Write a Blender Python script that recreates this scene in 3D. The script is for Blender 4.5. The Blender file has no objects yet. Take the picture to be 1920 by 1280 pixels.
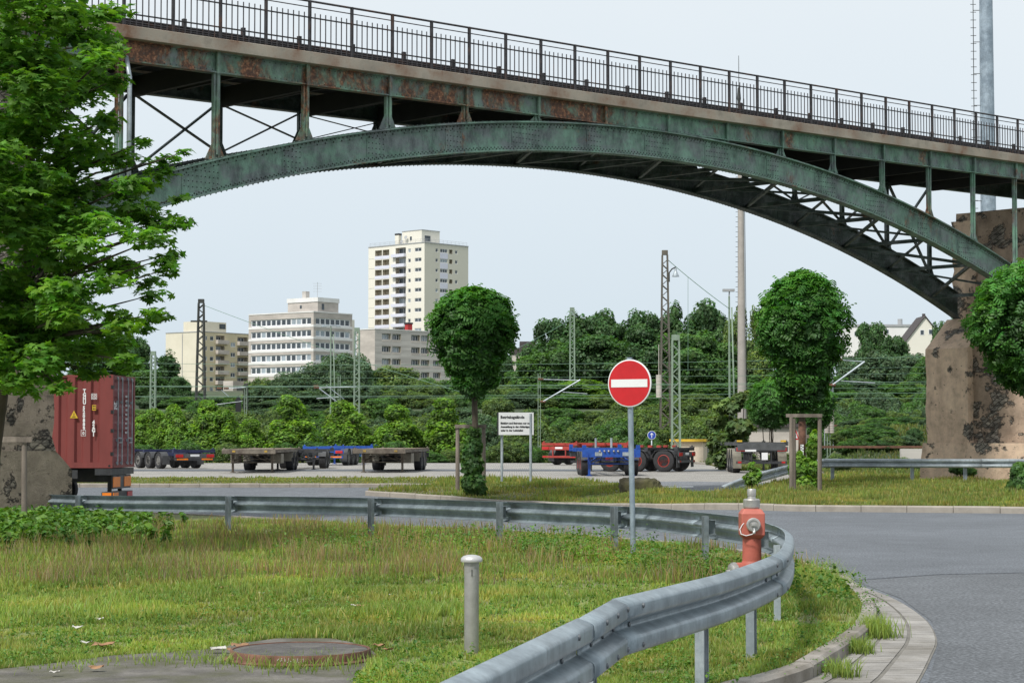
import bpy, bmesh, math, random
import numpy as np
from math import sin, cos, pi, atan, atan2, hypot, sqrt, radians, floor, ceil
from mathutils import Vector, Matrix
random.seed(7)
rng = np.random.default_rng(11)
C = bpy.context.scene.collection
sc = bpy.context.scene

# ------------------------------------------------------------------ measured camera, used to turn survey points into metres
FL, EYE, TH = 3720.0, 1.65, atan(180/3720.0)
CT, ST = cos(TH), sin(TH)
def S(t):
    t = max(0.0, min(1.0, t)); return t*t*(3-2*t)
def g(x, y):                                   # terrain height
    q = y/1.9375-.45*x-12
    h = -.024*max(0, min(15, q))*(1-S((y-57)/10))*(1-S((x+1)/7))
    h += 4.5*S((y-150)/45)+10*S((y-205)/370)
    if y > 90: h += 2.3*S((y-97)/14)*S((x/y-.155)/.02)*(1-S((y-125)/40))
    if y < 4: pass
    return h
def ray(px, py):
    x = px-960; u = 640-py
    return x, FL*CT-u*ST, FL*ST+u*CT
def P(px, py, Y):
    x, y, z = ray(px, py); t = Y/y
    return Vector((x*t, Y, EYE+z*t))
def G(px, py, off=0.0):
    x, y, z = ray(px, py); Y = 30.0
    for _ in range(60):
        gg = g(x*Y/y, Y)+off
        if z >= -1: break
        Y = .5*Y+.5*(gg-EYE)/z*y
    return Vector((x*Y/y, Y, g(x*Y/y, Y)+off))
def gnd(x, y, off=0.0): return Vector((x, y, g(x, y)+off))

# ------------------------------------------------------------------ scene graph helpers
ROOTM = {}
def tag(o, label=None, cat=None, group=None, kind=None):
    if label: o['label'] = label
    if cat: o['category'] = cat
    if group: o['group'] = group
    if kind: o['kind'] = kind
    return o
def thing(name, label, cat, loc=(0, 0, 0), rz=0.0, group=None, scale=1.0):
    o = bpy.data.objects.new(name, None); C.objects.link(o)
    o.empty_display_size = .2
    o.location = loc; o.rotation_euler = (0, 0, rz); o.scale = (scale,)*3
    return tag(o, label, cat, group)
def dup(root, loc, rz=0.0, label=None, group=None, scale=None):
    r = root.copy(); C.objects.link(r); r.location = loc; r.rotation_euler = (0, 0, rz)
    if scale: r.scale = scale if isinstance(scale, tuple) else (scale,)*3
    if label: r['label'] = label
    if group: r['group'] = group
    for ch in list(root.children):
        c = ch.copy(); C.objects.link(c); c.parent = r
        for gch in ch.children:
            d = gch.copy(); C.objects.link(d); d.parent = c
    return r
def chain(o):
    m_ = Matrix.LocRotScale(o.location, o.rotation_euler, o.scale)
    return chain(o.parent) @ m_ if o.parent else m_
def frame(a, b):
    d = (Vector(b)-Vector(a)); L = d.length; d.normalize()
    up = Vector((0, 0, 1)) if abs(d.z) < .99 else Vector((0, 1, 0))
    s = d.cross(up).normalized(); u = s.cross(d)
    return d, s, u, L
class MB:
    def __init__(s): s.v = []; s.f = []; s.m = []; s.mi = 0
    def add(s, vs, fs, mi=None):
        n = len(s.v); s.v += [tuple(p) for p in vs]; s.f += [tuple(i+n for i in f) for f in fs]
        s.m += [s.mi if mi is None else mi]*len(fs); return s
    def box(s, c, d, rz=0.0, mi=None, M=None):
        x, y, z = d[0]/2, d[1]/2, d[2]/2; cr, sr = cos(rz), sin(rz); vs = []
        for i in (-1, 1):
            for j in (-1, 1):
                for k in (-1, 1):
                    p = Vector((i*x*cr-j*y*sr, i*x*sr+j*y*cr, k*z))
                    if M: p = M @ p
                    vs.append((p.x+c[0], p.y+c[1], p.z+c[2]))
        return s.add(vs, [(0, 1, 3, 2), (4, 6, 7, 5), (0, 4, 5, 1), (2, 3, 7, 6), (0, 2, 6, 4), (1, 5, 7, 3)], mi)
    def b2(s, lo, hi, mi=None):
        return s.box([(a+b)/2 for a, b in zip(lo, hi)], [abs(b-a) for a, b in zip(lo, hi)], 0, mi)
    def beam(s, a, b, w, h, mi=None, side=None):
        a = Vector(a); b = Vector(b); d, sd, u, L = frame(a, b)
        if side is not None:
            sd = Vector(side).normalized(); u = sd.cross(d).normalized()
        vs = [p+sd*i*w/2+u*j*h/2 for p in (a, b) for i, j in ((-1, -1), (1, -1), (1, 1), (-1, 1))]
        return s.add(vs, [(0, 1, 2, 3), (7, 6, 5, 4), (0, 4, 5, 1), (1, 5, 6, 2), (2, 6, 7, 3), (3, 7, 4, 0)], mi)
    def tube(s, a, b, r, r2=None, n=10, caps=True, mi=None):
        r2 = r if r2 is None else r2
        a = Vector(a); b = Vector(b); d, sd, u, L = frame(a, b); vs = []
        for p, q in ((a, r), (b, r2)):
            for i in range(n): vs.append(p+(sd*cos(2*pi*i/n)+u*sin(2*pi*i/n))*q)
        fs = [(i, (i+1) % n, n+(i+1) % n, n+i) for i in range(n)]
        if caps: fs += [tuple(range(n-1, -1, -1)), tuple(range(n, 2*n))]
        return s.add(vs, fs, mi)
    def path(s, pts, r, n=6, mi=None, radii=None, caps=True):
        pts = [Vector(p) for p in pts]; vs = []; m = len(pts); pu = None
        for k, p in enumerate(pts):
            d = (pts[min(k+1, m-1)]-pts[max(k-1, 0)]).normalized()
            if pu is None:
                up = Vector((0, 0, 1)) if abs(d.z) < .9 else Vector((0, 1, 0)); u = d.cross(up).normalized().cross(d)
            else: u = (pu-d*pu.dot(d)).normalized()
            pu = u; sd = d.cross(u); q = radii[k] if radii else r
            for i in range(n): vs.append(p+(sd*cos(2*pi*i/n)+u*sin(2*pi*i/n))*q)
        fs = [(k*n+i, k*n+(i+1) % n, (k+1)*n+(i+1) % n, (k+1)*n+i) for k in range(m-1) for i in range(n)]
        if caps: fs += [tuple(range(n-1, -1, -1)), tuple(range((m-1)*n, m*n))]
        return s.add(vs, fs, mi)
    def lathe(s, prof, c=(0, 0, 0), n=24, axis=(0, 0, 1), mi=None):
        ax = Vector(axis).normalized(); t = Vector((1, 0, 0)) if abs(ax.x) < .9 else Vector((0, 1, 0))
        e1 = ax.cross(t).normalized(); e2 = ax.cross(e1); c = Vector(c); vs = []
        for r, h in prof:
            for i in range(n): vs.append(c+ax*h+(e1*cos(2*pi*i/n)+e2*sin(2*pi*i/n))*max(r, 1e-4))
        m = len(prof); fs = [(k*n+i, k*n+(i+1) % n, (k+1)*n+(i+1) % n, (k+1)*n+i) for k in range(m-1) for i in range(n)]
        fs += [tuple(range(n-1, -1, -1)), tuple(range((m-1)*n, m*n))]
        return s.add(vs, fs, mi)
    def prism(s, poly, o, e1, e2, ex, mi=None):          # poly in (e1,e2), extruded by vector ex
        o = Vector(o); e1 = Vector(e1); e2 = Vector(e2); ex = Vector(ex); n = len(poly)
        a = [o+e1*p[0]+e2*p[1] for p in poly]
        return s.add(a+[p+ex for p in a], [tuple(range(n-1, -1, -1)), tuple(range(n, 2*n))]+[(i, (i+1) % n, n+(i+1) % n, n+i) for i in range(n)], mi)
    def quad(s, a, b, c, d, mi=None): return s.add([a, b, c, d], [(0, 1, 2, 3)], mi)
    def build(s, name, mats, parent=None, smooth=False, bevel=0, world=False, segs=2, recalc=True, auto=None):
        me = bpy.data.meshes.new(name); vs = s.v
        if world and parent is not None:
            L = chain(parent).inverted()
            vs = [tuple(L @ Vector(p)) for p in vs]
        me.from_pydata(vs, [], s.f)
        mats = mats if isinstance(mats, (list, tuple)) else [mats]
        for m in mats: me.materials.append(m)
        if len(mats) > 1: me.polygons.foreach_set('material_index', s.m)
        if recalc:
            bm = bmesh.new(); bm.from_mesh(me); bmesh.ops.recalc_face_normals(bm, faces=bm.faces)
            bm.to_mesh(me); bm.free()
        if smooth: me.polygons.foreach_set('use_smooth', [True]*len(me.polygons))
        if smooth and auto: me.set_sharp_from_angle(angle=radians(auto))
        o = bpy.data.objects.new(name, me); C.objects.link(o)
        if parent is not None: o.parent = parent
        if bevel:
            b = o.modifiers.new('bevel', 'BEVEL'); b.width = bevel; b.segments = segs; b.limit_method = 'ANGLE'; b.angle_limit = radians(40)
        return o
def text_part(name, txt, size, M, mat, parent, align='LEFT', ext=.002, world=False, bold=0.0, sx=1.0):
    cu = bpy.data.curves.new(name, 'FONT'); cu.body = txt; cu.size = size; cu.extrude = ext; cu.align_x = align
    cu.offset = bold; cu.resolution_u = 2; cu.space_line = .95
    t = bpy.data.objects.new(name, cu); C.objects.link(t)
    me = bpy.data.meshes.new_from_object(t); bpy.data.objects.remove(t); bpy.data.curves.remove(cu)
    me.transform(M @ Matrix.Diagonal((sx, 1, 1, 1)))
    me.materials.clear(); me.materials.append(mat)
    o = bpy.data.objects.new(name, me); C.objects.link(o)
    if world and parent is not None:
        me.transform(chain(parent).inverted())
    if parent is not None: o.parent = parent
    return o
def fit_text(name, txt, width, height, o, x, y, mat, parent, bold=.004, ext=.002):
    """text whose line is exactly width wide; height = cap height"""
    t = text_part(name, txt, height/.7, Matrix.Identity(4), mat, parent, bold=bold, ext=ext)
    xs = [v.co.x for v in t.data.vertices]; k = width/(max(xs)-min(xs)); x0 = min(xs)
    t.data.transform(basis(o, x, y) @ Matrix.Diagonal((k, 1, 1, 1)) @ Matrix.Translation((-x0, 0, 0))); return t
def basis(o, x, y):                             # matrix whose local x,y axes are given, z = normal
    x = Vector(x).normalized(); y = Vector(y).normalized(); z = x.cross(y)
    M = Matrix((x, y, z)).transposed().to_4x4(); M.translation = Vector(o); return M

# ------------------------------------------------------------------ materials
def newmat(name):
    m = bpy.data.materials.new(name); m.use_nodes = True; nt = m.node_tree
    return m, nt, nt.nodes['Principled BSDF'], nt.nodes['Material Output']
def N(nt, t, **kw):
    n = nt.nodes.new(t)
    for k, v in kw.items():
        if k.startswith('i_'): n.inputs[k[2:].replace('_', ' ')].default_value = v
        else: setattr(n, k, v)
    return n
def ramp(nt, fac, stops):
    r = nt.nodes.new('ShaderNodeValToRGB'); el = r.color_ramp.elements
    while len(el) < len(stops): el.new(.5)
    for e, (p, c) in zip(el, stops):
        e.position = p; e.color = (*c, 1) if len(c) == 3 else c
    nt.links.new(fac, r.inputs[0]); return r.outputs[0]
def mixc(nt, fac, a, b, mode='MIX'):
    n = nt.nodes.new('ShaderNodeMix'); n.data_type = 'RGBA'; n.blend_type = mode
    for s, v in ((n.inputs[0], fac), (n.inputs[6], a), (n.inputs[7], b)):
        if isinstance(v, (int, float)): s.default_value = v
        elif isinstance(v, tuple): s.default_value = (*v, 1) if len(v) == 3 else v
        else: nt.links.new(v, s)
    return n.outputs[2]
def noise(nt, scale, detail=6, rough=.55, co='Object', st=None, dist=0.0):
    tc = nt.nodes.new('ShaderNodeTexCoord'); n = nt.nodes.new('ShaderNodeTexNoise')
    n.inputs['Scale'].default_value = scale; n.inputs['Detail'].default_value = detail; n.inputs['Roughness'].default_value = rough
    n.inputs['Distortion'].default_value = dist
    src = tc.outputs[co]
    if st:
        mp = nt.nodes.new('ShaderNodeMapping'); mp.inputs['Scale'].default_value = st; nt.links.new(src, mp.inputs[0]); src = mp.outputs[0]
    nt.links.new(src, n.inputs['Vector']); return n.outputs['Fac']
def bump(nt, b, h, strength=.3, dist=.02):
    n = nt.nodes.new('ShaderNodeBump'); n.inputs['Strength'].default_value = strength; n.inputs['Distance'].default_value = dist
    nt.links.new(h, n.inputs['Height']); nt.links.new(n.outputs[0], b.inputs['Normal'])
def mat(name, col, rough=.7, metal=0.0, var=.25, scale=3.0, bmp=0.0, bscale=None, dirt=None, dirtamt=.5, st=None, co='Object', dscale=None):
    """base colour broken up by two scales of noise, optional dirt colour and bump"""
    m, nt, b, o = newmat(name); c = tuple(col)
    lo = tuple(x*(1-var) for x in c); hi = tuple(min(1, x*(1+var)) for x in c)
    f = noise(nt, scale, 8, .6, co, st); cc = ramp(nt, f, [(.3, lo), (.7, hi)])
    if dirt:
        f2 = noise(nt, dscale or scale*.37, 10, .65, co, st); d0 = ramp(nt, f2, [(1-dirtamt-.12, (0, 0, 0)), (1-dirtamt+.1, (1, 1, 1))])
        cc = mixc(nt, d0, cc, tuple(dirt))
    nt.links.new(cc, b.inputs['Base Color']); b.inputs['Roughness'].default_value = rough; b.inputs['Metallic'].default_value = metal
    if bmp: bump(nt, b, noise(nt, bscale or scale*6, 6, .6, co), bmp, .02)
    return m
def foliage(name, col, var=.35, trans=.35, yel=(1.25, 1.1, .5)):
    """leaf material: tint stored per leaf in the mesh attribute 'Col' times a base green"""
    m, nt, b, o = newmat(name); nt.nodes.remove(b)
    at = N(nt, 'ShaderNodeAttribute', attribute_name='Col')
    f = noise(nt, .55, 4, .6, 'Object'); hi = tuple(min(1, x*k*1.25) for x, k in zip(col, yel)); lo = tuple(x*(1-var) for x in col)
    c = ramp(nt, f, [(.3, lo), (.52, tuple(col)), (.75, hi)])
    c = mixc(nt, 1.0, c, at.outputs['Color'], 'MULTIPLY')
    d = N(nt, 'ShaderNodeBsdfDiffuse'); t = N(nt, 'ShaderNodeBsdfTranslucent'); gl = N(nt, 'ShaderNodeBsdfGlossy'); gl.inputs['Roughness'].default_value = .55
    gl.inputs['Color'].default_value = (.5, .55, .5, 1)
    ct = mixc(nt, 1.0, c, (1.3, 1.35, .5), 'MULTIPLY')
    nt.links.new(c, d.inputs['Color']); nt.links.new(ct, t.inputs['Color'])
    m1 = N(nt, 'ShaderNodeMixShader'); m1.inputs[0].default_value = trans; nt.links.new(d.outputs[0], m1.inputs[1]); nt.links.new(t.outputs[0], m1.inputs[2])
    m2 = N(nt, 'ShaderNodeMixShader'); m2.inputs[0].default_value = .05; nt.links.new(m1.outputs[0], m2.inputs[1]); nt.links.new(gl.outputs[0], m2.inputs[2])
    nt.links.new(m2.outputs[0], o.inputs['Surface']); return m
M = {}
def painted_iron(name, green, rustamt, streak=True, dark=1.0):
    m, nt, b, o = newmat(name)
    base = ramp(nt, noise(nt, 1.3, 8, .6), [(.3, tuple(x*.62*dark for x in green)), (.5, tuple(x*dark for x in green)), (.72, tuple(x*1.45*dark for x in green))])
    grey = ramp(nt, noise(nt, 1.1, 12, .74, 'Object', (1, 1, 1.6), .3), [(.44, (0, 0, 0)), (.60, (.9, .9, .9))])
    c = mixc(nt, grey, base, tuple(x*dark for x in (.165, .19, .195)))
    c = mixc(nt, 1.0, c, ramp(nt, noise(nt, 2.6, 12, .78, 'Object', (1, 1, .5)), [(.36, (.40, .40, .42)), (.54, (1, 1, 1)), (.70, (1.25, 1.25, 1.2))]), 'MULTIPLY')
    r = noise(nt, .85, 12, .72, 'Object', (1.0, 1.0, .55), .3); rm = ramp(nt, r, [(1-rustamt-.05, (0, 0, 0)), (1-rustamt+.04, (1, 1, 1))])
    rc = ramp(nt, noise(nt, 9, 8, .7), [(.3, (.035, .016, .010)), (.5, (.12, .052, .026)), (.60, (.30, .125, .055)), (.72, (.52, .34, .22))])
    c = mixc(nt, rm, c, rc)
    w = ramp(nt, noise(nt, 6, 8, .75, 'Object', (1, 1, .25)), [(.70, (0, 0, 0)), (.76, (.6, .6, .6))]); c = mixc(nt, w, c, (.33, .34, .29))
    nt.links.new(c, b.inputs['Base Color']); b.inputs['Roughness'].default_value = .62
    bump(nt, b, noise(nt, 14, 8, .7), .35, .02); return m
M['iron'] = painted_iron('green_iron', (.12, .215, .16), .42)
M['iron_rusty'] = painted_iron('green_iron_rusty', (.15, .255, .18), .495)
M['iron_right'] = painted_iron('green_iron_clean', (.15, .29, .205), .385)
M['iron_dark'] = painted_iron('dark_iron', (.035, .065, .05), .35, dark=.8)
M['deck_conc'] = mat('edge_concrete', (.36, .315, .255), .85, 0, .3, 2.2, .4, 30, (.19, .10, .06), .42, dscale=1.1)
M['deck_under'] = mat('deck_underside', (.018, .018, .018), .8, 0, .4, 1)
M['rail_iron'] = mat('railing_iron', (.035, .033, .036), .6, .2, .5, 6, .1, 40, (.10, .045, .025), .35)
M['galv_b'] = None
def galv(name, col, var=.2, rough=.42):
    m, nt, b, o = newmat(name); v = nt.nodes.new('ShaderNodeTexVoronoi'); v.inputs['Scale'].default_value = 26
    tc = nt.nodes.new('ShaderNodeTexCoord'); nt.links.new(tc.outputs['Object'], v.inputs['Vector'])
    f = noise(nt, 4, 8, .65); c = ramp(nt, f, [(.3, tuple(x*(1-var) for x in col)), (.7, tuple(x*(1+var) for x in col))])
    bw_ = nt.nodes.new('ShaderNodeRGBToBW'); nt.links.new(v.outputs['Color'], bw_.inputs[0]); c = mixc(nt, .35, c, ramp(nt, bw_.outputs[0], [(.2, (.36, .36, .36)), (.8, (.64, .64, .64))]), 'SOFT_LIGHT')
    dk_ = ramp(nt, noise(nt, 1.6, 8, .7), [(.38, (.62, .64, .66)), (.6, (1, 1, 1))]); c = mixc(nt, 1.0, c, dk_, 'MULTIPLY')
    s1 = noise(nt, 16, 6, .7, 'Object', (1, 1, .18)); st = ramp(nt, s1, [(.53, (0, 0, 0)), (.68, (.55, .55, .55))]); c = mixc(nt, st, c, tuple(x*.45 for x in col))
    nt.links.new(c, b.inputs['Base Color']); b.inputs['Metallic'].default_value = .28; b.inputs['Roughness'].default_value = rough
    bump(nt, b, noise(nt, 30, 5, .6), .08, .01); return m
M['galv'] = galv('galvanised_steel', (.29, .345, .375), .25, .38)
M['galv_post'] = galv('galvanised_post', (.27, .31, .33))
M['galv_light'] = galv('galvanised_light', (.42, .47, .50), .15)
M['bolt'] = mat('bolt_steel', (.16, .17, .18), .5, .6)
def stone(name, plaster, bare, amt, sc_=.32, bs=1.0, dk=1.0):
    m, nt, b, o = newmat(name)
    p = ramp(nt, noise(nt, 1.6, 10, .7), [(.25, tuple(x*.5 for x in plaster)), (.5, plaster), (.75, tuple(min(1, x*1.35) for x in plaster))])
    st = ramp(nt, noise(nt, .7, 8, .65, 'Object', (1, 1, .22)), [(.42, (1, 1, 1)), (.68, (.58, .56, .54))]); p = mixc(nt, 1.0, p, st, 'MULTIPLY')
    br = ramp(nt, noise(nt, 3.2, 12, .75, 'Object', (1, 1, 3.2), .4), [(.34, tuple(x*.10 for x in bare)), (.5, bare), (.66, tuple(x*2.6 for x in bare))])
    nn = noise(nt, sc_, 15, .70, 'Object', (1, 1, 1.25), .2); msk = ramp(nt, nn, [(1-amt-.006, (0, 0, 0)), (1-amt+.006, (1, 1, 1))])
    edge = ramp(nt, nn, [(1-amt-.028, (0, 0, 0)), (1-amt-.005, (1, 1, 1)), (1-amt+.008, (0, 0, 0))])
    tcb = nt.nodes.new('ShaderNodeTexCoord'); mpb = nt.nodes.new('ShaderNodeMapping'); mpb.inputs['Rotation'].default_value = (radians(90), 0, radians(44)); bk = nt.nodes.new('ShaderNodeTexBrick'); nt.links.new(tcb.outputs['Object'], mpb.inputs[0]); wn = nt.nodes.new('ShaderNodeVectorMath'); wn.operation = 'MULTIPLY_ADD'; n3 = nt.nodes.new('ShaderNodeTexNoise'); n3.inputs['Scale'].default_value = 2.4; nt.links.new(tcb.outputs['Object'], n3.inputs['Vector']); nt.links.new(n3.outputs['Color'], wn.inputs[0]); wn.inputs[1].default_value = (.16, .16, .16); nt.links.new(mpb.outputs[0], wn.inputs[2]); nt.links.new(wn.outputs[0], bk.inputs['Vector'])
    bk.inputs['Scale'].default_value = 1; bk.inputs['Brick Width'].default_value = .42; bk.inputs['Row Height'].default_value = .13; bk.inputs['Mortar Size'].default_value = .016; bk.inputs['Color1'].default_value = (.7, .7, .7, 1); bk.inputs['Color2'].default_value = (1.5, 1.45, 1.35, 1); bk.inputs['Mortar'].default_value = (.28, .26, .24, 1)
    br = mixc(nt, .85, br, bk.outputs['Color'], 'MULTIPLY')
    c = mixc(nt, msk, p, br); c = mixc(nt, edge, c, (.045, .038, .032)); pit = ramp(nt, noise(nt, 9, 4, .5), [(.27, (.25, .25, .25)), (.34, (1, 1, 1))]); c = mixc(nt, 1.0, c, pit, 'MULTIPLY')
    nt.links.new(c, b.inputs['Base Color']); b.inputs['Roughness'].default_value = .95
    h = nt.nodes.new('ShaderNodeMath'); h.operation = 'MULTIPLY_ADD'; nt.links.new(noise(nt, 14, 12, .85), h.inputs[0]); h.inputs[1].default_value = 1.1; 
    inv = nt.nodes.new('ShaderNodeMath'); inv.operation = 'MULTIPLY'; nt.links.new(msk, inv.inputs[0]); inv.inputs[1].default_value = -.8
    nt.links.new(inv.outputs[0], h.inputs[2]); bump(nt, b, h.outputs[0], bs, .08); return m
M['pier_r'] = stone('pier_plaster', (.78, .58, .42), (.20, .185, .16), .43, .75, 1.0)
M['pier_rd'] = stone('pier_plaster_stain_shade', (.52, .39, .29), (.20, .18, .155), .45, .7, 1.0)  # plaster copy darkened for stains and for painted shade of recess and bridge
M['pier_l'] = stone('pier_rough', (.52, .43, .34), (.26, .235, .20), .50, .5, 1.5)
M['pier_lb'] = stone('pier_base_rough', (.50, .42, .32), (.30, .27, .22), .43, .8, 1.6)
def asphalt(name, col, cracks=0.0, gs=160):
    m, nt, b, o = newmat(name)
    f = noise(nt, gs, 3, .6); f2 = noise(nt, .25, 8, .6); f3 = noise(nt, 1.7, 8, .7)
    c = ramp(nt, f, [(.30, tuple(x*.45 for x in col)), (.5, col), (.70, tuple(x*1.9 for x in col))])
    c = mixc(nt, 1.0, c, ramp(nt, f2, [(.3, (.80, .80, .80)), (.7, (1.12, 1.12, 1.12))]), 'MULTIPLY')
    c = mixc(nt, 1.0, c, ramp(nt, f3, [(.3, (.80, .80, .80)), (.7, (1.10, 1.10, 1.10))]), 'MULTIPLY')
    nt.links.new(c, b.inputs['Base Color']); b.inputs['Roughness'].default_value = .82; bump(nt, b, f, .5, .012); return m
M['asphalt'] = asphalt('asphalt', (.128, .140, .156), gs=34)
M['asphalt_far'] = asphalt('asphalt_far', (.17, .18, .195), gs=20)
M['asphalt_dark'] = asphalt('asphalt_seam', (.09, .10, .115), gs=20)
def pavers(name, col, bw, bh, rot=0.0, mort=.02):
    m, nt, b, o = newmat(name); tc = nt.nodes.new('ShaderNodeTexCoord'); mp = nt.nodes.new('ShaderNodeMapping'); mp.inputs['Rotation'].default_value = (0, 0, rot)
    br = nt.nodes.new('ShaderNodeTexBrick'); nt.links.new(tc.outputs['UV' if rot is None else 'Object'], mp.inputs[0]); nt.links.new(mp.outputs[0], br.inputs['Vector'])
    br.inputs['Scale'].default_value = 1; br.inputs['Brick Width'].default_value = bw; br.inputs['Row Height'].default_value = bh; br.inputs['Mortar Size'].default_value = mort
    br.inputs['Color1'].default_value = (*[x*.88 for x in col], 1); br.inputs['Color2'].default_value = (*[x*1.12 for x in col], 1); br.inputs['Mortar'].default_value = (*[x*.38 for x in col], 1)
    c = mixc(nt, 1.0, br.outputs['Color'], ramp(nt, noise(nt, .6, 10, .65), [(.3, (.72, .72, .70)), (.7, (1.15, 1.13, 1.1))]), 'MULTIPLY')
    nt.links.new(c, b.inputs['Base Color']); b.inputs['Roughness'].default_value = .9; bump(nt, b, noise(nt, 40, 5, .6), .3, .01); return m
M['pavers'] = pavers('yard_pavers', (.40, .385, .36), .22, .11)
M['kerb'] = mat('kerb_concrete', (.30, .275, .245), .9, 0, .3, 2.5, .35, 45, (.14, .12, .09), .40)
M['kerb_far'] = mat('kerb_far_concrete', (.31, .28, .24), .9, 0, .2, 3, .2, 30)
M['gutter'] = mat('gutter_stone', (.30, .285, .265), .92, 0, .28, 3, .4, 50, (.17, .155, .13), .42)
M['joint'] = mat('gutter_joint', (.17, .16, .14), .95)
M['slab'] = mat('old_concrete', (.135, .125, .112), .95, 0, .45, 3.6, 1.0, 26, (.085, .085, .045), .47, dscale=2.2)
M['soil'] = mat('grass_soil', (.17, .20, .06), .95, 0, .45, .8, .4, 20, (.13, .12, .06), .45, co='Object')
M['soil2'] = mat('verge_soil', (.105, .125, .045), .95, 0, .45, .8, .4, 20, (.15, .125, .075), .45)
M['wild'] = mat('wild_ground', (.10, .12, .045), .95, 0, .5, .12, .3, 3, (.16, .13, .08), .45)
M['embank'] = mat('embankment', (.045, .068, .025), .95, 0, .5, .10, .3, 3, (.085, .066, .045), .36)
M['wood'] = mat('weathered_wood', (.22, .185, .155), .9, 0, .45, 4, .5, 30, (.08, .065, .05), .45, st=(1, 1, .15))
M['bark'] = mat('bark', (.10, .075, .055), .95, 0, .5, 7, .8, 25, (.05, .045, .03), .5, st=(1, 1, .3))
M['white'] = mat('white_paint', (.75, .76, .77), .5, 0, .06, 4)
M['black'] = mat('black_paint', (.015, .015, .017), .5, 0, .3, 4)
M['rubber'] = mat('tyre_rubber', (.028, .028, .030), .85, 0, .35, 6)
M['red_sign'] = mat('red_sheeting', (.52, .012, .018), .38, 0, .10, 5)
M['blue_sign'] = mat('blue_sheeting', (.02, .06, .36), .4, 0, .1, 5)
M['hyd_red'] = mat('hydrant_red', (.41, .105, .075), .55, 0, .16, 6, .12, 40, (.46, .14, .10), .42)
M['steel'] = mat('cast_aluminium', (.42, .41, .39), .42, .6, .15, 9, .15, 60, (.24, .23, .21), .35)
M['cont'] = mat('container_red', (.195, .040, .036), .6, 0, .2, 1.5, .08, 20, (.105, .020, .022), .38, st=(1, 1, .3))
M['cont_d'] = mat('container_door_red', (.20, .036, .042), .6, 0, .25, 2)
M['yellow'] = mat('yellow_paint', (.62, .40, .03), .5, 0, .1, 5)
M['amber'] = mat('amber_reflector', (.80, .22, .02), .35, 0, .15, 8)
M['redlamp'] = mat('red_lamp', (.45, .02, .02), .3, 0, .2, 8)
M['chassis_k'] = mat('chassis_black', (.03, .032, .036), .55, 0, .4, 4, 0, None, (.08, .07, .06), .35)
M['chassis_g'] = mat('chassis_grey', (.075, .08, .085), .6, 0, .3, 4)
M['chassis_o'] = mat('chassis_dirty', (.17, .15, .12), .85, 0, .45, 3, .2, 20, (.07, .05, .04), .45)
M['chassis_b'] = mat('chassis_blue', (.014, .07, .33), .42, 0, .22, 4, 0, None, (.02, .05, .2), .3)
M['chassis_n'] = mat('chassis_navy', (.018, .025, .07), .5, 0, .3, 4)
M['chassis_r'] = mat('chassis_red', (.33, .04, .03), .5, 0, .22, 4)
M['deckwood'] = mat('deck_boards', (.27, .215, .16), .9, 0, .45, 3, .2, 20, (.12, .08, .05), .42)
M['rim_s'] = mat('rim_steel', (.26, .25, .23), .5, .4, .25, 6)
M['mud'] = mat('mudguard', (.06, .062, .065), .7, 0, .3, 4)
M['mud_o'] = mat('mudguard_dirty', (.20, .185, .15), .85, 0, .3, 4)
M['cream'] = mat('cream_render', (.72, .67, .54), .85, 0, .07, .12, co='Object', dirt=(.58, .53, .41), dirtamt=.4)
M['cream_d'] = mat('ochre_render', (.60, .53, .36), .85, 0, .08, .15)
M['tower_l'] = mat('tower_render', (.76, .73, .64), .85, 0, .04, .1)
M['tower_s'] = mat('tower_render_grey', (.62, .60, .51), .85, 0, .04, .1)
M['tower_p'] = mat('pale_panel', (.66, .67, .76), .8, 0, .05, .3)
M['conc_w'] = mat('ribbed_concrete', (.50, .455, .41), .9, 0, .18, .25, .3, 6, (.40, .365, .33), .42, st=(1, 1, 3))
M['conc_w2'] = mat('grey_concrete_wall', (.50, .475, .44), .9, 0, .2, .25, .3, 6, (.31, .29, .27), .42, st=(.3, .3, 4))
M['band'] = mat('white_band', (.76, .75, .73), .85, 0, .08, .3)
M['glass'] = mat('window_glass', (.06, .075, .09), .15, 0, .5, .6, co='Object')
M['glass2'] = mat('window_glass_pale', (.30, .35, .39), .2, 0, .35, .5)
M['recess'] = mat('loggia_wall', (.42, .38, .30), .9, 0, .15, .4)
M['roof_dark'] = mat('dark_roof', (.06, .05, .05), .8, 0, .3, 2)
M['roof_red'] = mat('red_roof', (.40, .03, .03), .75, 0, .2, 1)
M['roof_grey'] = mat('grey_roof', (.35, .36, .37), .8, 0, .1, 1)
M['lattice_g'] = mat('mast_green', (.22, .29, .22), .7, .1, .2, 3, 0, None, (.12, .12, .09), .3)
M['lattice_k'] = mat('mast_dark', (.045, .048, .045), .7, .2, .4, 3)
M['lattice_r'] = mat('mast_rusty', (.12, .11, .09), .7, .2, .4, 1)
M['mast_c'] = mat('mast_concrete', (.38, .35, .32), .85, 0, .14, 1.5, .15, 12, (.30, .28, .26), .4)
M['mast_z'] = galv('mast_galvanised', (.34, .41, .47), .2)
M['wire'] = mat('wire', (.15, .26, .19), .5, .1, .1, 1)
M['rust'] = mat('rust', (.155, .075, .048), .85, 0, .4, 8, .4, 30, (.09, .045, .03), .4)
M['moss'] = mat('boulder_moss', (.075, .066, .04), .98, 0, .6, 3.5, 1.0, 12, (.12, .115, .045), .45)
M['lid'] = mat('shaft_lid', (.085, .08, .075), .9, 0, .4, 12, .5, 60, (.16, .15, .13), .36)
M['chalk'] = mat('chalk', (.55, .53, .50), .95, 0, .2, 9)
M['hut'] = mat('hut_render', (.70, .60, .47), .85, 0, .08, 1)
M['brown'] = mat('dry_leaf', (.30, .17, .09), .9, 0, .4, 8)
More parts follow.
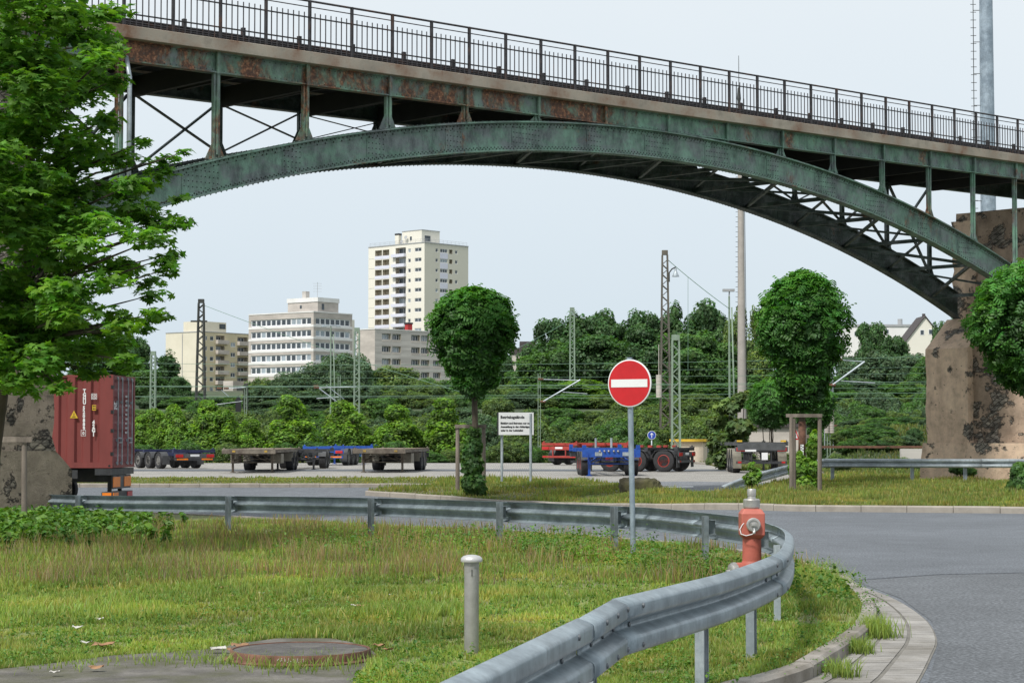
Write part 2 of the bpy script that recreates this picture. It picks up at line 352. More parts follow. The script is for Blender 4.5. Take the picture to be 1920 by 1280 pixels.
M['paper'] = mat('litter_white', (.50, .48, .44), .9, 0, .1, 8)
M['cable'] = mat('cable_black', (.02, .02, .02), .5)
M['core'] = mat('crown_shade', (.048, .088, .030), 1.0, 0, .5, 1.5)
F_ = {}
F_['maple'] = foliage('leaf_maple', (.14, .32, .040), .28, .50)
F_['globe'] = foliage('leaf_globe', (.070, .215, .032), .30, .40)
F_['bright'] = foliage('leaf_young', (.185, .35, .040), .25, .42)
F_['mid'] = foliage('leaf_mid', (.090, .205, .046), .34, .36)
F_['dark'] = foliage('leaf_dark', (.064, .150, .044), .36, .32, (1.1, 1.1, .8))
F_['olive'] = foliage('leaf_olive', (.145, .230, .062), .33, .36)
F_['ivy'] = foliage('leaf_ivy', (.095, .165, .080), .40, .28, (1.0, 1.1, 1.1))
F_['grass'] = foliage('grass_blade', (.235, .325, .072), .28, .42, (1.15, 1.0, .8))
F_['weed'] = foliage('weed_leaf', (.10, .21, .035), .3, .35)
# ------------------------------------------------------------------ leaf / blade scattering (numpy)
def rotmats(nrm, spin):
    n = nrm/np.linalg.norm(nrm, axis=1, keepdims=True)
    t = np.where(np.abs(n[:, 2:3]) < .95, np.array([[0, 0, 1.]]), np.array([[1., 0, 0]]))
    a = np.cross(t, n); a /= np.linalg.norm(a, axis=1, keepdims=True); b = np.cross(n, a)
    c, s = np.cos(spin)[:, None], np.sin(spin)[:, None]
    x = a*c+b*s; y = -a*s+b*c
    return np.stack([x, y, n], axis=2)            # columns
def np_mesh(name, verts, face_sizes, loops, mats, parent=None, col=None, matidx=None, smooth=False):
    me = bpy.data.meshes.new(name); nv = len(verts); nf = len(face_sizes); nl = len(loops)
    me.vertices.add(nv); me.vertices.foreach_set('co', verts.astype(np.float32).ravel())
    me.loops.add(nl); me.loops.foreach_set('vertex_index', loops.astype(np.int32))
    me.polygons.add(nf); st = np.zeros(nf, np.int32); st[1:] = np.cumsum(face_sizes)[:-1]
    me.polygons.foreach_set('loop_start', st); me.polygons.foreach_set('loop_total', face_sizes.astype(np.int32))
    if matidx is not None: me.polygons.foreach_set('material_index', matidx.astype(np.int32))
    me.update(calc_edges=True)
    if col is not None:
        at = me.color_attributes.new('Col', 'FLOAT_COLOR', 'POINT'); c4 = np.ones((nv, 4), np.float32); c4[:, :3] = col
        at.data.foreach_set('color', c4.ravel())
    for m in (mats if isinstance(mats, (list, tuple)) else [mats]): me.materials.append(m)
    o = bpy.data.objects.new(name, me); C.objects.link(o)
    if parent is not None: o.parent = parent
    return o
def T_leaf(): return np.array([[0, -.5, 0], [.32, 0, .10], [0, .5, -.06], [-.32, 0, .10]]), [(0, 1, 2), (0, 2, 3)]
def T_clump():                                    # ragged three-lobed leaf clump
    v = np.array([[0, -.5, 0], [.42, -.12, .08], [.2, .1, .02], [.38, .42, -.05], [0, .3, .06], [-.34, .46, -.04], [-.18, .1, .05], [-.45, -.08, .1]])
    return v, [(0, 1, 2, 6), (0, 6, 7), (2, 3, 4), (4, 5, 6), (2, 4, 6)]
def T_maple():
    pts = [(0, -.42)]; spec = [(.20, -.33), (.12, -.18), (.50, -.06), (.22, .05), (.40, .30), (.14, .22), (0, .58)]
    pts += spec+[(-x, y) for x, y in spec[-2::-1]]
    v = [(x, y, -.25*abs(x)-.12*max(0, y)) for x, y in pts]+[(0, -.05, .04)]; k = len(pts)
    return np.array(v), [(i, (i+1) % k, k) for i in range(k)]
def T_pinnate():                                  # drooping compound leaf seen as one ragged blade
    v = []; f = []
    for i in range(4):
        y = -.4+i*.26; w = .30-.03*i; n = len(v)
        v += [(0, y-.07, 0), (w, y+.10, -.10), (w*.5, y+.17, -.05), (0, y+.09, 0), (-w*.5, y+.17, -.05), (-w, y+.10, -.10)]
        f += [(n, n+1, n+2, n+3), (n, n+3, n+4, n+5)]
    return np.array(v, float), f
def scatter(T, pos, nrm, size, col, spin=None):
    tv, tf = T; K = len(tv); n = len(pos)
    R = rotmats(nrm, spin if spin is not None else rng.uniform(0, 2*pi, n))
    V = np.einsum('kj,nij->nki', tv, R)*size[:, None, None]+pos[:, None, :]
    fs = np.array([len(f) for f in tf]); lp = np.concatenate([np.array(f) for f in tf])
    L = (lp[None, :]+(np.arange(n)*K)[:, None]).ravel()
    return V.reshape(-1, 3), np.tile(fs, n), L, np.repeat(col, K, axis=0)
def join(parts):
    vs = []; fs = []; ls = []; cs = []; off = 0
    for v, f, l, c in parts: vs.append(v); fs.append(f); ls.append(l+off); cs.append(c); off += len(v)
    return np.concatenate(vs), np.concatenate(fs), np.concatenate(ls), np.concatenate(cs)
def tint(n, lo=.65, hi=1.35, warm=.12):
    k = rng.uniform(lo, hi, n)[:, None]; w = rng.normal(0, warm, n)[:, None]
    return k*np.concatenate([1+w, np.ones((n, 1)), 1-w*.6], axis=1)
def ico(r, sub, c, sq, jit, rr):
    bm = bmesh.new(); bmesh.ops.create_icosphere(bm, subdivisions=sub, radius=1)
    vs = np.array([v.co[:] for v in bm.verts]); fs = np.array([[v.index for v in f.verts] for f in bm.faces]); bm.free()
    vs *= (1+rr.uniform(-jit, jit, len(vs)))[:, None]*r; vs *= np.array(sq); return vs+np.array(c), fs
def crown_mesh(name, lobes, n, T, size, mat_leaf, up=.35, inner=.75, jitter=.25, out=.9, seed=1, core=True, drop=0.0, shade=.45, hair=0.0):
    """lobes: list of (cx,cy,cz,rx,ry,rz). Leaves lie in the outer shell of every lobe, clumped, with a dark inner mass."""
    global rng
    rr = np.random.default_rng(seed); keep = rng; rng = rr
    A = np.array([(l[3]*l[4]+l[3]*l[5]+l[4]*l[5]) for l in lobes]); cnt = np.maximum(1, (n*A/A.sum()).astype(int))
    ps = []; ns = []; cs = []
    for l, k in zip(lobes, cnt):
        d = rr.normal(size=(k, 3)); d /= np.linalg.norm(d, axis=1, keepdims=True)
        nc = max(6, k//22); cd = rr.normal(size=(nc, 3)); cd /= np.linalg.norm(cd, axis=1, keepdims=True)
        ci = np.argmax(d @ cd.T, axis=1); crr = rr.uniform(-.5, 1, nc)*jitter
        rad = 1-rr.uniform(0, 1, k)**2*(1-inner)+crr[ci]*.7+rr.normal(0, .03, k)
        p = d*rad[:, None]*np.array(l[3:6])+np.array(l[:3])
        ps.append(p); ns.append(d*out+np.array([0, 0, up])+rr.normal(0, .45, (k, 3)))
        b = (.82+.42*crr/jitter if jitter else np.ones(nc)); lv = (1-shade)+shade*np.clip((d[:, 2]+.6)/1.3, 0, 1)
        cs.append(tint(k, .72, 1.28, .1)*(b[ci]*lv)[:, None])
    p = np.concatenate(ps); nn = np.concatenate(ns); c = np.concatenate(cs)
    zmax = p[:, 2].max(); zmin = p[:, 2].min()
    sz = size*rr.uniform(.65, 1.3, len(p))
    V, F, L, Cc = scatter(T, p, nn, sz, np.clip(c, .05, 3))
    mi = np.zeros(len(F), int)
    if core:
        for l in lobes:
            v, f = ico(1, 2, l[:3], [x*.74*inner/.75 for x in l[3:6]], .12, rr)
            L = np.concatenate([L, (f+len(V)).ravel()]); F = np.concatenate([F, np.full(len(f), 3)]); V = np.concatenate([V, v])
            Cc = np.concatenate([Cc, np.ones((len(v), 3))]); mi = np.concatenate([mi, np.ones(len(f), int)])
    if hair:                                       # sprigs standing out beyond the outline, so that the edge is ragged
        k = int(n*hair); li = rr.integers(0, len(lobes), k); la = np.array(lobes)[li]; d = rr.normal(size=(k, 3)); d /= np.linalg.norm(d, axis=1, keepdims=True)
        p2 = la[:, :3]+d*la[:, 3:6]*(1+rr.uniform(0, .20, k)**1.0)[:, None]; v2, f2, l2, c2 = scatter(T, p2, d*.4+np.array([0, 0, .9])+rr.normal(0, .4, (k, 3)), size*rr.uniform(.6, 1.15, k), tint(k, .8, 1.5, .12))
        L = np.concatenate([L, l2+len(V)]); F = np.concatenate([F, f2]); V = np.concatenate([V, v2]); Cc = np.concatenate([Cc, c2]); mi = np.concatenate([mi, np.zeros(len(f2), int)])
    rng = keep
    return V, F, L, Cc, mi, [mat_leaf, M['core']]
def trunk_mb(h, r, bend=.05, limbs=5, spread=.3, top=None, seed=3):
    rr = random.Random(seed); mb = MB(); pts = []; n = 7
    for i in range(n):
        t = i/(n-1); pts.append((bend*sin(t*5)*h*.3, bend*cos(t*4)*h*.2-bend*h*.2, t*h-.15))
    mb.path(pts, r, 8, radii=[r*(1.25 if i == 0 else 1-.62*i/(n-1)) for i in range(n)])
    for k in range(limbs):
        t = .45+.5*k/max(1, limbs-1); a = rr.uniform(0, 2*pi); b = Vector(pts[min(n-1, int(t*(n-1)))]); L = spread*h*rr.uniform(.7, 1.1)
        mid = b+Vector((cos(a)*L*.5, sin(a)*L*.5, L*.35)); e = b+Vector((cos(a)*L, sin(a)*L, L*.95))
        mb.path([b, mid, e], r*.4, 6, radii=[r*.45, r*.3, r*.12])
    return mb
def make_tree(name, label, cat, loc, crown, trunk, group=None, scale=1.0, rz=0.0):
    t = thing(name, label, cat, loc, rz, group, scale)
    trunk.build('trunk', M['bark'], t, smooth=True)
    V, F, L, Cc, mi, ms = crown; np_mesh('crown', V, F, L, ms, t, Cc, mi)
    return t

# ------------------------------------------------------------------ the setting
def axis_list(segs):
    out = []
    for a, b, st in segs:
        k = max(1, int(round((b-a)/st))); out += [a+(b-a)*i/k for i in range(k)]
    out.append(segs[-1][1]); return out
def grid_sheet(name, xs, ys, off, mats, kind='structure', under=None):
    V = np.array([(x, y, g(x, y)+off) for y in ys for x in xs]); nx, ny = len(xs), len(ys)
    i = np.arange(nx-1)[None, :]+(np.arange(ny-1)*nx)[:, None]
    L = np.stack([i, i+1, i+nx+1, i+nx], axis=2).reshape(-1)
    o = np_mesh(name, V, np.full((nx-1)*(ny-1), 4), L, mats); tag(o, kind=kind)
    return o
ground = grid_sheet('ground', axis_list([(-1500, -250, 250), (-250, -60, 10), (-60, -20, 4), (-20, 30, 1.5), (30, 90, 5), (90, 250, 10), (250, 1500, 250)]),
                    axis_list([(-60, 6, 8), (6, 150, 1.5), (150, 320, 5), (320, 600, 14), (600, 3400, 200)]), -.05, M['embank'])
def sheet(name, poly, off, mat_, step=1.5, kind='structure', minz=None):
    bm = bmesh.new(); vs = [bm.verts.new((p[0], p[1], 0)) for p in poly]; bm.faces.new(vs)
    x0, x1 = min(p[0] for p in poly), max(p[0] for p in poly); y0, y1 = min(p[1] for p in poly), max(p[1] for p in poly)
    for ax, a, b in ((0, x0, x1), (1, y0, y1)):
        t = a+step
        while t < b-1e-3:
            no = (1, 0, 0) if ax == 0 else (0, 1, 0); co = (t, 0, 0) if ax == 0 else (0, t, 0)
            bmesh.ops.bisect_plane(bm, geom=bm.verts[:]+bm.edges[:]+bm.faces[:], plane_co=co, plane_no=no, dist=1e-5); t += step
    bmesh.ops.triangulate(bm, faces=bm.faces[:])
    for v in bm.verts: v.co.z = g(v.co.x, v.co.y)+off
    for f in bm.faces:
        if f.normal.z < 0: f.normal_flip()
    bmesh.ops.recalc_face_normals(bm, faces=bm.faces)
    if sum(f.normal.z for f in bm.faces) < 0: bmesh.ops.reverse_faces(bm, faces=bm.faces)
    me = bpy.data.meshes.new(name); bm.to_mesh(me); bm.free(); me.materials.append(mat_)
    o = bpy.data.objects.new(name, me); C.objects.link(o); return tag(o, kind=kind)
def gp(px, py): p = G(px, py); return (p.x, p.y)
def smooth_line(pts, step=.25):
    """Catmull-Rom through 2-D/3-D points"""
    P_ = [Vector(p) for p in pts]; P_ = [P_[0]*2-P_[1]]+P_+[P_[-1]*2-P_[-2]]; out = []
    for i in range(1, len(P_)-2):
        a, b, c, d = P_[i-1:i+3]; n = max(1, int((c-b).length/step))
        for k in range(n):
            t = k/n; out.append(.5*((2*b)+(c-a)*t+(2*a-5*b+4*c-d)*t*t+(3*b-a-3*c+d)*t**3))
    out.append(P_[-2]); return out
# island edge (kerb) seen from the bottom right of the photo round the tip and back to the left pier
tip = [gp(*q) for q in ((1400, 1318), (1467, 1280), (1523, 1250), (1576, 1215), (1606, 1188), (1616, 1156), (1600, 1126), (1559, 1091), (1500, 1070))]
tip = [(0.1, 10.2), (.95, 11.9)]+tip[1:]
far = [gp(*q) for q in ((1400, 1050), (1320, 1037), (1164, 1022), (945, 1005), (700, 992), (500, 979), (300, 969), (130, 957))]
edge = smooth_line([Vector((x, y, 0)) for x, y in tip+[gp(1455, 1058)]+far], .3)
edge = [(p.x, p.y) for p in edge]
left_end = [(edge[-1][0]-30, edge[-1][1]+6)]
isl = [(-30, 6.4), (-6, 6.4), (-1.2, 8.3)]+edge+left_end
isl_in = [(-30, 6.4), (-6, 6.4), (-1.2, 8.3)]+edge+left_end
sheet('asphalt_road', [(-70, 3), (60, 3), (60, gp(1920, 962)[1]-1.2), gp(1920, 962), gp(1500, 958), gp(1240, 955.5), gp(1160, 954), gp(1000, 948), gp(850, 938), gp(690, 928), gp(690, 922), gp(825, 913), gp(250, 913), (-70, gp(250, 913)[1])], 0, M['asphalt'])
M['asphalt_b'] = asphalt('asphalt_repair', (.112, .120, .130), gs=30)
sheet('asphalt_repair', [gp(1760, 1212), gp(1748, 1165), gp(1690, 1122), gp(1600, 1088), gp(1760, 1077), gp(2300, 1066), (7.5, 9), gp(1740, 1280)], .004, M['asphalt_b'], 1.0)
sheet('asphalt_seam', [gp(1600, 1088.5), gp(1760, 1077.5), gp(2300, 1066.5), gp(2300, 1065.7), gp(1760, 1076.4), gp(1600, 1087.3)], .008, M['asphalt_dark'], 1.0)
sheet('grass_island', isl_in, .085, M['soil'], 1.0)
def kerb(name, line, w, h, mat_, seg=1.0, base=0.0, out=1, gap=.006):
    """row of kerb stones of length seg along a world polyline (surface feature of the road edge)"""
    pts = [Vector((x, y, 0)) for x, y in line]; mb = MB()
    cum = [0]
    for a, b in zip(pts, pts[1:]): cum.append(cum[-1]+(b-a).length)
    def at(s):
        s = max(0, min(cum[-1], s)); i = 0
        while i < len(cum)-2 and cum[i+1] < s: i += 1
        t = (s-cum[i])/max(1e-6, cum[i+1]-cum[i]); p = pts[i].lerp(pts[i+1], t); d = (pts[i+1]-pts[i]).normalized(); return p, Vector((d.y, -d.x, 0))*out
    s = 0
    while s < cum[-1]-.05:
        e = min(cum[-1], s+seg); k = 3; rows = []; dz = random.uniform(-.006, .006)
        for j in range(k+1):
            p, n = at(s+gap+(e-s-2*gap)*j/k); z = g(p.x, p.y)+base
            sec = [(0, -.05), (w, -.05), (w, h*.8), (w-.025, h), (0, h)]
            rows.append([(p.x+n.x*a, p.y+n.y*a, z+c+dz) for a, c in sec])
        m = len(sec); vs = [q for r in rows for q in r]; fs = [(j*m+i, j*m+(i+1) % m, (j+1)*m+(i+1) % m, (j+1)*m+i) for j in range(k) for i in range(m)]
        fs += [tuple(range(m)), tuple(range(k*m+m-1, k*m-1, -1))]; mb.add(vs, fs); s = e
    o = mb.build(name, mat_); return tag(o, kind='structure')
kerb('island_kerb', edge, .13, .115, M['kerb'], 1.0)
# stone gutter between the kerb and the asphalt
gout = smooth_line([Vector((*p, 0)) for p in [(.9, 10.0), (2.0, 11.7), gp(1697, 1315), gp(1726, 1275), gp(1747, 1232), gp(1757, 1200), gp(1736, 1162), gp(1683, 1126), gp(1630, 1105), gp(1559, 1081), gp(1500, 1066)]], .3)
gin = [p for p in edge if p[1] < gp(1500, 1068)[1]]
def resample(line, n):
    pts = [Vector((p[0], p[1], 0)) for p in line]; cum = [0]
    for a, b in zip(pts, pts[1:]): cum.append(cum[-1]+(b-a).length)
    out = []
    for k in range(n):
        s = cum[-1]*k/(n-1); i = 0
        while i < len(cum)-2 and cum[i+1] < s: i += 1
        out.append(pts[i].lerp(pts[i+1], (s-cum[i])/max(1e-6, cum[i+1]-cum[i])))
    return out
ng = 210; A_, B_ = resample(gin, ng), resample(gout, ng); mb = MB(); jb = MB()
for lane in range(3):
    for k in range(0, ng-1):
        t0, t1 = lane/3+.022, (lane+1)/3-.022
        a = A_[k].lerp(B_[k], t0); b = A_[k].lerp(B_[k], t1); e0, e1 = A_[k].lerp(A_[k+1], .975), B_[k].lerp(B_[k+1], .975)
        c = e0.lerp(e1, t1); d = e0.lerp(e1, t0); zz = random.uniform(.0090, .0105)
        mb.quad(*[(p.x, p.y, g(p.x, p.y)+zz) for p in (a, b, c, d)])
        jb.quad(*[(p.x, p.y, g(p.x, p.y)+.004) for p in (A_[k].lerp(B_[k], lane/3), A_[k].lerp(B_[k], (lane+1)/3), A_[k+1].lerp(B_[k+1], (lane+1)/3), A_[k+1].lerp(B_[k+1], lane/3))])
tag(mb.build('gutter_paving', M['gutter']), kind='structure'); tag(jb.build('gutter_bed', M['joint']), kind='structure')
# verge with the trees, kerb towards the camera
ver_near = [gp(2400, 972), gp(1920, 962), gp(1500, 958), gp(1240, 955.5), gp(1160, 954), gp(1000, 948), gp(850, 938), gp(690, 928)]
ver = ver_near+[gp(690, 922), gp(825, 913), gp(825, 899), gp(1000, 903), gp(1160, 911), gp(1240, 925), gp(1330, 929), gp(1400, 924), gp(1480, 905), gp(1545, 896), gp(1600, 893), gp(2400, 893)]
sheet('verge', ver, .10, M['soil2'], 1.5)
kerb('verge_kerb', ver_near[::-1], .14, .15, M['kerb_far'], 1.0, out=1)
strip = [gp(-500, 913), gp(825, 913), gp(825, 899), gp(-500, 899)]
sheet('yard_strip', strip, .09, M['soil2'], 2.0); kerb('strip_kerb', [strip[1], strip[0]], .14, .13, M['kerb_far'], 1.0, out=-1)
yard = [(-90, gp(0, 899)[1]), gp(825, 899), gp(1000, 903), gp(1160, 911), gp(1240, 925), gp(1330, 929), gp(1400, 924), gp(1480, 905), gp(1600, 893), gp(1545, 884), gp(1430, 882), gp(1374, 883), gp(1350, 872), gp(1300, 868), (-90, gp(1300, 868)[1])]
sheet('container_yard', yard, .012, M['pavers'], 2.0)
sheet('yard_asphalt_lane', [gp(1000, 904), gp(1160, 911), gp(1240, 925), gp(1330, 929), gp(1400, 924), gp(1478, 906), gp(1300, 903)], .02, M['asphalt_far'], 2.0)
sheet('yard_asphalt_band', [(-90, 97), (gp(1370, 884)[0], 97), (gp(1360, 881)[0], 102.5), (-90, 102.5)], .02, M['asphalt_dark'], 2.5)
kerb('yard_kerb', [gp(1300, 869), gp(1350, 873), gp(1374, 884)], .2, .14, M['kerb_far'], 1.0)
sheet('lane_marking', [gp(1236, 913.5), gp(1300, 912.5), gp(1300, 914), gp(1236, 915)], .026, M['white'], 3)
# cracked concrete at the bottom left, around the shaft
slab = [(-9, 7.5)]+[gp(*q) for q in ((-250, 1300), (-100, 1288), (0, 1279), (70, 1271), (140, 1262), (212, 1252), (319, 1245), (407, 1238), (450, 1228), (520, 1218), (620, 1218), (690, 1232), (706, 1252), (670, 1300))]+[(-1.0, 6.6)]
sheet('concrete_slab', slab, .092, M['slab'], .5)

# ------------------------------------------------------------------ grass
def in_poly(x, y, poly):
    poly = np.array(poly); r = np.zeros(len(x), bool); j = len(poly)-1
    for i in range(len(poly)):
        xi, yi = poly[i]; xj, yj = poly[j]
        c = ((yi > y) != (yj > y)) & (x < (xj-xi)*(y-yi)/(yj-yi+1e-12)+xi); r ^= c; j = i
    return r
gv = np.vectorize(g)
def vnoise(x, y, s, seed):
    rr = np.random.default_rng(seed); v = np.zeros_like(x)
    for k in range(7):
        a = rr.uniform(0, 2*pi); f = rr.uniform(.6, 1.7)/s; v += np.sin((x*cos(a)+y*sin(a))*f*2*pi+rr.uniform(0, 6.28))
    return v/2.6
def sample(poly, n, y0, y1, margin=1.12, power=2.0, xlo=None, xhi=None):
    """points in the visible wedge, density falling with distance"""
    Y = 1/(1/y1**(power-1)+rng.uniform(0, 1, n)*(1/y0**(power-1)-1/y1**(power-1)))**(1/(power-1)) if power != 1 else rng.uniform(y0, y1, n)
    X = rng.uniform(-.262, .262, n)*Y*margin
    k = in_poly(X, Y, poly); return X[k], Y[k]
def blades(X, Y, off, h, w, lean=.35, col=None):
    n = len(X); Z = gv(X, Y)+off; a = rng.uniform(0, 2*pi, n); dx, dy = np.cos(a), np.sin(a)
    l = rng.uniform(.1, 1, n)*lean*h; la = rng.uniform(0, 2*pi, n); lx, ly = np.cos(la)*l, np.sin(la)*l
    V = np.empty((n, 5, 3)); ww = w/2
    V[:, 0] = np.stack([X-dx*ww, Y-dy*ww, Z], 1); V[:, 1] = np.stack([X+dx*ww, Y+dy*ww, Z], 1)
    V[:, 2] = np.stack([X+lx*.35+dx*ww*.8, Y+ly*.35+dy*ww*.8, Z+h*.55], 1); V[:, 3] = np.stack([X+lx*.35-dx*ww*.8, Y+ly*.35-dy*ww*.8, Z+h*.55], 1)
    V[:, 4] = np.stack([X+lx, Y+ly, Z+h], 1)
    L = (np.array([0, 1, 2, 3, 3, 2, 4])[None]+np.arange(n)[:, None]*5).ravel()
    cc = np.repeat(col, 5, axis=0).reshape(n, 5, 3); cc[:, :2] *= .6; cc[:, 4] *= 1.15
    return V.reshape(-1, 3), np.tile([4, 3], n), L, cc.reshape(-1, 3)
def excl(X, Y, poly): k = ~in_poly(X, Y, poly); return X[k], Y[k]
def patch_col(X, Y, n, dryk=0.0):
    c = tint(n, .75, 1.25, .10); p = vnoise(X, Y, 1.8, 5); q = vnoise(X, Y, .5, 9)
    dry = np.clip((p+.35*q-.45+dryk)*1.5, 0, 1)*rng.uniform(.1, 1, n)
    c = c*(1-dry[:, None])+dry[:, None]*np.array([1.75, 1.15, 1.5])*rng.uniform(.6, 1.2, n)[:, None]
    c *= (1+.14*vnoise(X, Y, 3.2, 3))[:, None]
    isb = rng.uniform(0, 1, n) < .10; c[isb] = np.array([1.9, 1.25, 2.2])*rng.uniform(.6, 1.1, isb.sum())[:, None]
    return np.clip(c, .05, 4)
parts = []
X, Y = sample(isl_in, 640000, 10.2, 46, 1.25, 2.0); X, Y = excl(X, Y, slab); n = len(X)
tall = np.clip(vnoise(X, Y, 2.6, 21)*.55+.42+np.where((Y > 17) & (X < Y*-.02), .35, 0), .25, 1.3)
pass
keep_ = rng.uniform(0, 1, n) < np.clip(.78+.75*vnoise(X, Y, .55, 41)+.35*vnoise(X, Y, 1.6, 43), .08, 1); X, Y, tall = X[keep_], Y[keep_], tall[keep_]; n = len(X)
h = rng.uniform(.015, .062, n)*(.45+tall)*np.where(Y > 17, 1.25, 1); w = .0035+.00055*Y*rng.uniform(.6, 1.2, n)
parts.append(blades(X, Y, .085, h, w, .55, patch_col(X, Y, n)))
# flat dead stalks lying between the live grass
X, Y = sample(isl_in, 26000, 10.5, 30, 1.1, 2.0); X, Y = excl(X, Y, slab); k = vnoise(X, Y, .7, 52) > .25; X, Y = X[k], Y[k]; n = len(X)
parts.append(blades(X, Y, .09, rng.uniform(.012, .035, n), .006+rng.uniform(0, .004, n), 2.4, tint(n, .5, 1.2, .1)*np.array([1.35, .85, 2.0])))
# taller seed heads, reddish, in the back of the island
X, Y = sample(isl_in, 60000, 21, 44, 1.15, 1.6); k = rng.uniform(0, 1, len(X)) < np.clip(.15+vnoise(X, Y, 2.2, 31)*.7+np.where(X < 0, .25, -.1), 0, 1); X, Y = X[k], Y[k]; n = len(X)
c = tint(n, .7, 1.2, .1)*np.array([1.35, .72, 1.9]); c[::3] = tint(len(c[::3]), .8, 1.2)*np.array([1.0, .95, .9])
parts.append(blades(X, Y, .085, rng.uniform(.10, .30, n), .0025+.0003*Y, .5, c))
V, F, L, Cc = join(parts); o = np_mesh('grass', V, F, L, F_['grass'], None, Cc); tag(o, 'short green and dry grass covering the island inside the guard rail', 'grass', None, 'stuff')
parts = []
for poly, yy0, yy1, cnt in ((ver, 38, 90, 120000), (strip, 60, 90, 26000)):
    X, Y = sample(poly, cnt*3, yy0, yy1, 1.2, 1.5); X, Y = X[:cnt], Y[:cnt]; n = len(X)
    hh = rng.uniform(.05, .22, n)*(np.clip(vnoise(X, Y, 3, 8)*.5+.6, .3, 1.2)) if poly is ver else rng.uniform(.02, .12, n)*np.clip(vnoise(X, Y, 2.5, 18)*.5+.6, .2, 1.2)
    parts.append(blades(X, Y, .09, hh, .002+.0005*Y, .4, patch_col(X, Y, n, .35)*np.array([.86,.80,.85])))
V, F, L, Cc = join(parts); o = np_mesh('verge_grass', V, F, L, F_['grass'], None, Cc); tag(o, 'tall rough grass on the verge and yard strips', 'grass', None, 'stuff')
# rough meadow beyond the right hand rail, and edge of the yard
wild = [gp(1545, 889), gp(2500, 889), (60, 92), (60, 145), (-20, 170), (-60, 170), (-60, 126), gp(1300, 866), gp(1374, 882), gp(1430, 881), gp(1545, 883)]
X, Y = sample(wild, 200000, 84, 170, 1.3, 1.2); n = len(X)
V, F, L, Cc = blades(X, Y, -.05, rng.uniform(.06, .25, n), .03+.0006*Y, .5, patch_col(X, Y, n, .3)*np.array([.55, .56, .65])); o = np_mesh('meadow_grass', V, F, L, F_['grass'], None, Cc)
tag(o, 'dry overgrown meadow between the yard and the railway bank', 'grass', None, 'stuff')
# broad-leaved weeds: scattered in the island, dense by the left pier
def weeds(X, Y, off, hh, sz, leaves=9):
    n = len(X); Z = gv(X, Y)+off; idx = np.repeat(np.arange(n), leaves); m = len(idx); H = hh[idx]*rng.uniform(.15, 1, m); r = rng.uniform(.02, .35, m)*hh[idx]; a = rng.uniform(0, 2*pi, m)
    p = np.stack([X[idx]+np.cos(a)*r, Y[idx]+np.sin(a)*r, Z[idx]+H], 1); nr = np.stack([np.cos(a)*.5, np.sin(a)*.5, np.full(m, .8)], 1)+rng.normal(0, .3, (m, 3))
    return scatter(T_leaf(), p, nr, sz[idx]*rng.uniform(.6, 1.3, m), tint(m, .7, 1.4, .12))
parts = []
X, Y = sample(isl_in, 15000, 10.6, 34, 1.1, 2.0); X, Y = excl(X, Y, slab); k = vnoise(X, Y, 1.2, 77) > .0; X, Y = X[k], Y[k]; n = len(X); parts.append(weeds(X, Y, .085, rng.uniform(.02, .12, n), rng.uniform(.012, .032, n)))
X = rng.uniform(-13, -4.0, 2600); Y = rng.uniform(30, 44.5, 2600); k = (rng.uniform(0, 1, 2600) < np.clip((-X/Y-.165)/.05, 0, 1)*np.clip((Y-31)/7, .1, 1)) & in_poly(X, Y, isl_in) & (X > -Y*.275); X, Y = X[k], Y[k]; n = len(X)
parts.append(weeds(X, Y, .085, rng.uniform(.2, .5, n)*np.clip((-X-3)/6, .3, 1), rng.uniform(.09, .15, n), 26))
X = np.concatenate([rng.uniform(.1, 3.2, 260), rng.uniform(-3.5, 2, 200)]); Y = np.concatenate([np.interp(X[:260], [.1, 3.2], [29, 20])-rng.uniform(.2, 2.2, 260), rng.uniform(27, 31, 200)]); k = in_poly(X, Y, isl_in); X, Y = X[k], Y[k]; n = len(X)
parts.append(weeds(X, Y, .085, rng.uniform(.15, .42, n), rng.uniform(.03, .055, n), 16))
E_ = np.array(edge); ii = rng.integers(3, 45, 240); X = E_[ii, 0]+rng.normal(.03, .09, 240); Y = E_[ii, 1]+rng.normal(0, .1, 240); parts.append(weeds(X, Y, .02, rng.uniform(.05, .22, 240), rng.uniform(.015, .03, 240), 14))
V, F, L, Cc = join(parts); o = np_mesh('weeds', V, F, L, F_['weed'], None, Cc); tag(o, 'broad leaved weeds and nettles growing through the island grass', 'weeds', None, 'stuff')
# tufts spilling over the kerb into the gutter
parts = []
for (px, py, r, k, hh) in ((1640, 1195, .16, 500, .22), (1560, 1110, .2, 350, .26), (1535, 1095, .25, 350, .30), (1610, 1225, .12, 260, .15), (1585, 1270, .10, 160, .16), (1490, 1080, .15, 160, .2), (1560, 1262, .08, 120, .12), (600, 1272, .35, 300, .12), (520, 1274, .3, 200, .10), (420, 1266, .25, 160, .10), (682, 1240, .10, 160, .10), (300, 1262, .3, 120, .07), (330, 1245, .3, 200, .06), (120, 1266, .4, 260, .06)):
    p = G(px, py); X = p.x+rng.normal(0, r*.55, k); Y = p.y+rng.normal(0, r*.7, k); parts.append(blades(X, Y, .01 if px > 1000 else .085, rng.uniform(.3, 1, k)*hh, .006+rng.uniform(0, .004, k), .7, tint(k, .8, 1.3, .08)))
V, F, L, Cc = join(parts); o = np_mesh('gutter_grass', V, F, L, F_['grass'], None, Cc); tag(o, 'grass tufts growing out of the kerb joint and stone gutter', 'grass', None, 'stuff')
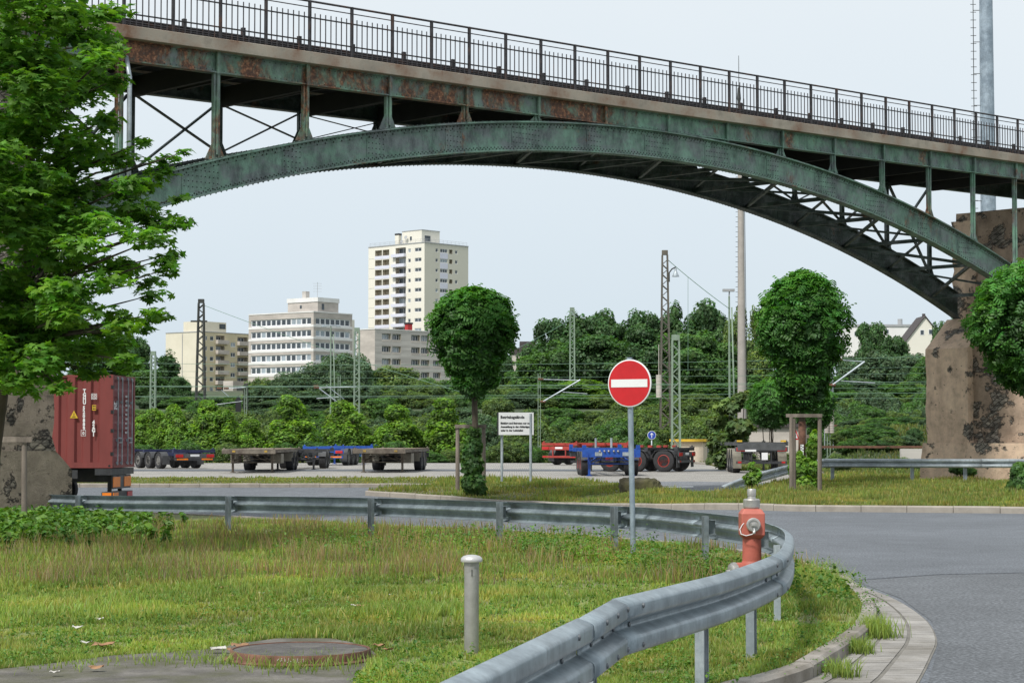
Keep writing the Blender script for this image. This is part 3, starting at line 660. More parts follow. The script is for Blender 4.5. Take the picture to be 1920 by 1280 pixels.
# ------------------------------------------------------------------ the arch bridge
BX, BY, BZ = -5.0244, 48.8485, 12.508
DX, DY = .72122, .69270
GR = .0202; BAY = 1.34581; BW = 4.0
def W(s, w, z): return Vector((BX+DX*s-DY*w, BY+DY*s+DX*w, z))
dvec = Vector((DX, DY, 0)); nvec = Vector((-DY, DX, 0))
ctop = lambda s: 11.194+.02005*s              # top of the concrete edge
cbot = lambda s: ctop(s)-.29
bbot = lambda s: 10.3916+.0185*s              # underside of the edge beam
AC = 13.72
atop = lambda s: -48.52+sqrt(max(1, 59.165**2-(s-13.85)**2))
abot = lambda s: -48.60+sqrt(max(1, 58.425**2-(s-13.69)**2))
S0, S1 = -12.5, 50.0
bridge = thing('arch_bridge', 'old riveted green iron arch bridge with rusty spandrels and black railing crossing the yard', 'bridge', W(AC, 2, 0))
def ribmesh(w0, w1, sa, sb, ftop, fbot, rivets, side):
    mb = MB(); n = 64; wm = (w0+w1)/2
    def strip(za, zb, wa, wb):
        rows = []
        for i in range(n+1):
            s = sa+(sb-sa)*i/n; rows += [W(s, wa, za(s)), W(s, wb, za(s)), W(s, wb, zb(s)), W(s, wa, zb(s))]
        fs = [(4*i+j, 4*i+(j+1) % 4, 4*i+4+(j+1) % 4, 4*i+4+j) for i in range(n) for j in range(4)]+[(0, 1, 2, 3), (4*n+3, 4*n+2, 4*n+1, 4*n)]
        mb.add(rows, fs)
    strip(lambda s: ftop(s)-.03, lambda s: fbot(s)+.03, wm-.02, wm+.02)          # web
    strip(ftop, lambda s: ftop(s)-.032, w0, w1); strip(lambda s: fbot(s)+.032, fbot, w0, w1)   # flanges
    for q in (-1, 1):
        strip(lambda s: ftop(s)-.032, lambda s: ftop(s)-.16, wm+q*.021, wm+q*.036); strip(lambda s: fbot(s)+.16, lambda s: fbot(s)+.032, wm+q*.021, wm+q*.036)
    # flange cover plates of growing thickness, splice plates on the web
    for a, b, t in ((8, 16, .018), (sa+1.2, sa+6, .02), (22, 27, .02)): strip(lambda s: ftop(s)+t, ftop, w0+.02, w1-.02) if b < sb else None
    if rivets:
        f = side*1
        def rivet(s, z, wr, r=.027):
            c = W(s, wr, z); a = Vector(dvec)*r; u = Vector((0, 0, r)); t = nvec*(-.03); mb.add([c+a, c+u, c-a, c-u, c+t*.9], [(0, 1, 4), (1, 2, 4), (2, 3, 4), (3, 0, 4)], 1)
        s = sa
        while s < sb:
            rivet(s, ftop(s)-.075, wm-.036); rivet(s+.09, ftop(s)-.125, wm-.036) if int(s*7) % 2 else None
            rivet(s, fbot(s)+.075, wm-.036); rivet(s+.06, fbot(s)+.125, wm-.036)
            s += .13
        rr = random.Random(5)
        for s in [sa+1.6+k*2.69 for k in range(16)]:
            if s > sb-1: break
            hgt = ftop(s)-fbot(s); wd = .55 if int(s) % 2 else .3
            strip2 = [W(s-wd, wm-.0215, fbot(s-wd)+.165), W(s+wd, wm-.0215, fbot(s+wd)+.165), W(s+wd, wm-.0215, ftop(s+wd)-.165), W(s-wd, wm-.0215, ftop(s-wd)-.165)]
            mb.add([p-nvec*.012 for p in strip2]+strip2, [(0, 1, 2, 3), (0, 4, 5, 1), (1, 5, 6, 2), (2, 6, 7, 3), (3, 7, 4, 0)])
            for i in range(int(wd*2/.12)):
                for j in range(4): rivet(s-wd+.06+i*.12, fbot(s)+.2+j*(hgt-.4)/3, wm-.034, .019)
        # rivet heads standing on the top and hanging under the flanges
        s = sa
        while s < sb:
            for wz in (w0+.05, w1-.05):
                for z, q in ((ftop(s), 1), (fbot(s), -1)):
                    c = W(s, wz, z); a = dvec*.03; b = nvec*.03; mb.add([c+a, c+b, c-a, c-b, c+Vector((0, 0, .036*q))], [(0, 1, 4), (1, 2, 4), (2, 3, 4), (3, 0, 4)])
            s += .155
    return mb
M['rivet'] = mat('rivet_head', (.045, .06, .05), .6, .2, .5, 8)
M['arch_rib'] = painted_iron('green_iron_rib', (.145, .255, .195), .37)
ribmesh(.0, .34, -7.4, 35.2, atop, abot, True, 1).build('arch_rib', [M['arch_rib'], M['rivet']], bridge, world=True)
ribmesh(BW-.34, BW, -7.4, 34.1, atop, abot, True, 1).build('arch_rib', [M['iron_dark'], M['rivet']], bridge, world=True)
# edge beams under the deck
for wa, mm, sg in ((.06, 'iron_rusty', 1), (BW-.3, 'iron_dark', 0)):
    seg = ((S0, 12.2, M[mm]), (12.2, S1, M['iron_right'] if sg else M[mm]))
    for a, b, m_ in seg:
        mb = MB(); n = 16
        def sb_(za, zb, w0, w1):
            rows = []
            for i in range(n+1):
                s = a+(b-a)*i/n; rows += [W(s, w0, za(s)), W(s, w1, za(s)), W(s, w1, zb(s)), W(s, w0, zb(s))]
            mb.add(rows, [(4*i+j, 4*i+(j+1) % 4, 4*i+4+(j+1) % 4, 4*i+4+j) for i in range(n) for j in range(4)]+[(0, 1, 2, 3), (4*n+3, 4*n+2, 4*n+1, 4*n)])
        sb_(lambda s: cbot(s), lambda s: bbot(s)+.03, wa+.10, wa+.13); sb_(lambda s: bbot(s)+.03, lambda s: bbot(s), wa, wa+.24); sb_(lambda s: bbot(s)+.12, lambda s: bbot(s)+.03, wa+.085, wa+.10)
        sb_(cbot, lambda s: cbot(s)-.03, wa+.04, wa+.2)
        if sg:
            s = a
            while s < b:
                for z in (bbot(s)+.075, cbot(s)-.07):
                    c = W(s, wa+.085, z); d1 = dvec*.018; u = Vector((0, 0, .018)); mb.add([c+d1, c+u, c-d1, c-u, c-nvec*.014], [(0, 1, 4), (1, 2, 4), (2, 3, 4), (3, 0, 4)], 1)
                s += .17
        mb.build('edge_beam', [m_, M['rivet']], bridge, world=True)
# deck slab with concrete edges
mb = MB(); n = 40
def deckstrip(za, zb, w0, w1):
    rows = []
    for i in range(n+1):
        s = S0+(S1-S0)*i/n; rows += [W(s, w0, za(s)), W(s, w1, za(s)), W(s, w1, zb(s)), W(s, w0, zb(s))]
    mb.add(rows, [(4*i+j, 4*i+(j+1) % 4, 4*i+4+(j+1) % 4, 4*i+4+j) for i in range(n) for j in range(4)]+[(0, 1, 2, 3), (4*n+3, 4*n+2, 4*n+1, 4*n)])
deckstrip(ctop, cbot, -.10, .34); deckstrip(ctop, cbot, BW-.34, BW+.1); mb.build('concrete_edge', M['deck_conc'], bridge, world=True, bevel=.012)
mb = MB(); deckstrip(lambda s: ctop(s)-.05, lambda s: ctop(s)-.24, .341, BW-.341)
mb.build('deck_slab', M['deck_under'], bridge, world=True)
# spandrel posts, cross frames, bracing
def post(mb, s, w, z0, z1, gus=True):
    for q in (-1, 1): mb.beam(W(s+q*.065, w, z0), W(s+q*.065, w, z1), .05, .10, side=dvec)
    z = z0+.25
    while z < z1-.1: mb.beam(W(s-.06, w-.035, z), W(s+.06, w-.035, z), .012, .12, side=nvec) if int(z*3) % 2 else None; z += .3
    mb.beam(W(s, w-.056, z0+.1), W(s, w-.056, min(z1+.5, cbot(s))), .03, .07, side=dvec)
    if gus:
        hh = min(.42, z1-z0)
        if hh > .05: mb.prism([(-.30, 0), (.30, 0), (.09, hh), (-.09, hh)], W(s, w-.012, z0-.02), dvec, (0, 0, 1), nvec*.024)
for k in range(-3, 17):
    s = k*2*BAY
    for w, back in ((.17, False), (BW-.17, True)):
        if k < -3 or s > 33.5: 
            if s > 45: continue
        z0 = atop(s) if -7 < s < 34 else 4; z1 = bbot(s)
        if s > 34 or s < -7: continue
        mb = MB()
        if z1 > z0+.02: post(mb, s, w, z0, z1)
        mb.beam(W(s, w-.10, max(z0, z1)-.02), W(s, w-.10, cbot(s)), .09, .05, side=dvec)      # stiffener over the beam
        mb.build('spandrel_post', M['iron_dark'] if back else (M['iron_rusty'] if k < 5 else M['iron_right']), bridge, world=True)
mb = MB(); mb2 = MB(); mb3 = MB()
for k in range(-3, 17):
    s = k*2*BAY
    if s < -7.2 or s > 34: continue
    z1 = bbot(s)+.12
    mb.beam(W(s, .3, z1), W(s, BW-.3, z1), .14, .5, side=dvec)                                # floor beams
    mb.beam(W(s+BAY, .3, z1+.2), W(s+BAY, BW-.3, z1+.2), .1, .25, side=dvec)
    zt, zb = atop(s), abot(s)
    mb2.beam(W(s, .2, zb+.1), W(s, BW-.2, zb+.1), .12, .12, side=dvec)
    if False:
        mb3 = MB(); mb3.beam(W(s, .25, zt+.1), W(s, BW-.25, bbot(s)), .05, .06, side=dvec); mb3.beam(W(s, BW-.25, zt+.1), W(s, .25, bbot(s)), .05, .06, side=dvec); mb3.build('cross_bracing', M['iron_dark'], bridge, world=True)
    s2 = s+2*BAY
    if s2 < 34.2:
        a, b = (.25, BW-.25) if k % 2 else (BW-.25, .25)
        mb2.beam(W(s, a, abot(s)+.12), W(s2, b, abot(s2)+.12), .10, .10); mb2.beam(W(s, b, abot(s)+.2), W(s2, a, abot(s2)+.2), .07, .07)
        ww = BW-.2
        if bbot(s)-atop(s) > .35 and bbot(s2)-atop(s2) > .35:
            mb3 = MB(); mb3.beam(W(s+.1, ww, atop(s)+.12), W(s2-.1, ww, bbot(s2)-.05), .08, .10, side=dvec); mb3.beam(W(s+.1, ww, bbot(s)-.05), W(s2-.1, ww, atop(s2)+.12), .08, .10, side=dvec); mb3.build('cross_bracing', M['iron_dark'], bridge, world=True)
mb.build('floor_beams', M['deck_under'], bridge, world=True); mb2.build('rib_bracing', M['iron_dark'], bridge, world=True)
# railing
RH = 1.3
rail = MB()
def rtop(s): return ctop(s)+RH
for zo, r in ((-.02, .028), (-.17, .014)):
    rail.tube(W(S0, 0, rtop(S0)+zo), W(S1, 0, rtop(S1)+zo), r, n=8)
ro = rail.build('top_rail', M['rail_iron'], bridge, world=True, smooth=True)
for k in range(-9, 36):
    s = k*BAY
    if s < S0+.2 or s > S1-.2: continue
    pm = MB(); pm.beam(W(s, 0, ctop(s)-.02), W(s, 0, rtop(s)), .055, .075, side=dvec); pm.build('railing_post', M['rail_iron'], bridge, world=True)
    if s+BAY > S1: continue
    pn = MB()
    for zo in (.29, .87): pn.beam(W(s+.03, 0, ctop(s)+zo+.0), W(s+BAY-.03, 0, ctop(s+BAY)+zo), .035, .03)
    for i in range(1, 8):
        ss = s+BAY*i/8; pn.tube(W(ss, 0, ctop(ss)+.03), W(ss, 0, ctop(ss)+.99), .0155, n=5)
    pn.build('railing_panel', M['rail_iron'], bridge, world=True)
cb = MB()                                        # duct and pipes lying along the walkway behind the railing
for w, zo, r in ((.18, .09, .028), (.30, .17, .028), (.42, .25, .035)): cb.tube(W(S0, w, ctop(S0)+zo), W(S1, w, ctop(S1)+zo), r, n=6)
for k in range(-6, 28):
    s = k*1.72; cb.beam(W(s, .42, ctop(s)-.04), W(s, .42, ctop(s)+.46), .09, .09, side=dvec) if S0 < s < S1 else None
cb.build('cable_duct', M['rail_iron'], bridge, world=True)
# drain pipe down the pier on the left
dp = MB(); dp.path([W(-5.25, .1, 10.4), W(-5.25, -.06, 9.9), W(-5.25, -.06, 6.2)], .055, 10); dp.build('downpipe', M['galv_light'], bridge, world=True, smooth=True)

# ------------------------------------------------------------------ stone piers
def rough_block(mb, s0, s1, w0, w1, z0, z1, amp=.03, step=.35, slope=None):
    """box in bridge coordinates with a gently broken surface; slope = (s_top0) start of the top face for a battered end"""
    rr = random.Random(int((s0+w0+z0)*100)); 
    def face(fn, nu, nv):
        n0 = len(mb.v); vs = []
        for j in range(nv+1):
            for i in range(nu+1): vs.append(fn(i/nu, j/nv))
        mb.add(vs, [(j*(nu+1)+i, j*(nu+1)+i+1, (j+1)*(nu+1)+i+1, (j+1)*(nu+1)+i) for j in range(nv) for i in range(nu)])
    def jit(s, w, z):
        a = amp; return (s+a*sin(z*3.1+w*2.3)*.5+a*sin(z*7.7+w*5.1)*.4, w+a*sin(z*2.7+s*3.3)*.5+a*sin(z*8.1+s*6.1)*.4, z)
    ns, nw, nz = [max(1, int(abs(b-a)/step)) for a, b in ((s0, s1), (w0, w1), (z0, z1))]
    sa = s0 if slope is None else slope[0]; sb = s1 if slope is None else slope[1]
    L0 = lambda v: s0+(sa-s0)*v; L1 = lambda v: s1+(sb-s1)*v
    face(lambda u, v: W(*jit(L0(v)+(L1(v)-L0(v))*u, w0, z0+(z1-z0)*v)), ns, nz); face(lambda u, v: W(*jit(L0(v)+(L1(v)-L0(v))*u, w1, z0+(z1-z0)*v)), ns, nz)
    face(lambda u, v: W(*jit(L0(v), w0+(w1-w0)*u, z0+(z1-z0)*v)), nw, nz); face(lambda u, v: W(*jit(L1(v), w0+(w1-w0)*u, z0+(z1-z0)*v)), nw, nz)
    face(lambda u, v: W(*jit(sa+(sb-sa)*u, w0+(w1-w0)*v, z1)), ns, nw)
pr = thing('bridge_pier', 'tall right hand stone bridge pier with flaking tan plaster and bare patches', 'bridge pier', W(36, 2, 0))
mb = MB(); rough_block(mb, 32.5, 39, 2.35, 4.18, -.2, 4.95, .035); mb.build('buttress', M['pier_r'], pr, world=True, smooth=True, auto=55)
mb = MB(); rough_block(mb, 32.5, 39, 2.35, 4.18, 4.951, 6.12, .02, .35, (33.93, 39)); mb.build('springing_stone', M['pier_r'], pr, world=True, smooth=True, auto=55)
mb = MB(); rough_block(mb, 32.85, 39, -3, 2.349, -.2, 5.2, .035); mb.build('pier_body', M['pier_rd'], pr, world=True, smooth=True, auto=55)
mb = MB(); rough_block(mb, 34.5, 39.2, -.3, 4.1, 6.121, 10.2, .05); mb.build('upper_wall', M['pier_rd'], pr, world=True, smooth=True, auto=55)  # shade under the bridge put into the darker plaster colour
mb = MB(); rough_block(mb, 34.42, 35.6, 3.2, 4.22, 6.13, 9.9, .08); mb.build('wall_corner', M['pier_r'], pr, world=True, smooth=True, auto=55)
mb = MB(); rough_block(mb, 32.28, 38, -3, 4.35, -.3, 1.45, .05, .3, (32.45, 38)); mb.build('plinth', M['pier_r'], pr, world=True, smooth=True, auto=55)
pl = thing('bridge_pier', 'left hand stone bridge pier with a chamfered rough plinth behind the maple', 'bridge pier', W(-10, 2, 0))
mb = MB(); rough_block(mb, -16, -6.85, -.35, 4.3, -.6, .94, .04, .3); mb.build('plinth', M['pier_lb'], pl, world=True, smooth=True, auto=55)
mb = MB(); rough_block(mb, -16, -6.85, -.35, 4.3, .941, 1.36, .03, .2, (-16, -7.27)); mb.build('chamfer', M['pier_lb'], pl, world=True, smooth=True, auto=55)
mb = MB(); rough_block(mb, -16, -7.27, -.33, 4.2, 1.361, 5.9, .07, .3); mb.build('pier_body', M['pier_l'], pl, world=True, smooth=True, auto=55)
mb = MB(); rough_block(mb, -16, -8.0, -.3, 4.1, 5.901, 10.3, .06, .3); mb.build('upper_wall', M['pier_l'], pl, world=True, smooth=True, auto=55)
# ------------------------------------------------------------------ guard rails
PROF = [(.006, .31), (.020, .309), (.070, .288), (.080, .280), (.083, .268), (.083, .222), (.079, .210), (.070, .203), (.016, .178), (.004, .171), (0, .162), (0, .148), (.004, .139), (.016, .132), (.070, .107), (.079, .100), (.083, .088), (.083, .042), (.080, .030), (.070, .022), (.020, .001), (.006, 0)]
def rail_beams(root, pts, ztop, sgn=1, segs=None, matn='galv', bolts=True):
    """W-beam swept along pts (x,y) with top height ztop(i); cut into lapped lengths at the index list segs"""
    n = len(pts); segs = segs or [0, n-1]
    for a, b in zip(segs, segs[1:]):
        mb = MB(); rows = []; K = len(PROF); bm_ = MB()
        for j in range(a, b+1):
            p = pts[j]; q0 = pts[max(0, j-1)]; q1 = pts[min(n-1, j+1)]; d = Vector((q1[0]-q0[0], q1[1]-q0[1], 0)).normalized(); nn = Vector((d.y, -d.x, 0))*sgn
            off = .006*((segs.index(a)) % 2)
            rows.append([(p[0]+nn.x*(u+off), p[1]+nn.y*(u+off), ztop[j]-.31+v) for u, v in PROF])
            if bolts and (j in (a+1, b-1) or b-a <= 3 and j == b):
                for v in (.26, .05): bm_.lathe([(.016, 0), (.013, .008), (.004, .011)], (p[0]+nn.x*(.084+off), p[1]+nn.y*(.084+off), ztop[j]-.31+v), 8, nn)
                bm_.lathe([(.016, 0), (.013, .008), (.004, .011)], (p[0]+nn.x*(.004+off), p[1]+nn.y*(.004+off), ztop[j]-.155), 8, nn)
        mb.add([q for r in rows for q in r], [(j*K+i, j*K+i+1, (j+1)*K+i+1, (j+1)*K+i) for j in range(b-a) for i in range(K-1)])
        o = mb.build('rail_beam', M[matn], root, world=True, smooth=True, recalc=True, auto=50); so = o.modifiers.new('t', 'SOLIDIFY'); so.thickness = .005; so.offset = 0
        if bm_.v: bm_.build('bolt', M['bolt'], o, world=True, smooth=True)
def sigma_post(root, x, y, ztop, d, matn='galv_post', h=None):
    d = Vector((d[0], d[1], 0)).normalized(); n_ = Vector((-d.y, d.x, 0)); z0 = g(x, y)-.1
    prof = [(-.05, -.028), (-.05, .028), (-.044, .028), (-.044, .0), (-.018, -.0), (-.010, .018), (.010, .018), (.018, 0), (.044, 0), (.044, .028), (.05, .028), (.05, -.028), (.044, -.028), (.044, -.006), (.021, -.006), (.013, .012), (-.013, .012), (-.021, -.006), (-.044, -.006), (-.044, -.028)]
    mb = MB()
    for a, w_, dp in ((-.056, .010, .058), (.056, .010, .058), (-.018, .008, .046), (.018, .008, .046)): mb.prism([(a-w_/2, -dp/2), (a+w_/2, -dp/2), (a+w_/2, dp/2), (a-w_/2, dp/2)], (x, y, z0), d, n_, (0, 0, ztop-z0))
    mb.prism([(-.0505, -.004), (.0505, -.004), (.0505, .004), (-.0505, .004)], (x, y, z0+.002), d, n_, (0, 0, ztop-z0-.006)); return mb.build('post', M[matn], root, world=True)
gr = thing('guard_rail', 'galvanised steel guard rail curving round the grass island in the foreground', 'guard rail', gnd(2, 15))
near = [(-1.05, 5.4, .80), (-.27, 6.87, .80), (.3, 9.38, .80)]
ctrl = [(.52, 10.5, .80), (.86, 11.4, .795), (1.36, 12.75, .79), (1.88, 14.5, .79), (2.13, 15.8, .785), (2.36, 17.3, .78), (2.53, 18.65, .77), (2.65, 20.1, .755), (2.67, 21.6, .745), (2.60, 23.3, .73), (2.02, 26.85, .69), (1.56, 28.2, .675), (-.08, 31.0, .65), (-2.35, 34.7, .595), (-5.31, 38.0, .535), (-9.14, 42.4, .42), (-13, 46.5, .40)]
sm = smooth_line([Vector(c) for c in ctrl], .3)
line = []
for a, b in zip(near, near[1:]+[ctrl[0]]):
    a = Vector(a); b = Vector(b); k = max(2, int((b-a).length/.35)); line += [a.lerp(b, t/k) for t in range(k)]
i_kink1 = None
full = line+sm; XY = [(p.x, p.y) for p in full]; ZT = [p.z for p in full]
def nearest(x, y): return min(range(len(full)), key=lambda i: (full[i].x-x)**2+(full[i].y-y)**2)
cuts = [0, nearest(.3, 9.38), nearest(.52, 10.5), nearest(1.93, 14.5), nearest(2.75, 20.5), nearest(2.3, 25.2), nearest(1.56, 28.2), nearest(-.08, 31), nearest(-2.35, 34.7), nearest(-5.31, 38), nearest(-9.14, 42.4), len(full)-1]
rail_beams(gr, XY, ZT, 1, cuts)
for x, y, up in ((-.72, 6.0, 0), (.50, 10.15, 0), (1.18, 12.35, 0), (1.72, 13.95, 0), (2.42, 17.0, 0)):
    i = nearest(x, y); d = (full[i+1]-full[i-1]).normalized(); nn = Vector((-d.y, d.x, 0)); p = full[i]+nn*.055
    sigma_post(gr, p.x, p.y, ZT[i]-.05, d, 'galv_light')
for x, y in ((2.66, 20.6), (2.5, 24.1), (1.56, 28.2), (-.08, 31.0), (-2.35, 34.7), (-5.31, 38.0), (-9.14, 42.4)):
    i = nearest(x, y); d = (full[i+1]-full[i-1]).normalized(); nn = Vector((-d.y, d.x, 0)); p = full[i]+nn*.13
    po = sigma_post(gr, p.x, p.y, ZT[i]+(.0 if y > 25 else -.02), d)
    mb = MB(); c = full[i]+nn*.06; rz = atan2(d.y, d.x)
    mb.box((c.x, c.y, ZT[i]-.07), (.06, .12, .008), rz); mb.box((c.x+d.x*.03, c.y+d.y*.03, ZT[i]-.155), (.008, .12, .16), rz); mb.box((c.x, c.y, ZT[i]-.24), (.06, .12, .008), rz)
    mb.build('spacer', M['galv_post'], po, world=True)
gr2 = thing('guard_rail', 'straight guard rail before the stone pier with its end ramped into the grass', 'guard rail', gnd(12, 70))
q = [(1352, 927, .12), (1400, 920, .35), (1480, 909, .62), (1530, 898.5, .74), (1548, 891.5, .76), (1562, 890.3, .76), (1650, 891, .76), (1780, 891, .76), (1920, 891, .76), (2200, 891, .76)]
YY = [6138/(927-820), 60, 66, 69, 70.6, 70.8, 70.4, 70.0, 70.0, 69.5]; pts2 = []
for (px, py, z), Yq in zip(q, YY): p = P(px, 900, Yq); pts2.append(Vector((p.x, Yq, z+.02+.12)))
s2 = smooth_line(pts2, .6); XY2 = [(p.x, p.y) for p in s2]; ZT2 = [p.z+g(p.x, p.y) for p in s2]
rail_beams(gr2, XY2, ZT2, 1, [0, len(s2)//4, len(s2)//2, 3*len(s2)//4, len(s2)-1], 'galv_light', False)
for px in (1572, 1697, 1822, 1947):
    i = min(range(len(s2)), key=lambda j: abs(s2[j].x/s2[j].y*FL+960-px)); sigma_post(gr2, s2[i].x, s2[i].y+.12, ZT2[i]-.05, (1, 0), 'galv_light')

# ------------------------------------------------------------------ hydrant, vent pipe, shaft
hp = gnd(2.24, 18.6, .012)
hy = thing('fire_hydrant', 'faded red pillar fire hydrant with grey caps inside the bend of the guard rail', 'hydrant', hp)
mb = MB(); mb.lathe([(.155, -.02), (.155, .02), (.16, .035), (.10, .05), (.092, .09), (.090, .50), (.086, .72)], n=28); mb.lathe([(.125, .40), (.092, .49)], n=28)
mb.lathe([(.001, .0), (.062, .02), (.072, .12), (.078, .16)], (-.02, -.02, .42), 20, (-1, -.35, -.12)); mb.build('barrel', M['hyd_red'], hy, smooth=True, auto=40)
mb = MB(); a, c_ = .108, .075; zz = [(.70, .088), (.735, .112), (.93, .112), (.975, .083)]
rows = []
for z, w in zz: rows += [(w*sx*(1 if i % 2 else .96), w*sy, z) for i, (sx, sy) in enumerate(((-1, -1), (1, -1), (1, 1), (-1, 1)))]
mb.add(rows, [(4*i+j, 4*i+(j+1) % 4, 4*i+4+(j+1) % 4, 4*i+4+j) for i in range(3) for j in range(4)]+[(3, 2, 1, 0), (12, 13, 14, 15)])
hd = mb.build('head', M['hyd_red'], hy, bevel=.012)
mb = MB(); mb.lathe([(.070, .97), (.074, .985), (.078, .99), (.078, 1.055), (.070, 1.066), (.040, 1.07), (.036, 1.09), (.04, 1.095), (.042, 1.15), (.036, 1.16)], n=32); mb.build('bonnet', M['steel'], hy, smooth=True, auto=35)
mb = MB(); mb.lathe([(.045, .10), (.062, .105), (.066, .125), (.066, .145), (.058, .155), (.045, .156), (.042, .148), (.02, .148), (.018, .165), (.004, .168)], (0, 0, .83), 32, (0, -1, 0)); mb.box((0, -.165, .83), (.05, .02, .018), 0)
oc = mb.build('outlet_cap', M['steel'], hy, smooth=True, auto=35)
mb = MB(); mb.path([(.0, -.17, .80), (.01, -.175, .76), (-.02, -.17, .745), (-.07, -.15, .73), (-.115, -.13, .745), (-.125, -.12, .79), (-.10, -.115, .83), (-.085, -.112, .845)], .004, 6); mb.box((.0, -.175, .765), (.02, .012, .03)); mb.build('cap_chain', M['white'], oc, smooth=True)
mb = MB(); ax = Vector((-1, -.35, -.12)); mb.lathe([(.060, .14), (.078, .145), (.080, .165), (.080, .18), (.070, .185), (.068, .20), (.05, .21), (.02, .212), (.018, .245), (.004, .25)], (-.02, -.02, .42), 32, ax); mb.build('outlet_cap', M['steel'], hy, smooth=True, auto=35)
vp = thing('vent_pipe', 'upright grey vent pipe with a domed cap in the near grass', 'vent pipe', gnd(*gp(884, 1245), .008))
mb = MB(); mb.lathe([(.050, -.05), (.053, .0), (.054, .62), (.056, .76)], n=28); mb.build('pipe', M['steel'], vp, smooth=True, auto=40)
mb = MB(); mb.lathe([(.056, .735), (.078, .737), (.080, .748), (.077, .765), (.060, .779), (.03, .787), (.004, .789)], n=32); mb.build('cap', M['white'] if 0 else mat('cap_aluminium', (.55, .54, .53), .4, .5, .08, 8), vp, smooth=True, auto=50)
mb = MB(); mb.box((0.004, -.0545, .66), (.006, .004, .05)); mb.build('slot', M['cable'], vp)
sp = gp(566, 1237)
sh = thing('shaft_cover', 'round rusty steel shaft ring with a dark concrete lid set in the cracked slab', 'manhole', Vector(((566-960)/FL*14.12, 14.12, .066)))
mb = MB(); mb.lathe([(.53, -.03), (.54, .035), (.500, .045), (.495, .088), (.49, .096), (.478, .096), (.475, .088), (.47, .05)], n=64); mb.build('ring', M['rust'], sh, smooth=True, auto=30)
mb = MB(); mb.lathe([(.474, .05), (.474, .088), (.46, .091), (.2, .093), (.001, .093)], n=48); mb.build('lid', M['lid'], sh, smooth=True, auto=30)
mb = MB(); rr = random.Random(4)
for i in range(9):                                # pale scribbled chalk letters on the rim
    a0 = -pi/2-.22+i*.045; zc = .068
    pts = [(cos(a0+rr.uniform(0, .035))*.503, sin(a0+rr.uniform(0, .035))*.503, zc+rr.uniform(-.018, .022)) for _ in range(4)]; mb.path(pts, .0016, 4)
mb.build('chalk_scribble', M['chalk'], sh)
mb = MB()
for a in (-1.9, -1.3, -.8): mb = MB(); mb.box((cos(a)*.50, sin(a)*.50, .06), (.02, .012, .05), a+pi/2); mb.build('ring_lug', M['rust'], sh)

# litter and dry leaves
def litter(name, label, cat, px, py, s, m_, curl=.4):
    p = G(px, py, .10); mb = MB(); rr = random.Random(px*7+py); n = 5
    for j in range(n):
        for i in range(n): mb.v.append(((i-2)*s/4+rr.uniform(-.1, .1)*s, (j-2)*s/6+rr.uniform(-.1, .1)*s, abs(i-2)*s*.12*curl+rr.uniform(0, .22)*s+.012))
    for j in range(n-1):
        for i in range(n-1): mb.f.append((j*n+i, j*n+i+1, (j+1)*n+i+1, (j+1)*n+i)); mb.m.append(0)
    mb.v = [(x+p.x, y+p.y, z+p.z) for x, y, z in mb.v]; t = thing(name, label, cat, p); mb.build('sheet', m_, t, world=True)
for i, (px, py, s, k) in enumerate(((145, 1180, .09, 'w'), (186, 1164, .08, 'w'), (162, 1209, .09, 'w'), (146, 1137, .06, 'w'), (491, 1115, .07, 'w'), (408, 1222, .12, 'w'), (678, 1140, .10, 'b'), (665, 1138, .07, 'w'), (450, 1216, .12, 'b'), (462, 1222, .10, 'b'), (438, 1223, .10, 'b'), (195, 1215, .15, 'b'), (415, 1105, .11, 'b'), (430, 1120, .08, 'b'), (1008, 1034, .07, 'w'), (733, 1117, .04, 'w'), (104, 1265, .07, 'w'), (180, 1256, .09, 'b'), (710, 1215, .1, 'b'), (725, 1222, .08, 'b'))):
    if k == 'w': litter('litter', ['crumpled white paper scrap left of the slab in the grass', 'pale scrap of paper lying highest of the left hand litter', 'whitish paper scrap nearest the bottom left slab edge', 'tiny pale scrap far left in the grass', 'small pale scrap lying alone mid grass left of centre', 'whitish folded paper sheet beside the rusty shaft ring', 'x', 'small white scrap beside a brown leaf above the shaft', '', '', '', '', '', '', 'white scrap in the grass right of the vent pipe', 'tiny white scrap left of the vent pipe', 'white scrap on the slab edge at the bottom left'][i], 'litter', px, py, s, M['paper'])
    else: litter('dry_leaf', {6: 'curled brown leaf lying alone above the shaft', 8: 'brown dry leaf against the left rim of the shaft, upper', 9: 'brown dry leaf touching the left rim of the shaft', 10: 'brown dry leaf left of the shaft, next to white paper', 11: 'flat brown leaf patch in grass at the lower left', 12: 'brown leaf lying mid grass left of centre, upper', 13: 'brown leaf lying mid grass left of centre, lower', 17: 'brown leaf on the edge of the concrete at bottom left', 18: 'brown leaf at the right rim of the shaft, upper', 19: 'brown leaf at the right rim of the shaft, lower'}[i], 'leaf', px, py, s, M['brown'])

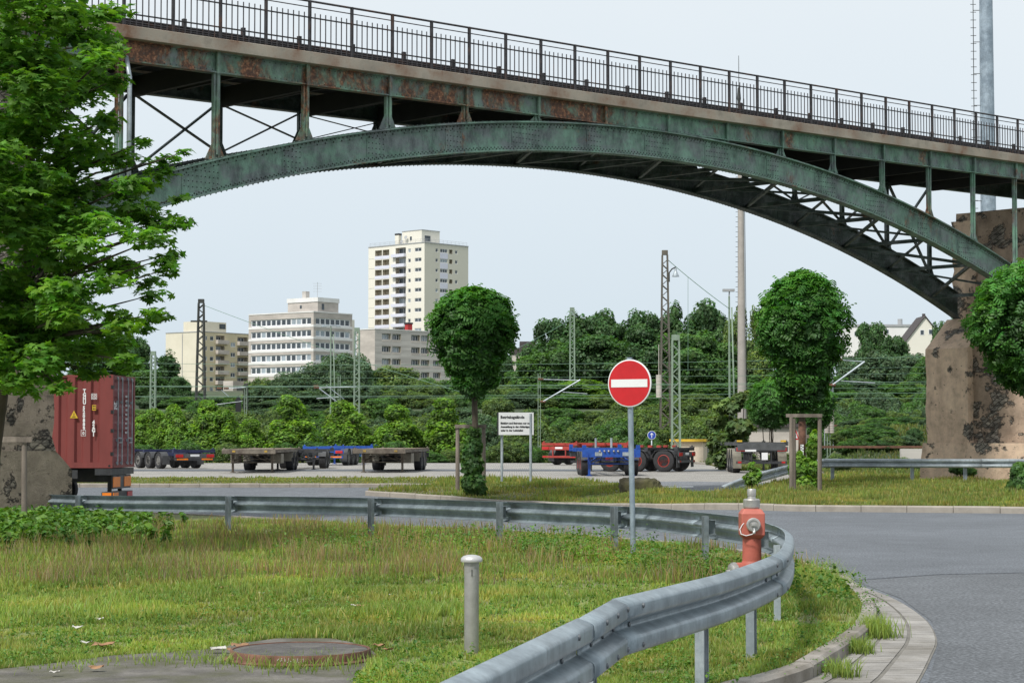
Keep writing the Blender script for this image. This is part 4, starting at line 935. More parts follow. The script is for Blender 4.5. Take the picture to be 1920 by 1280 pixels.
# ------------------------------------------------------------------ signs
p0 = gnd((1187-960)/FL*27.3, 27.3, 0)
sg = thing('no_entry_sign', 'round red no entry sign with a white bar on a grey post by the rail', 'road sign', p0)
Ys = p0.y; px2x = lambda px: (px-960)/FL*Ys-p0.x
top = P(1182, 760, Ys); lean = top.x-p0.x; H = top.z-p0.z
mb = MB(); mb.tube((0, 0, -.2), (lean*1.3, .0, H+.66), .038, n=20); mb.build('post', M['mast_z'], sg, smooth=True, auto=40)
cc = P(1184, 718.5, Ys); c = Vector((cc.x-p0.x, -.045, cc.z-p0.z)); R_ = 44.5/FL*Ys; yaw = -.50
nx = Vector((cos(yaw), sin(yaw), 0)); nz = Vector((0, 0, 1)); nn = Vector((sin(yaw), -cos(yaw), 0)); c = Vector((cc.x-p0.x, 0, cc.z-p0.z))+nn*.06
mb = MB(); mb.lathe([(R_-.012, -.012), (R_, -.012), (R_, .006), (R_-.004, .008)], c, 64, nn); mb.build('rim', M['white'], sg, smooth=True, auto=30)
mb = MB(); mb.lathe([(R_*.952, .009), (R_*.952, .0105), (.001, .0105)], c, 64, nn); mb.build('sign_face', M['red_sign'], sg)
mb = MB(); o_ = c+nn*.0125; w2, h2 = R_*.84, R_*.165; mb.prism([(-w2, -h2), (w2, -h2), (w2, h2), (-w2, h2)], o_, nx, nz, nn*.002); mb.build('white_bar', M['white'], sg)
mb = MB(); mb.box((c.x-nn.x*.05, c.y-nn.y*.05, c.z+R_*.98), (.06, .05, .04), yaw); mb.box((c.x-nn.x*.04, c.y-nn.y*.04, c.z-R_*.6), (.12, .07, .03), yaw); mb.build('clamp', M['bolt'], sg)
# yard notice board
pA, pB = G(941, 909), G(995, 909); o = (pA+pB)/2
nb = thing('notice_board', 'white yard notice board with black German lettering on two grey posts', 'sign', o)
Yn = o.y; L = lambda px, py, dy=0: P(px, py, Yn)-o+Vector((0, dy, 0))
for px, py0, p in ((940, 912, pA), (993, 906, pB)):
    mb = MB(); a = p-o; mb.tube((a.x, a.y, -.2), (a.x, a.y, L(px, 775).z), .045, n=16); mb.build('post', M['galv_light'], nb, smooth=True, auto=40)
fx = Vector((1, .12, 0)).normalized(); tl, bl = L(934, 773, -.14), L(935, 815, -.14); w = 66/FL*Yn; hgt = tl.z-bl.z
mb = MB(); mb.prism([(0, 0), (w, 0), (w, hgt), (0, hgt)], bl, fx, (0, 0, 1), Vector((0, .04, 0))); bd = mb.build('board', M['white'], nb)
mb = MB(); mb.prism([(-.05, -.01), (-.005, -.01), (-.005, hgt+.01), (-.05, hgt+.01)], bl, fx, (0, 0, 1), Vector((0, .10, 0))); mb.build('side_frame', M['chassis_k'], nb)
def bt(s, u, v, size, sx): 
    q_ = bl+fx*u+Vector((0, -.006, v)); fit_text('lettering', s, sx*w, size, q_, fx, (0, 0, 1), M['black'], bd)
bt('Betriebsgelände', .07, hgt-.205, .095, .68); bt('Einfahrt und Betreten nur nach', .07, hgt-.40, .062, .89); bt('Anmeldung in der Abfertigung', .07, hgt-.525, .062, .875); bt('oder in der Leitstelle!', .07, hgt-.65, .062, .64)
# blue arrow sign and warning sign
ps = gnd(*gp(1222, 872)); bs = thing('blue_arrow_sign', 'small round blue sign with a white upward arrow behind the trailers', 'road sign', ps); k = ps.y/FL
mb = MB(); mb.tube((0, 0, 0), (0, 0, 58*k), .04, n=10); mb.build('post', M['galv_light'], bs, smooth=True)
zc = P(1222, 815.5, ps.y).z-ps.z; mb = MB(); mb.lathe([(8*k, .0), (8*k, .03), (7.4*k, .031)], (0, -.06, zc), 32, (0, -1, 0)); mb.build('rim', M['white'], bs)
mb = MB(); mb.lathe([(7.3*k, .03), (7.3*k, .036), (.001, .036)], (0, -.06, zc), 32, (0, -1, 0)); mb.build('sign_face', M['blue_sign'], bs)
mb = MB(); mb.prism([(-.6*k, -5*k), (.6*k, -5*k), (.6*k, 2*k), (2.6*k, .2*k), (2.9*k, 1.4*k), (0, 4.8*k), (-2.9*k, 1.4*k), (-2.6*k, .2*k), (-.6*k, 2*k)], (0, -.098, zc), (1, 0, 0), (0, 0, 1), (0, -.004, 0)); mb.build('arrow', M['white'], bs)
pw = gnd(*gp(1490, 884)); ws = thing('warning_sign', 'triangular two way traffic warning sign with red border seen between the tree stakes', 'road sign', pw); k = pw.y/FL
mb = MB(); mb.tube((0, .05, 0), (0, .05, 80*k), .05, n=10); mb.build('post', M['galv_light'], ws, smooth=True)
zc = P(1489, 824, pw.y).z-pw.z
def tri(r, y, m_, nm, d=.006): mb = MB(); mb.prism([(-9*k*r, (1-r)*8.5*k), (9*k*r, (1-r)*8.5*k), (0, 27*k-(1-r)*18.5*k)], (0, y, zc), (1, 0, 0), (0, 0, 1), (0, d, 0)); return mb.build(nm, m_, ws)
tri(1, -.02, M['redlamp'] if 0 else M['red_sign'], 'sign_border', .03); tri(.68, -.03, M['white'], 'sign_face')
mb = MB()
for x, s in ((-2.2, -1), (2.0, 1)):
    y0 = 10*k; q_ = [(-.45*k, -3.5*k*s), (.45*k, -3.5*k*s), (.45*k, .8*k*s), (1.5*k, .8*k*s), (0, 3.4*k*s), (-1.5*k, .8*k*s), (-.45*k, .8*k*s)]; mb.prism([(x*k+a*.9, y0-3*k+b) for a, b in q_], (0, -.034, zc), (1, 0, 0), (0, 0, 1), (0, -.003, 0))
mb.build('arrows', M['black'], ws)

# ------------------------------------------------------------------ boulder
pb = G(1200, 928); k = pb.y/FL
bo = thing('boulder', 'mossy dark boulder on the verge behind the no entry sign', 'rock', pb)
bm = bmesh.new(); bmesh.ops.create_icosphere(bm, subdivisions=5, radius=1); mb = MB(); rr = np.random.default_rng(3)
from mathutils import noise as mn
for v in bm.verts:
    q_ = v.co.copy(); f = 1+.16*mn.noise(q_*1.3+Vector((3, 1, 2)))+.08*mn.noise(q_*3.5)+.04*mn.noise(q_*9)
    e = Vector((math.copysign(abs(q_.x)**.72, q_.x), q_.y, math.copysign(abs(q_.z)**.66, q_.z))); v.co = Vector((e.x*37*k*f, e.y*34*k*f, max(-.1, (e.z*.97+.55)*22.5*k*f)))
me = bpy.data.meshes.new('boulder_body'); bm.to_mesh(me); bm.free(); me.polygons.foreach_set('use_smooth', [True]*len(me.polygons)); me.materials.append(M['moss']); o = bpy.data.objects.new('rock_body', me); C.objects.link(o); o.parent = bo

# ------------------------------------------------------------------ tree stakes
def stakes(label, base, posts, bar, r, leanf=0.0, strap=True):
    p0 = G(*base); k = p0.y/FL; t = thing('tree_stakes', label, 'stakes', p0)
    for j, (px, ptop, pbot, dy) in enumerate(posts):
        a = P(px, pbot, p0.y)-p0; b = P(px, ptop, p0.y)-p0; mb = MB(); xo = leanf*(j-.5)
        mb.path([(a.x+xo, dy, -.15), ((a.x+b.x)/2+xo*.6, dy, b.z*.5), (b.x, dy, b.z)], r, 12, radii=[r*1.05, r, r*.93]); mb.build('stake', M['wood'], t, smooth=True, auto=50)
    a = P(bar[0], bar[2], p0.y)-p0; b = P(bar[1], bar[2], p0.y)-p0; mb = MB()
    mb.beam((a.x, -r*1.1, a.z), (b.x, -r*1.1, b.z), .05, 6.5*k if p0.y > 40 else 10*k); mb.build('crossbar', M['wood'], t, bevel=.006); return t
stakes('pair of round wooden stakes with a crossbar holding the left globe tree', (882, 926), [(858, 796, 925, 0), (907, 796, 928, 0)], (853, 912, 799), .065)
stakes('three weathered wooden posts with a crossbar around the right globe tree', (1505, 928), [(1482, 782, 930, -.2), (1493, 784, 905, .5), (1537, 782, 916, 0)], (1473, 1541, 779), .062)
stakes('weathered wooden post with a crossbar beneath the maple at the left edge', (45, 1006), [(45.5, 832, 1010, 0), (-45, 832, 1010, 0)], (-60, 62, 824), .058)
stakes('small young tree support of thin posts behind the right ivy', (1517, 896), [(1506, 818, 895, 0), (1527, 818, 895, 0)], (1504, 1530, 818), .05)
# ------------------------------------------------------------------ container chassis trailers (local: +x = front, origin on the ground under the rear end)
M['chassis_y'] = mat('dirty_yellow', (.38, .25, .05), .8, 0, .4, 9, 0, None, (.10, .08, .05), .45)
def wheel(root, x, y, r, w, rim, side, depth=.5):
    mb = MB(); ax = Vector((0, side, 0)); wl = thing_part = None
    mb.lathe([(r*.56, -w/2), (r*.9, -w/2), (r*.97, -w*.44), (r, -w*.3), (r, w*.3), (r*.97, w*.44), (r*.9, w/2), (r*.60, w/2), (r*.56, w*.44)], (x, y, r), 28, ax)
    t = mb.build('wheel', M['rubber'], root, smooth=True, auto=35)
    mb = MB(); mb.lathe([(r*.57, w*.44), (r*.50, w*.47), (r*.46, w*.36), (r*.46, -w*.10), (r*.30, -w*.05), (r*.27, w*.12), (r*.17, w*.16), (r*.16, w*.36), (r*.12, w*.42), (.002, w*.42)], (x, y, r), 24, ax)
    for i in range(8):
        a = i*pi/4; mb.lathe([(.022, w*.12), (.02, w*.2)], (x+cos(a)*r*.26, y, r+sin(a)*r*.26), 6, ax)
    mb.build('rim', M[rim], t, smooth=True, auto=35)
    return t
def trailer(label, loc, heading, L=12.2, Wd=2.48, deck=1.08, axles=(1.6, 2.95, 4.3), wr=.5, frame='chassis_k', cross=None, rim='rim_s', legs=8.8, legcol=None, boards=False, lights=True, plate=None, mudm='mud', bumper=True, tanks=False, stanch=None, lugs=None, full_mud=True, group='container trailers parked in the yard', rearpanel=None, foot=.55, lowfront=0.0, scale=1.0, dirty=False, beam_h=.28, name='container_trailer', drawbar=False):
    t = thing(name, label, 'trailer', loc, heading, group, scale); fm = M[frame]; cm = M[cross or frame]; hb = .40
    mb = MB()
    for y in (-hb, hb):                           # two main I beams, swan-necked towards the front
        zt = deck-.05
        mb.b2((0, y-.06, zt-beam_h), (L*.70, y+.06, zt-beam_h+.02)); mb.b2((0, y-.01, zt-beam_h+.02), (L*.70, y+.01, zt-.02)); mb.b2((0, y-.06, zt-.02), (L, y+.06, zt))
        mb.b2((L*.70, y-.01, zt-.18), (L, y+.01, zt-.021)); mb.b2((L*.70, y-.06, zt-.20), (L, y+.06, zt-.181))
    for x in [.15+i*(L-.3)/9 for i in range(10)]: mb.b2((x-.05, -hb+.012, deck-.24), (x+.05, hb-.012, deck-.075))
    mb.build('main_frame', fm, t)
    mb = MB()
    for x in (.12, L*.30, L*.52, L*.76, L-.12):
        mb = MB(); mb.b2((x-.09, -Wd/2, deck-.15), (x+.09, Wd/2, deck-.002)); mb.build('cross_member', cm, t)
    if boards or dirty:
        for y in (-Wd/2+.04, Wd/2-.04): mb = MB(); mb.b2((.211, y-.035, deck-.12), (L-.211, y+.035, deck-.012)); mb.build('side_rail', cm, t)
    if boards:
        mb = MB(); n = 9
        for i in range(n):
            y0 = -Wd/2+.08+i*(Wd-.16)/n; a = random.uniform(0, .2); mb.b2((.1+a, y0+.012, deck+.003), (L-.1-random.uniform(0, .25), y0+(Wd-.16)/n-.012, deck+.035+random.uniform(0, .012)))
        mb.build('deck_boards', M['deckwood'], t)
    for x in (.12, L-.12):
        for y in (-Wd/2+.09, Wd/2-.09):
            mb = MB(); z = deck; lc = M[lugs] if lugs else cm; mb.b2((x-.1, y-.09, z+.001), (x+.1, y+.09, z+.04)); mb.lathe([(.045, .041), (.045, .08), (.02, .11)], (x, y, z), 10)
            if lugs: mb.b2((x-.07, y-.085, z+.041), (x+.07, y+.085, z+.16)); mb.lathe([(.05, 0), (.05, .02)], (x+.071, y, z+.03), 12, (1, 0, 0))
            mb.build('twist_lock', lc, t)
    for ax_ in axles:
        for sd in (-1, 1):
            wheel(t, ax_, sd*(Wd/2-.19), wr, .36, rim, sd)
        mb = MB(); mb.tube((ax_, -Wd/2+.25, wr), (ax_, Wd/2-.25, wr), .07, n=10)
        for y in (-hb, hb): mb.b2((ax_-.10, y-.05, wr+.071), (ax_+.10, y+.05, deck-beam_h-.052)); mb.beam((ax_+.1, y, wr), (ax_+.6, y, deck-beam_h-.07), .08, .10)
        mb.build('axle', M['chassis_k'], t)
        if full_mud:
            for sd in (-1, 1):
                mb = MB(); rr_ = wr+.08; y0, y1 = sd*(Wd/2-.40), sd*(Wd/2+.01); K = 9; vs = []
                for i in range(K+1):
                    a = pi*(.08+.84*i/K)
                    for q in (rr_, rr_+.012):
                        for y in (y0, y1): vs.append((ax_+cos(a)*q, y, min(wr+sin(a)*q, deck-.13+(q-rr_))))
                fs = []
                for i in range(K):
                    b_ = 4*i; fs += [(b_, b_+1, b_+5, b_+4), (b_+2, b_+6, b_+7, b_+3), (b_, b_+4, b_+6, b_+2), (b_+1, b_+3, b_+7, b_+5)]
                mb.add(vs, fs+[(0, 2, 3, 1), (4*K, 4*K+1, 4*K+3, 4*K+2)]); mb.build('mudguard', M[mudm], t)
    if full_mud:
        for sd in (-1, 1):
            mb = MB(); x = axles[0]-wr-.14; mb.b2((x-.01, sd*(Wd/2-.40), .22), (x+.01, sd*(Wd/2), wr+.25)); mb.build('mud_flap', M[mudm], t)
    if legs:
        for sd in (-1, 1):
            y = sd*(Wd/2-.32); mb = MB(); lc = M[legcol or frame]
            mb.b2((legs-.065, y-.065, deck*.42), (legs+.065, y+.065, deck-.16)); mb.b2((legs-.05, y-.05, .04), (legs+.05, y+.05, deck*.42-.001)); mb.b2((legs-.14, y-.11, 0), (legs+.14, y+.11, .035))
            mb.beam((legs, y, deck*.5), (legs-.55, y*.5, deck-.3), .05, .05); lg = mb.build('leg', lc, t)
        mb = MB(); mb.beam((legs, -Wd/2+.386, deck*.45), (legs, Wd/2-.386, deck*.45), .04, .04); mb.tube((legs+.09, -Wd/2+.1, deck*.6), (legs+.09, Wd/2-.1, deck*.6), .018, n=6)
        mb.beam((legs, -Wd/2+.4, deck*.45), (legs, -.1, deck-.28), .03, .03); mb.beam((legs, Wd/2-.4, deck*.45), (legs, .1, deck-.28), .03, .03); mb.build('leg_brace', M[legcol or frame], t)
    if bumper:
        mb = MB(); mb.b2((-.03, -Wd/2+.08, .44), (.05, Wd/2-.08, .56))
        for y in (-.45, .45): mb.b2((.0, y-.03, .561), (.06, y+.03, deck-.36))
        mb.build('bumper', M['chassis_k'] if not rearpanel else M[rearpanel], t)
        mb = MB(); mb.b2((-.02, -Wd/2+.03, deck-.42), (.0, Wd/2-.03, deck-.20)); mb.build('rear_panel', M['chassis_g'] if not rearpanel else M[rearpanel], t)
        for sd in (-1, 1):
            mb = MB(); mb.b2((-.06, sd*(Wd/2-.52), deck-.40), (-.021, sd*(Wd/2-.10), deck-.24)); mb.build('tail_light', M['redlamp'], t, bevel=.008)
            if rearpanel is None or 1:
                mb = MB(); mb.b2((-.034, sd*(Wd/2-.16-(.65 if plate == 'amber' else .16)), .47), (-.031, sd*(Wd/2-.16), .55)) ; mb.build('reflector', M['amber' if plate == 'amber' else 'redlamp'], t)
        mb = MB(); mb.b2((-.03, -.26, deck-.35), (-.022, .26, deck-.24)); mb.build('number_plate', M['white'], t)
    if dirty:                                      # side boxes, spare wheel carrier and hanging gear under the deck
        for sd in (-1, 1):
            mb = MB(); y0, y1 = sd*(Wd/2-.42), sd*(Wd/2-.04); mb.b2((legs-2.3, y0, .42), (legs-1.2, y1, deck-.18)); mb.build('storage_box', M['mud_o'], t, bevel=.02)
            mb = MB(); mb.b2((axles[-1]+.75, y0, .48), (axles[-1]+.80, y1, deck-.16)); mb.build('splash_guard', M['mud_o'], t)
        mb = MB(); mb.lathe([(.30, -.15), (.50, -.12), (.50, .12), (.30, .15)], (legs-3.3, 0, deck-.5), 20, (0, 0, 1)); mb.build('spare_wheel', M['rubber'], t, smooth=True, auto=40)
        mb = MB(); mb.b2((L-.1, -Wd/2+.003, deck-.17), (L+.03, Wd/2-.003, deck+.055)); mb.build('front_beam', M['chassis_o'], t, bevel=.012)
        for y in (-.75, .72): mb = MB(); mb.b2((L+.031, y, deck-.10), (L+.05, y+.14, deck-.01)); mb.build('yellow_patch', M['chassis_y'], t)
    if tanks:
        for sd in (-1, 1): mb = MB(); mb.lathe([(.03, -.5), (.17, -.46), (.18, 0), (.17, .46), (.03, .5)], (L*.55, sd*.75, deck-.42), 16, (1, 0, 0)); mb.build('air_tank', M['chassis_g'], t, smooth=True, auto=40)
    mb = MB(); mb.tube((L-1.0, 0, deck-.36), (L-1.0, 0, deck-.22), .06, n=12); mb.b2((L-1.5, -.45, deck-.219), (L-.5, .45, deck-.205)); mb.build('kingpin_plate', M['chassis_k'], t)
    return t
def heading(a, b): return atan2(b.y-a.y, b.x-a.x)
def place(front, rear_off):                      # front centre, direction to the rear -> loc, heading
    pass
# 1 dirty flatbed seen from its front left
def by_front(px, Y, yaw, L):
    """front centre stands at image column px and depth Y; trailer runs away from the viewer, yaw to the left(+)/right(-)"""
    x = (px-960)/FL*Y; h = -pi/2+yaw; return Vector((x-cos(h)*L, Y-sin(h)*L, g(x, Y)+.012)), h
loc, h = by_front(467, 91.5, .0, 11.0)
trailer('grimy flatbed container trailer on landing legs, left of two, with weathered deck boards', loc, h, L=11, frame='chassis_o', boards=True, legs=9.6, axles=(1.9, 3.2), wr=.51, deck=1.06, mudm='mud_o', dirty=True, plate='amber')
loc, h = by_front(711, 92.5, -.07, 10.0)
trailer('grimy flatbed container trailer on landing legs right of the first, left of the globe tree', loc, h, L=10.0, frame='chassis_o', boards=True, legs=8.6, axles=(1.9, 3.2), wr=.51, deck=1.07, mudm='mud_o', dirty=True, plate='amber')
loc, h = by_front(552, 101, .0, 9.0)
trailer('dark trailer half hidden behind the left grimy flatbed', loc, h, L=9, frame='chassis_k', legs=8.2, axles=(3.2, 4.5), wr=.5, deck=1.02, mudm='mud')
p = gnd((607-960)/FL*116, 116, .012); trailer('blue chassis trailer with orange rear panel seen between the grimy flatbeds', p, pi/2-.12, L=9, frame='chassis_b', legs=7.5, axles=(1.4, 2.7, 4.0), wr=.5, deck=1.12, rearpanel='chassis_b', plate='amber')
p = gnd((645-960)/FL*140, 140, .012); trailer('second blue chassis farther back right of the orange panel', p, pi/2-.3, L=7, frame='chassis_b', legs=6, axles=(1.4, 2.7), wr=.5, deck=1.2)
# navy three axle chassis, side view at the left
p = gnd((366-960)/FL*104, 104, .012); trailer('navy three axle chassis seen side on right of the red container', p, pi-.95, L=12.2, Wd=2.4, frame='chassis_n', legs=9.5, axles=(1.9, 3.15, 4.4), wr=.43, deck=1.0, plate='amber')
# far red one, blue one, grey one
p = gnd((1048-960)/FL*118, 118, .012); trailer('red chassis trailer farthest back, left of the bright blue one', p, pi/2-.6, L=6.2, frame='chassis_r', legs=5, axles=(1.4, 2.7), wr=.5, deck=1.32, cross='chassis_r', rearpanel='chassis_r')
loc, h = by_front(1146, 84.5, .03, 9.6)
bt_ = trailer('bright blue chassis trailer standing on blue legs facing the camera', loc, h, L=9.6, frame='chassis_b', cross='chassis_b', legs=9.25, legcol='chassis_b', lugs='chassis_b', axles=(6.2, 7.3, 8.35), wr=.52, deck=1.16, rim='chassis_r', mudm='mud', tanks=True)
mb = MB(); L_ = 9.6
for y in (-.62, .05): mb.tube((L_-.6, y, 1.2), (L_-.6, y, 1.62), .05, n=10)
mb.build('stanchion', M['galv_light'], bt_, smooth=True, auto=40)
mb = MB(); mb.b2((L_-.02, -Wd if 0 else -1.24, .80), (L_+.04, 1.24, 1.14)); mb.build('front_panel', M['chassis_b'], bt_, bevel=.01)
mb = MB()
for y in (-.55, .62): mb.b2((L_+.041, y-.15, .86), (L_+.07, y+.15, 1.02))
mb.build('coupling_box', M['galv_light'], bt_)
mb = MB()
for y in (-.5, -.3, -.12, .1, .28): mb.lathe([(.05, 0), (.04, .06), (.02, .08)], (L_+.041, y, 1.06), 10, (1, 0, 0))
mb.build('air_coupling', M['steel'], bt_, smooth=True)
mb = MB(); mb.path([(L_+.05, -1.0, .95), (L_+.12, -1.0, .7), (L_+.1, -.9, .5), (L_, -.75, .55)], .012, 6); mb.path([(L_+.05, 1.0, .95), (L_+.12, .95, .7), (L_+.1, .8, .45)], .012, 6); mb.build('air_hose', M['blue_sign'], bt_)
p = gnd((1287-960)/FL*95.5, 95.5, .012)
gt_ = trailer('dark grey chassis trailer with red wheel rims in front of the yellow edged hut', p, pi-.42, L=5.4, frame='chassis_k', axles=(.75, 2.15, 3.5), wr=.53, rim='chassis_r', legs=4.6, deck=1.16, rearpanel='chassis_g')
mb = MB()
for x in (.9, 1.35, 2.6): mb.b2((x, -1.2, 1.165), (x+.2, -1.0, 1.27)); mb.b2((x, 1.0, 1.165), (x+.2, 1.2, 1.27))
mb.build('red_lug', M['chassis_r'], gt_)
p = gnd((1427-960)/FL*91, 91, .012)
kt = trailer('dark chassis trailer with red tail lights seen from behind at the right', p, pi/2-.03, L=11, frame='chassis_k', cross='chassis_g', legs=8.6, axles=(1.5, 2.8, 4.1), wr=.52, deck=1.42, beam_h=.45, mudm='mud_o')
mb = MB(); mb.b2((-.07, -1.1, 1.05), (-.025, 1.1, 1.38)); mb.build('rear_frame', M['chassis_g'], kt, bevel=.01)
for y in (-1.0, 1.0): mb = MB(); mb.b2((-.05, y-.12, 1.44), (.1, y+.12, 1.52)); mb.build('marker_lamp', M['yellow'], kt)
mb = MB(); mb.b2((-.09, .0, .62), (-.07, -.28, .95)); mb.build('plate_holder', M['white'], kt)
mb = MB(); mb.b2((-.09, .25, 1.0), (-.071, .75, 1.09)); mb.build('plate_strip', M['white'], kt)

# ------------------------------------------------------------------ container on its own chassis at the left
Yc = 56.0; zg = g(-12, Yc); zb = P(212, 877, Yc).z; xr = (212-960)/FL*Yc; hC = P(212, 702, Yc).z-zb; rz = -.066
ct = thing('shipping_container', 'dark red corrugated shipping container with white lettering and closed doors', 'container', (xr, Yc, zb), rz)
LC, WC = 12.19, 2.44                               # local: door end at x=0, container runs to -x, near side y=0
mb = MB()
for y in (0, WC):                                  # corner posts and rails
    s = .05 if y == 0 else -.05
    for x in (-.0, -LC): mb.b2((x-(.18 if x == 0 else 0), min(y, y+s*2.4), .119), (x+(0 if x == 0 else .18), max(y, y+s*2.4), hC-.119))
    mb.b2((-LC+.181, min(y, y+s*1.2), .0), (-.181, max(y, y+s*1.2), .16)); mb.b2((-LC+.181, min(y, y+s*1.2), hC-.07), (-.181, max(y, y+s*1.2), hC-.005))
mb.b2((-.10, .125, hC-.14), (-.0, WC-.125, hC-.01)); mb.b2((-.10, .125, .0), (-.0, WC-.125, .14)); mb.build('frame', M['cont'], ct)
for y in (0, WC-.162):
    for z in (0, hC-.118):
        for x in (-.178, -LC):
            mb = MB(); mb.b2((x, y, z), (x+.178, y+.162, z+.118)); mb.lathe([(.032, 0), (.032, .004)], (x+.09, y-.001, z+.06), 12, (0, -1, 0), mi=1); mb.build('corner_casting', [M['cont'], M['black']], ct)
def corr(y0, dep, nm):                             # trapezoidal side wall
    mb = MB(); pitch = (LC-.36)/32; xs = []; x = -.181
    while x > -LC+.18:
        xs += [(x, 0), (x-.32*pitch*1.0, 0), (x-.5*pitch, dep), (x-.82*pitch, dep)]; x -= pitch
    xs.append((-LC+.181, 0)); vs = []
    for a, b in xs: vs += [(a, y0+b, .161), (a, y0+b, hC-.071)]
    mb.add(vs, [(2*i, 2*i+1, 2*i+3, 2*i+2) for i in range(len(xs)-1)]); return mb.build(nm, M['cont'], ct, recalc=False)
# the near wall uses wide corrugations like the photo (about nine in view)
mb = MB(); pitch = .46; x = -.181; xs = []
while x > -LC+.2+pitch: xs += [(x, .004), (x-.20, .004), (x-.25, .075), (x-.40, .075)]; x -= pitch
xs.append((-LC+.181, .004)); vs = []
for a, b in xs: vs += [(a, b, .161), (a, b, hC-.071)]
mb.add(vs, [(2*i, 2*i+1, 2*i+3, 2*i+2) for i in range(len(xs)-1)]); mb.build('side_wall', M['cont'], ct, recalc=False)
corr(WC-.05, .036, 'side_wall'); mb = MB(); mb.b2((-LC+.02, .06, hC-.03), (-.03, WC-.06, hC-.012)); mb.b2((-LC+.02, .06, .14), (-LC+.05, WC-.06, hC-.07)); mb.b2((-LC+.06, .06, .09), (-.12, WC-.06, .13)); mb.build('roof', M['cont'], ct)
for y0, y1 in ((.125, WC/2-.005), (WC/2+.005, WC-.125)):
    mb = MB(); K = 5; zz = [.145]
    vs = []; n = 0; prof_ = []
    for i in range(K):
        za = .145+(hC-.29)*i/K; zb_ = .145+(hC-.29)*(i+1)/K; prof_ += [(-.02, za), (-.02, za+(zb_-za)*.35), (-.05, za+(zb_-za)*.5), (-.05, za+(zb_-za)*.85)]
    prof_.append((-.02, hC-.145))
    for x, z in prof_: vs += [(x, y0, z), (x, y1, z)]
    mb.add(vs, [(2*i, 2*i+1, 2*i+3, 2*i+2) for i in range(len(prof_)-1)]); mb.b2((-.09, y0, .141), (-.06, y1, hC-.141))
    dr = mb.build('door', M['cont_d'], ct, recalc=False)
    w = y1-y0
    for f in (.30, .72):
        y = y0+w*f; mb = MB(); mb.tube((.03, y, .08), (.03, y, hC-.06), .02, n=8)
        for z in (.1, .75, hC-.8, hC-.12): mb.b2((-.015, y-.06, z), (.012, y+.06, z+.07))
        mb.b2((.03, y, .83 if f < .5 else .70), (.05, y+.35 if f < .5 else y-.35, .86 if f < .5 else .73)); mb.build('lock_rod', M['galv_light'], dr, smooth=False)
for z in (.35, 1.0, hC-1.1, hC-.4): mb = MB(); mb.b2((-.06, -.012, z), (.01, .11, z+.10)); mb.build('hinge', M['black'], ct)
white = M['white']
def side_text(nm, s, px, py, size, bold=.004):
    q_ = P(px, py, Yc); u = (q_.x-xr); text_part(nm, s, size, basis((u, -.004+.0, q_.z-zb), (1, 0, 0), (0, 0, 1)), white, ct, 'CENTER', bold=bold, sx=.9)
for i, ch in enumerate('TGHU'): side_text('lettering', ch, 157.5, 735.5+i*7.3, .14, .008)
for i, ch in enumerate('520889'): side_text('lettering', ch, 156.5, 767.5+i*7.7, .14, .008)
side_text('lettering', '0', 155.5, 814.8, .13)
for i, ch in enumerate('42G1'): side_text('lettering', ch, 174.8, 794.5+i*7.6, .145, .008)
q_ = P(155.5, 811.5, Yc)-Vector((xr, 0, zb)); mb = MB()
for a, b in (((-.07, -.085), (.07, -.075)), ((-.07, .075), (.07, .085)), ((-.07, -.075), (-.06, .075)), ((.06, -.075), (.07, .075))): mb.b2((q_.x+a[0], -.006, q_.z+a[1]), (q_.x+b[0], -.003, q_.z+b[1]))
mb.build('check_digit_box', white, ct)
q_ = P(176, 743, Yc)-Vector((xr, 0, zb)); mb = MB(); a = .075
for t_ in (-a, 0, a): mb.b2((q_.x+t_-.006, -.006, q_.z-a), (q_.x+t_+.006, -.003, q_.z+a)); mb.b2((q_.x-a, -.0095, q_.z+t_-.006), (q_.x+a, -.0065, q_.z+t_+.006))
for sx_, sz_ in ((-1, 1), (1, 1), (-1, -1), (1, -1)): mb.b2((q_.x+sx_*a/2-.016, -.013, q_.z+sz_*a/2-.012), (q_.x+sx_*a/2+.016, -.010, q_.z+sz_*a/2+.012))
mb.build('emblem', white, ct)
q_ = P(176, 764, Yc)-Vector((xr, 0, zb)); mb = MB(); mb.b2((q_.x-.055, -.006, q_.z-.075), (q_.x+.055, -.003, q_.z+.075)); yl = mb.build('yellow_label', M['yellow'], ct)
mb = MB()
for dz in (.04, -.03): mb.b2((q_.x-.04, -.009, q_.z+dz-.018), (q_.x-.006, -.007, q_.z+dz+.018)); mb.b2((q_.x+.008, -.009, q_.z+dz-.018), (q_.x+.042, -.007, q_.z+dz+.018))
mb.build('label_mark', M['black'], yl)
q_ = P(137.5, 777, Yc)-Vector((xr, 0, zb)); mb = MB(); mb.prism([(-.115, -.10), (.115, -.10), (0, .12)], (q_.x, -.003, q_.z), (1, 0, 0), (0, 0, 1), (0, -.004, 0)); wt = mb.build('warning_label', M['yellow'], ct)
mb = MB(); mb.prism([(-.008, -.02), (.008, -.02), (.010, .05), (-.010, .05)], (q_.x, -.0075, q_.z-.01), (1, 0, 0), (0, 0, 1), (0, -.003, 0)); mb.b2((q_.x-.05, -.010, q_.z-.075), (q_.x+.05, -.0075, q_.z-.066)); mb.b2((q_.x-.045, -.010, q_.z-.055), (q_.x+.045, -.0075, q_.z-.046)); mb.build('label_mark', M['black'], wt)
text_part('lettering', 'tex', .42, basis((-.012, .14, hC-.98), (0, 1, 0), (0, 0, 1)), white, ct, bold=.006)
for i in range(9):
    z = hC-.62-i*.13; mb = MB(); y = WC/2+.18+(i % 2)*.02; n_ = (5, 3, 6, 4, 5, 3, 5, 4, 5)[i]
    for j in range(n_): mb.b2((-.0105, y+j*.075, z), (-.0085, y+j*.075+.05, z+.06)) 
    mb.build('data_marks', white, ct)
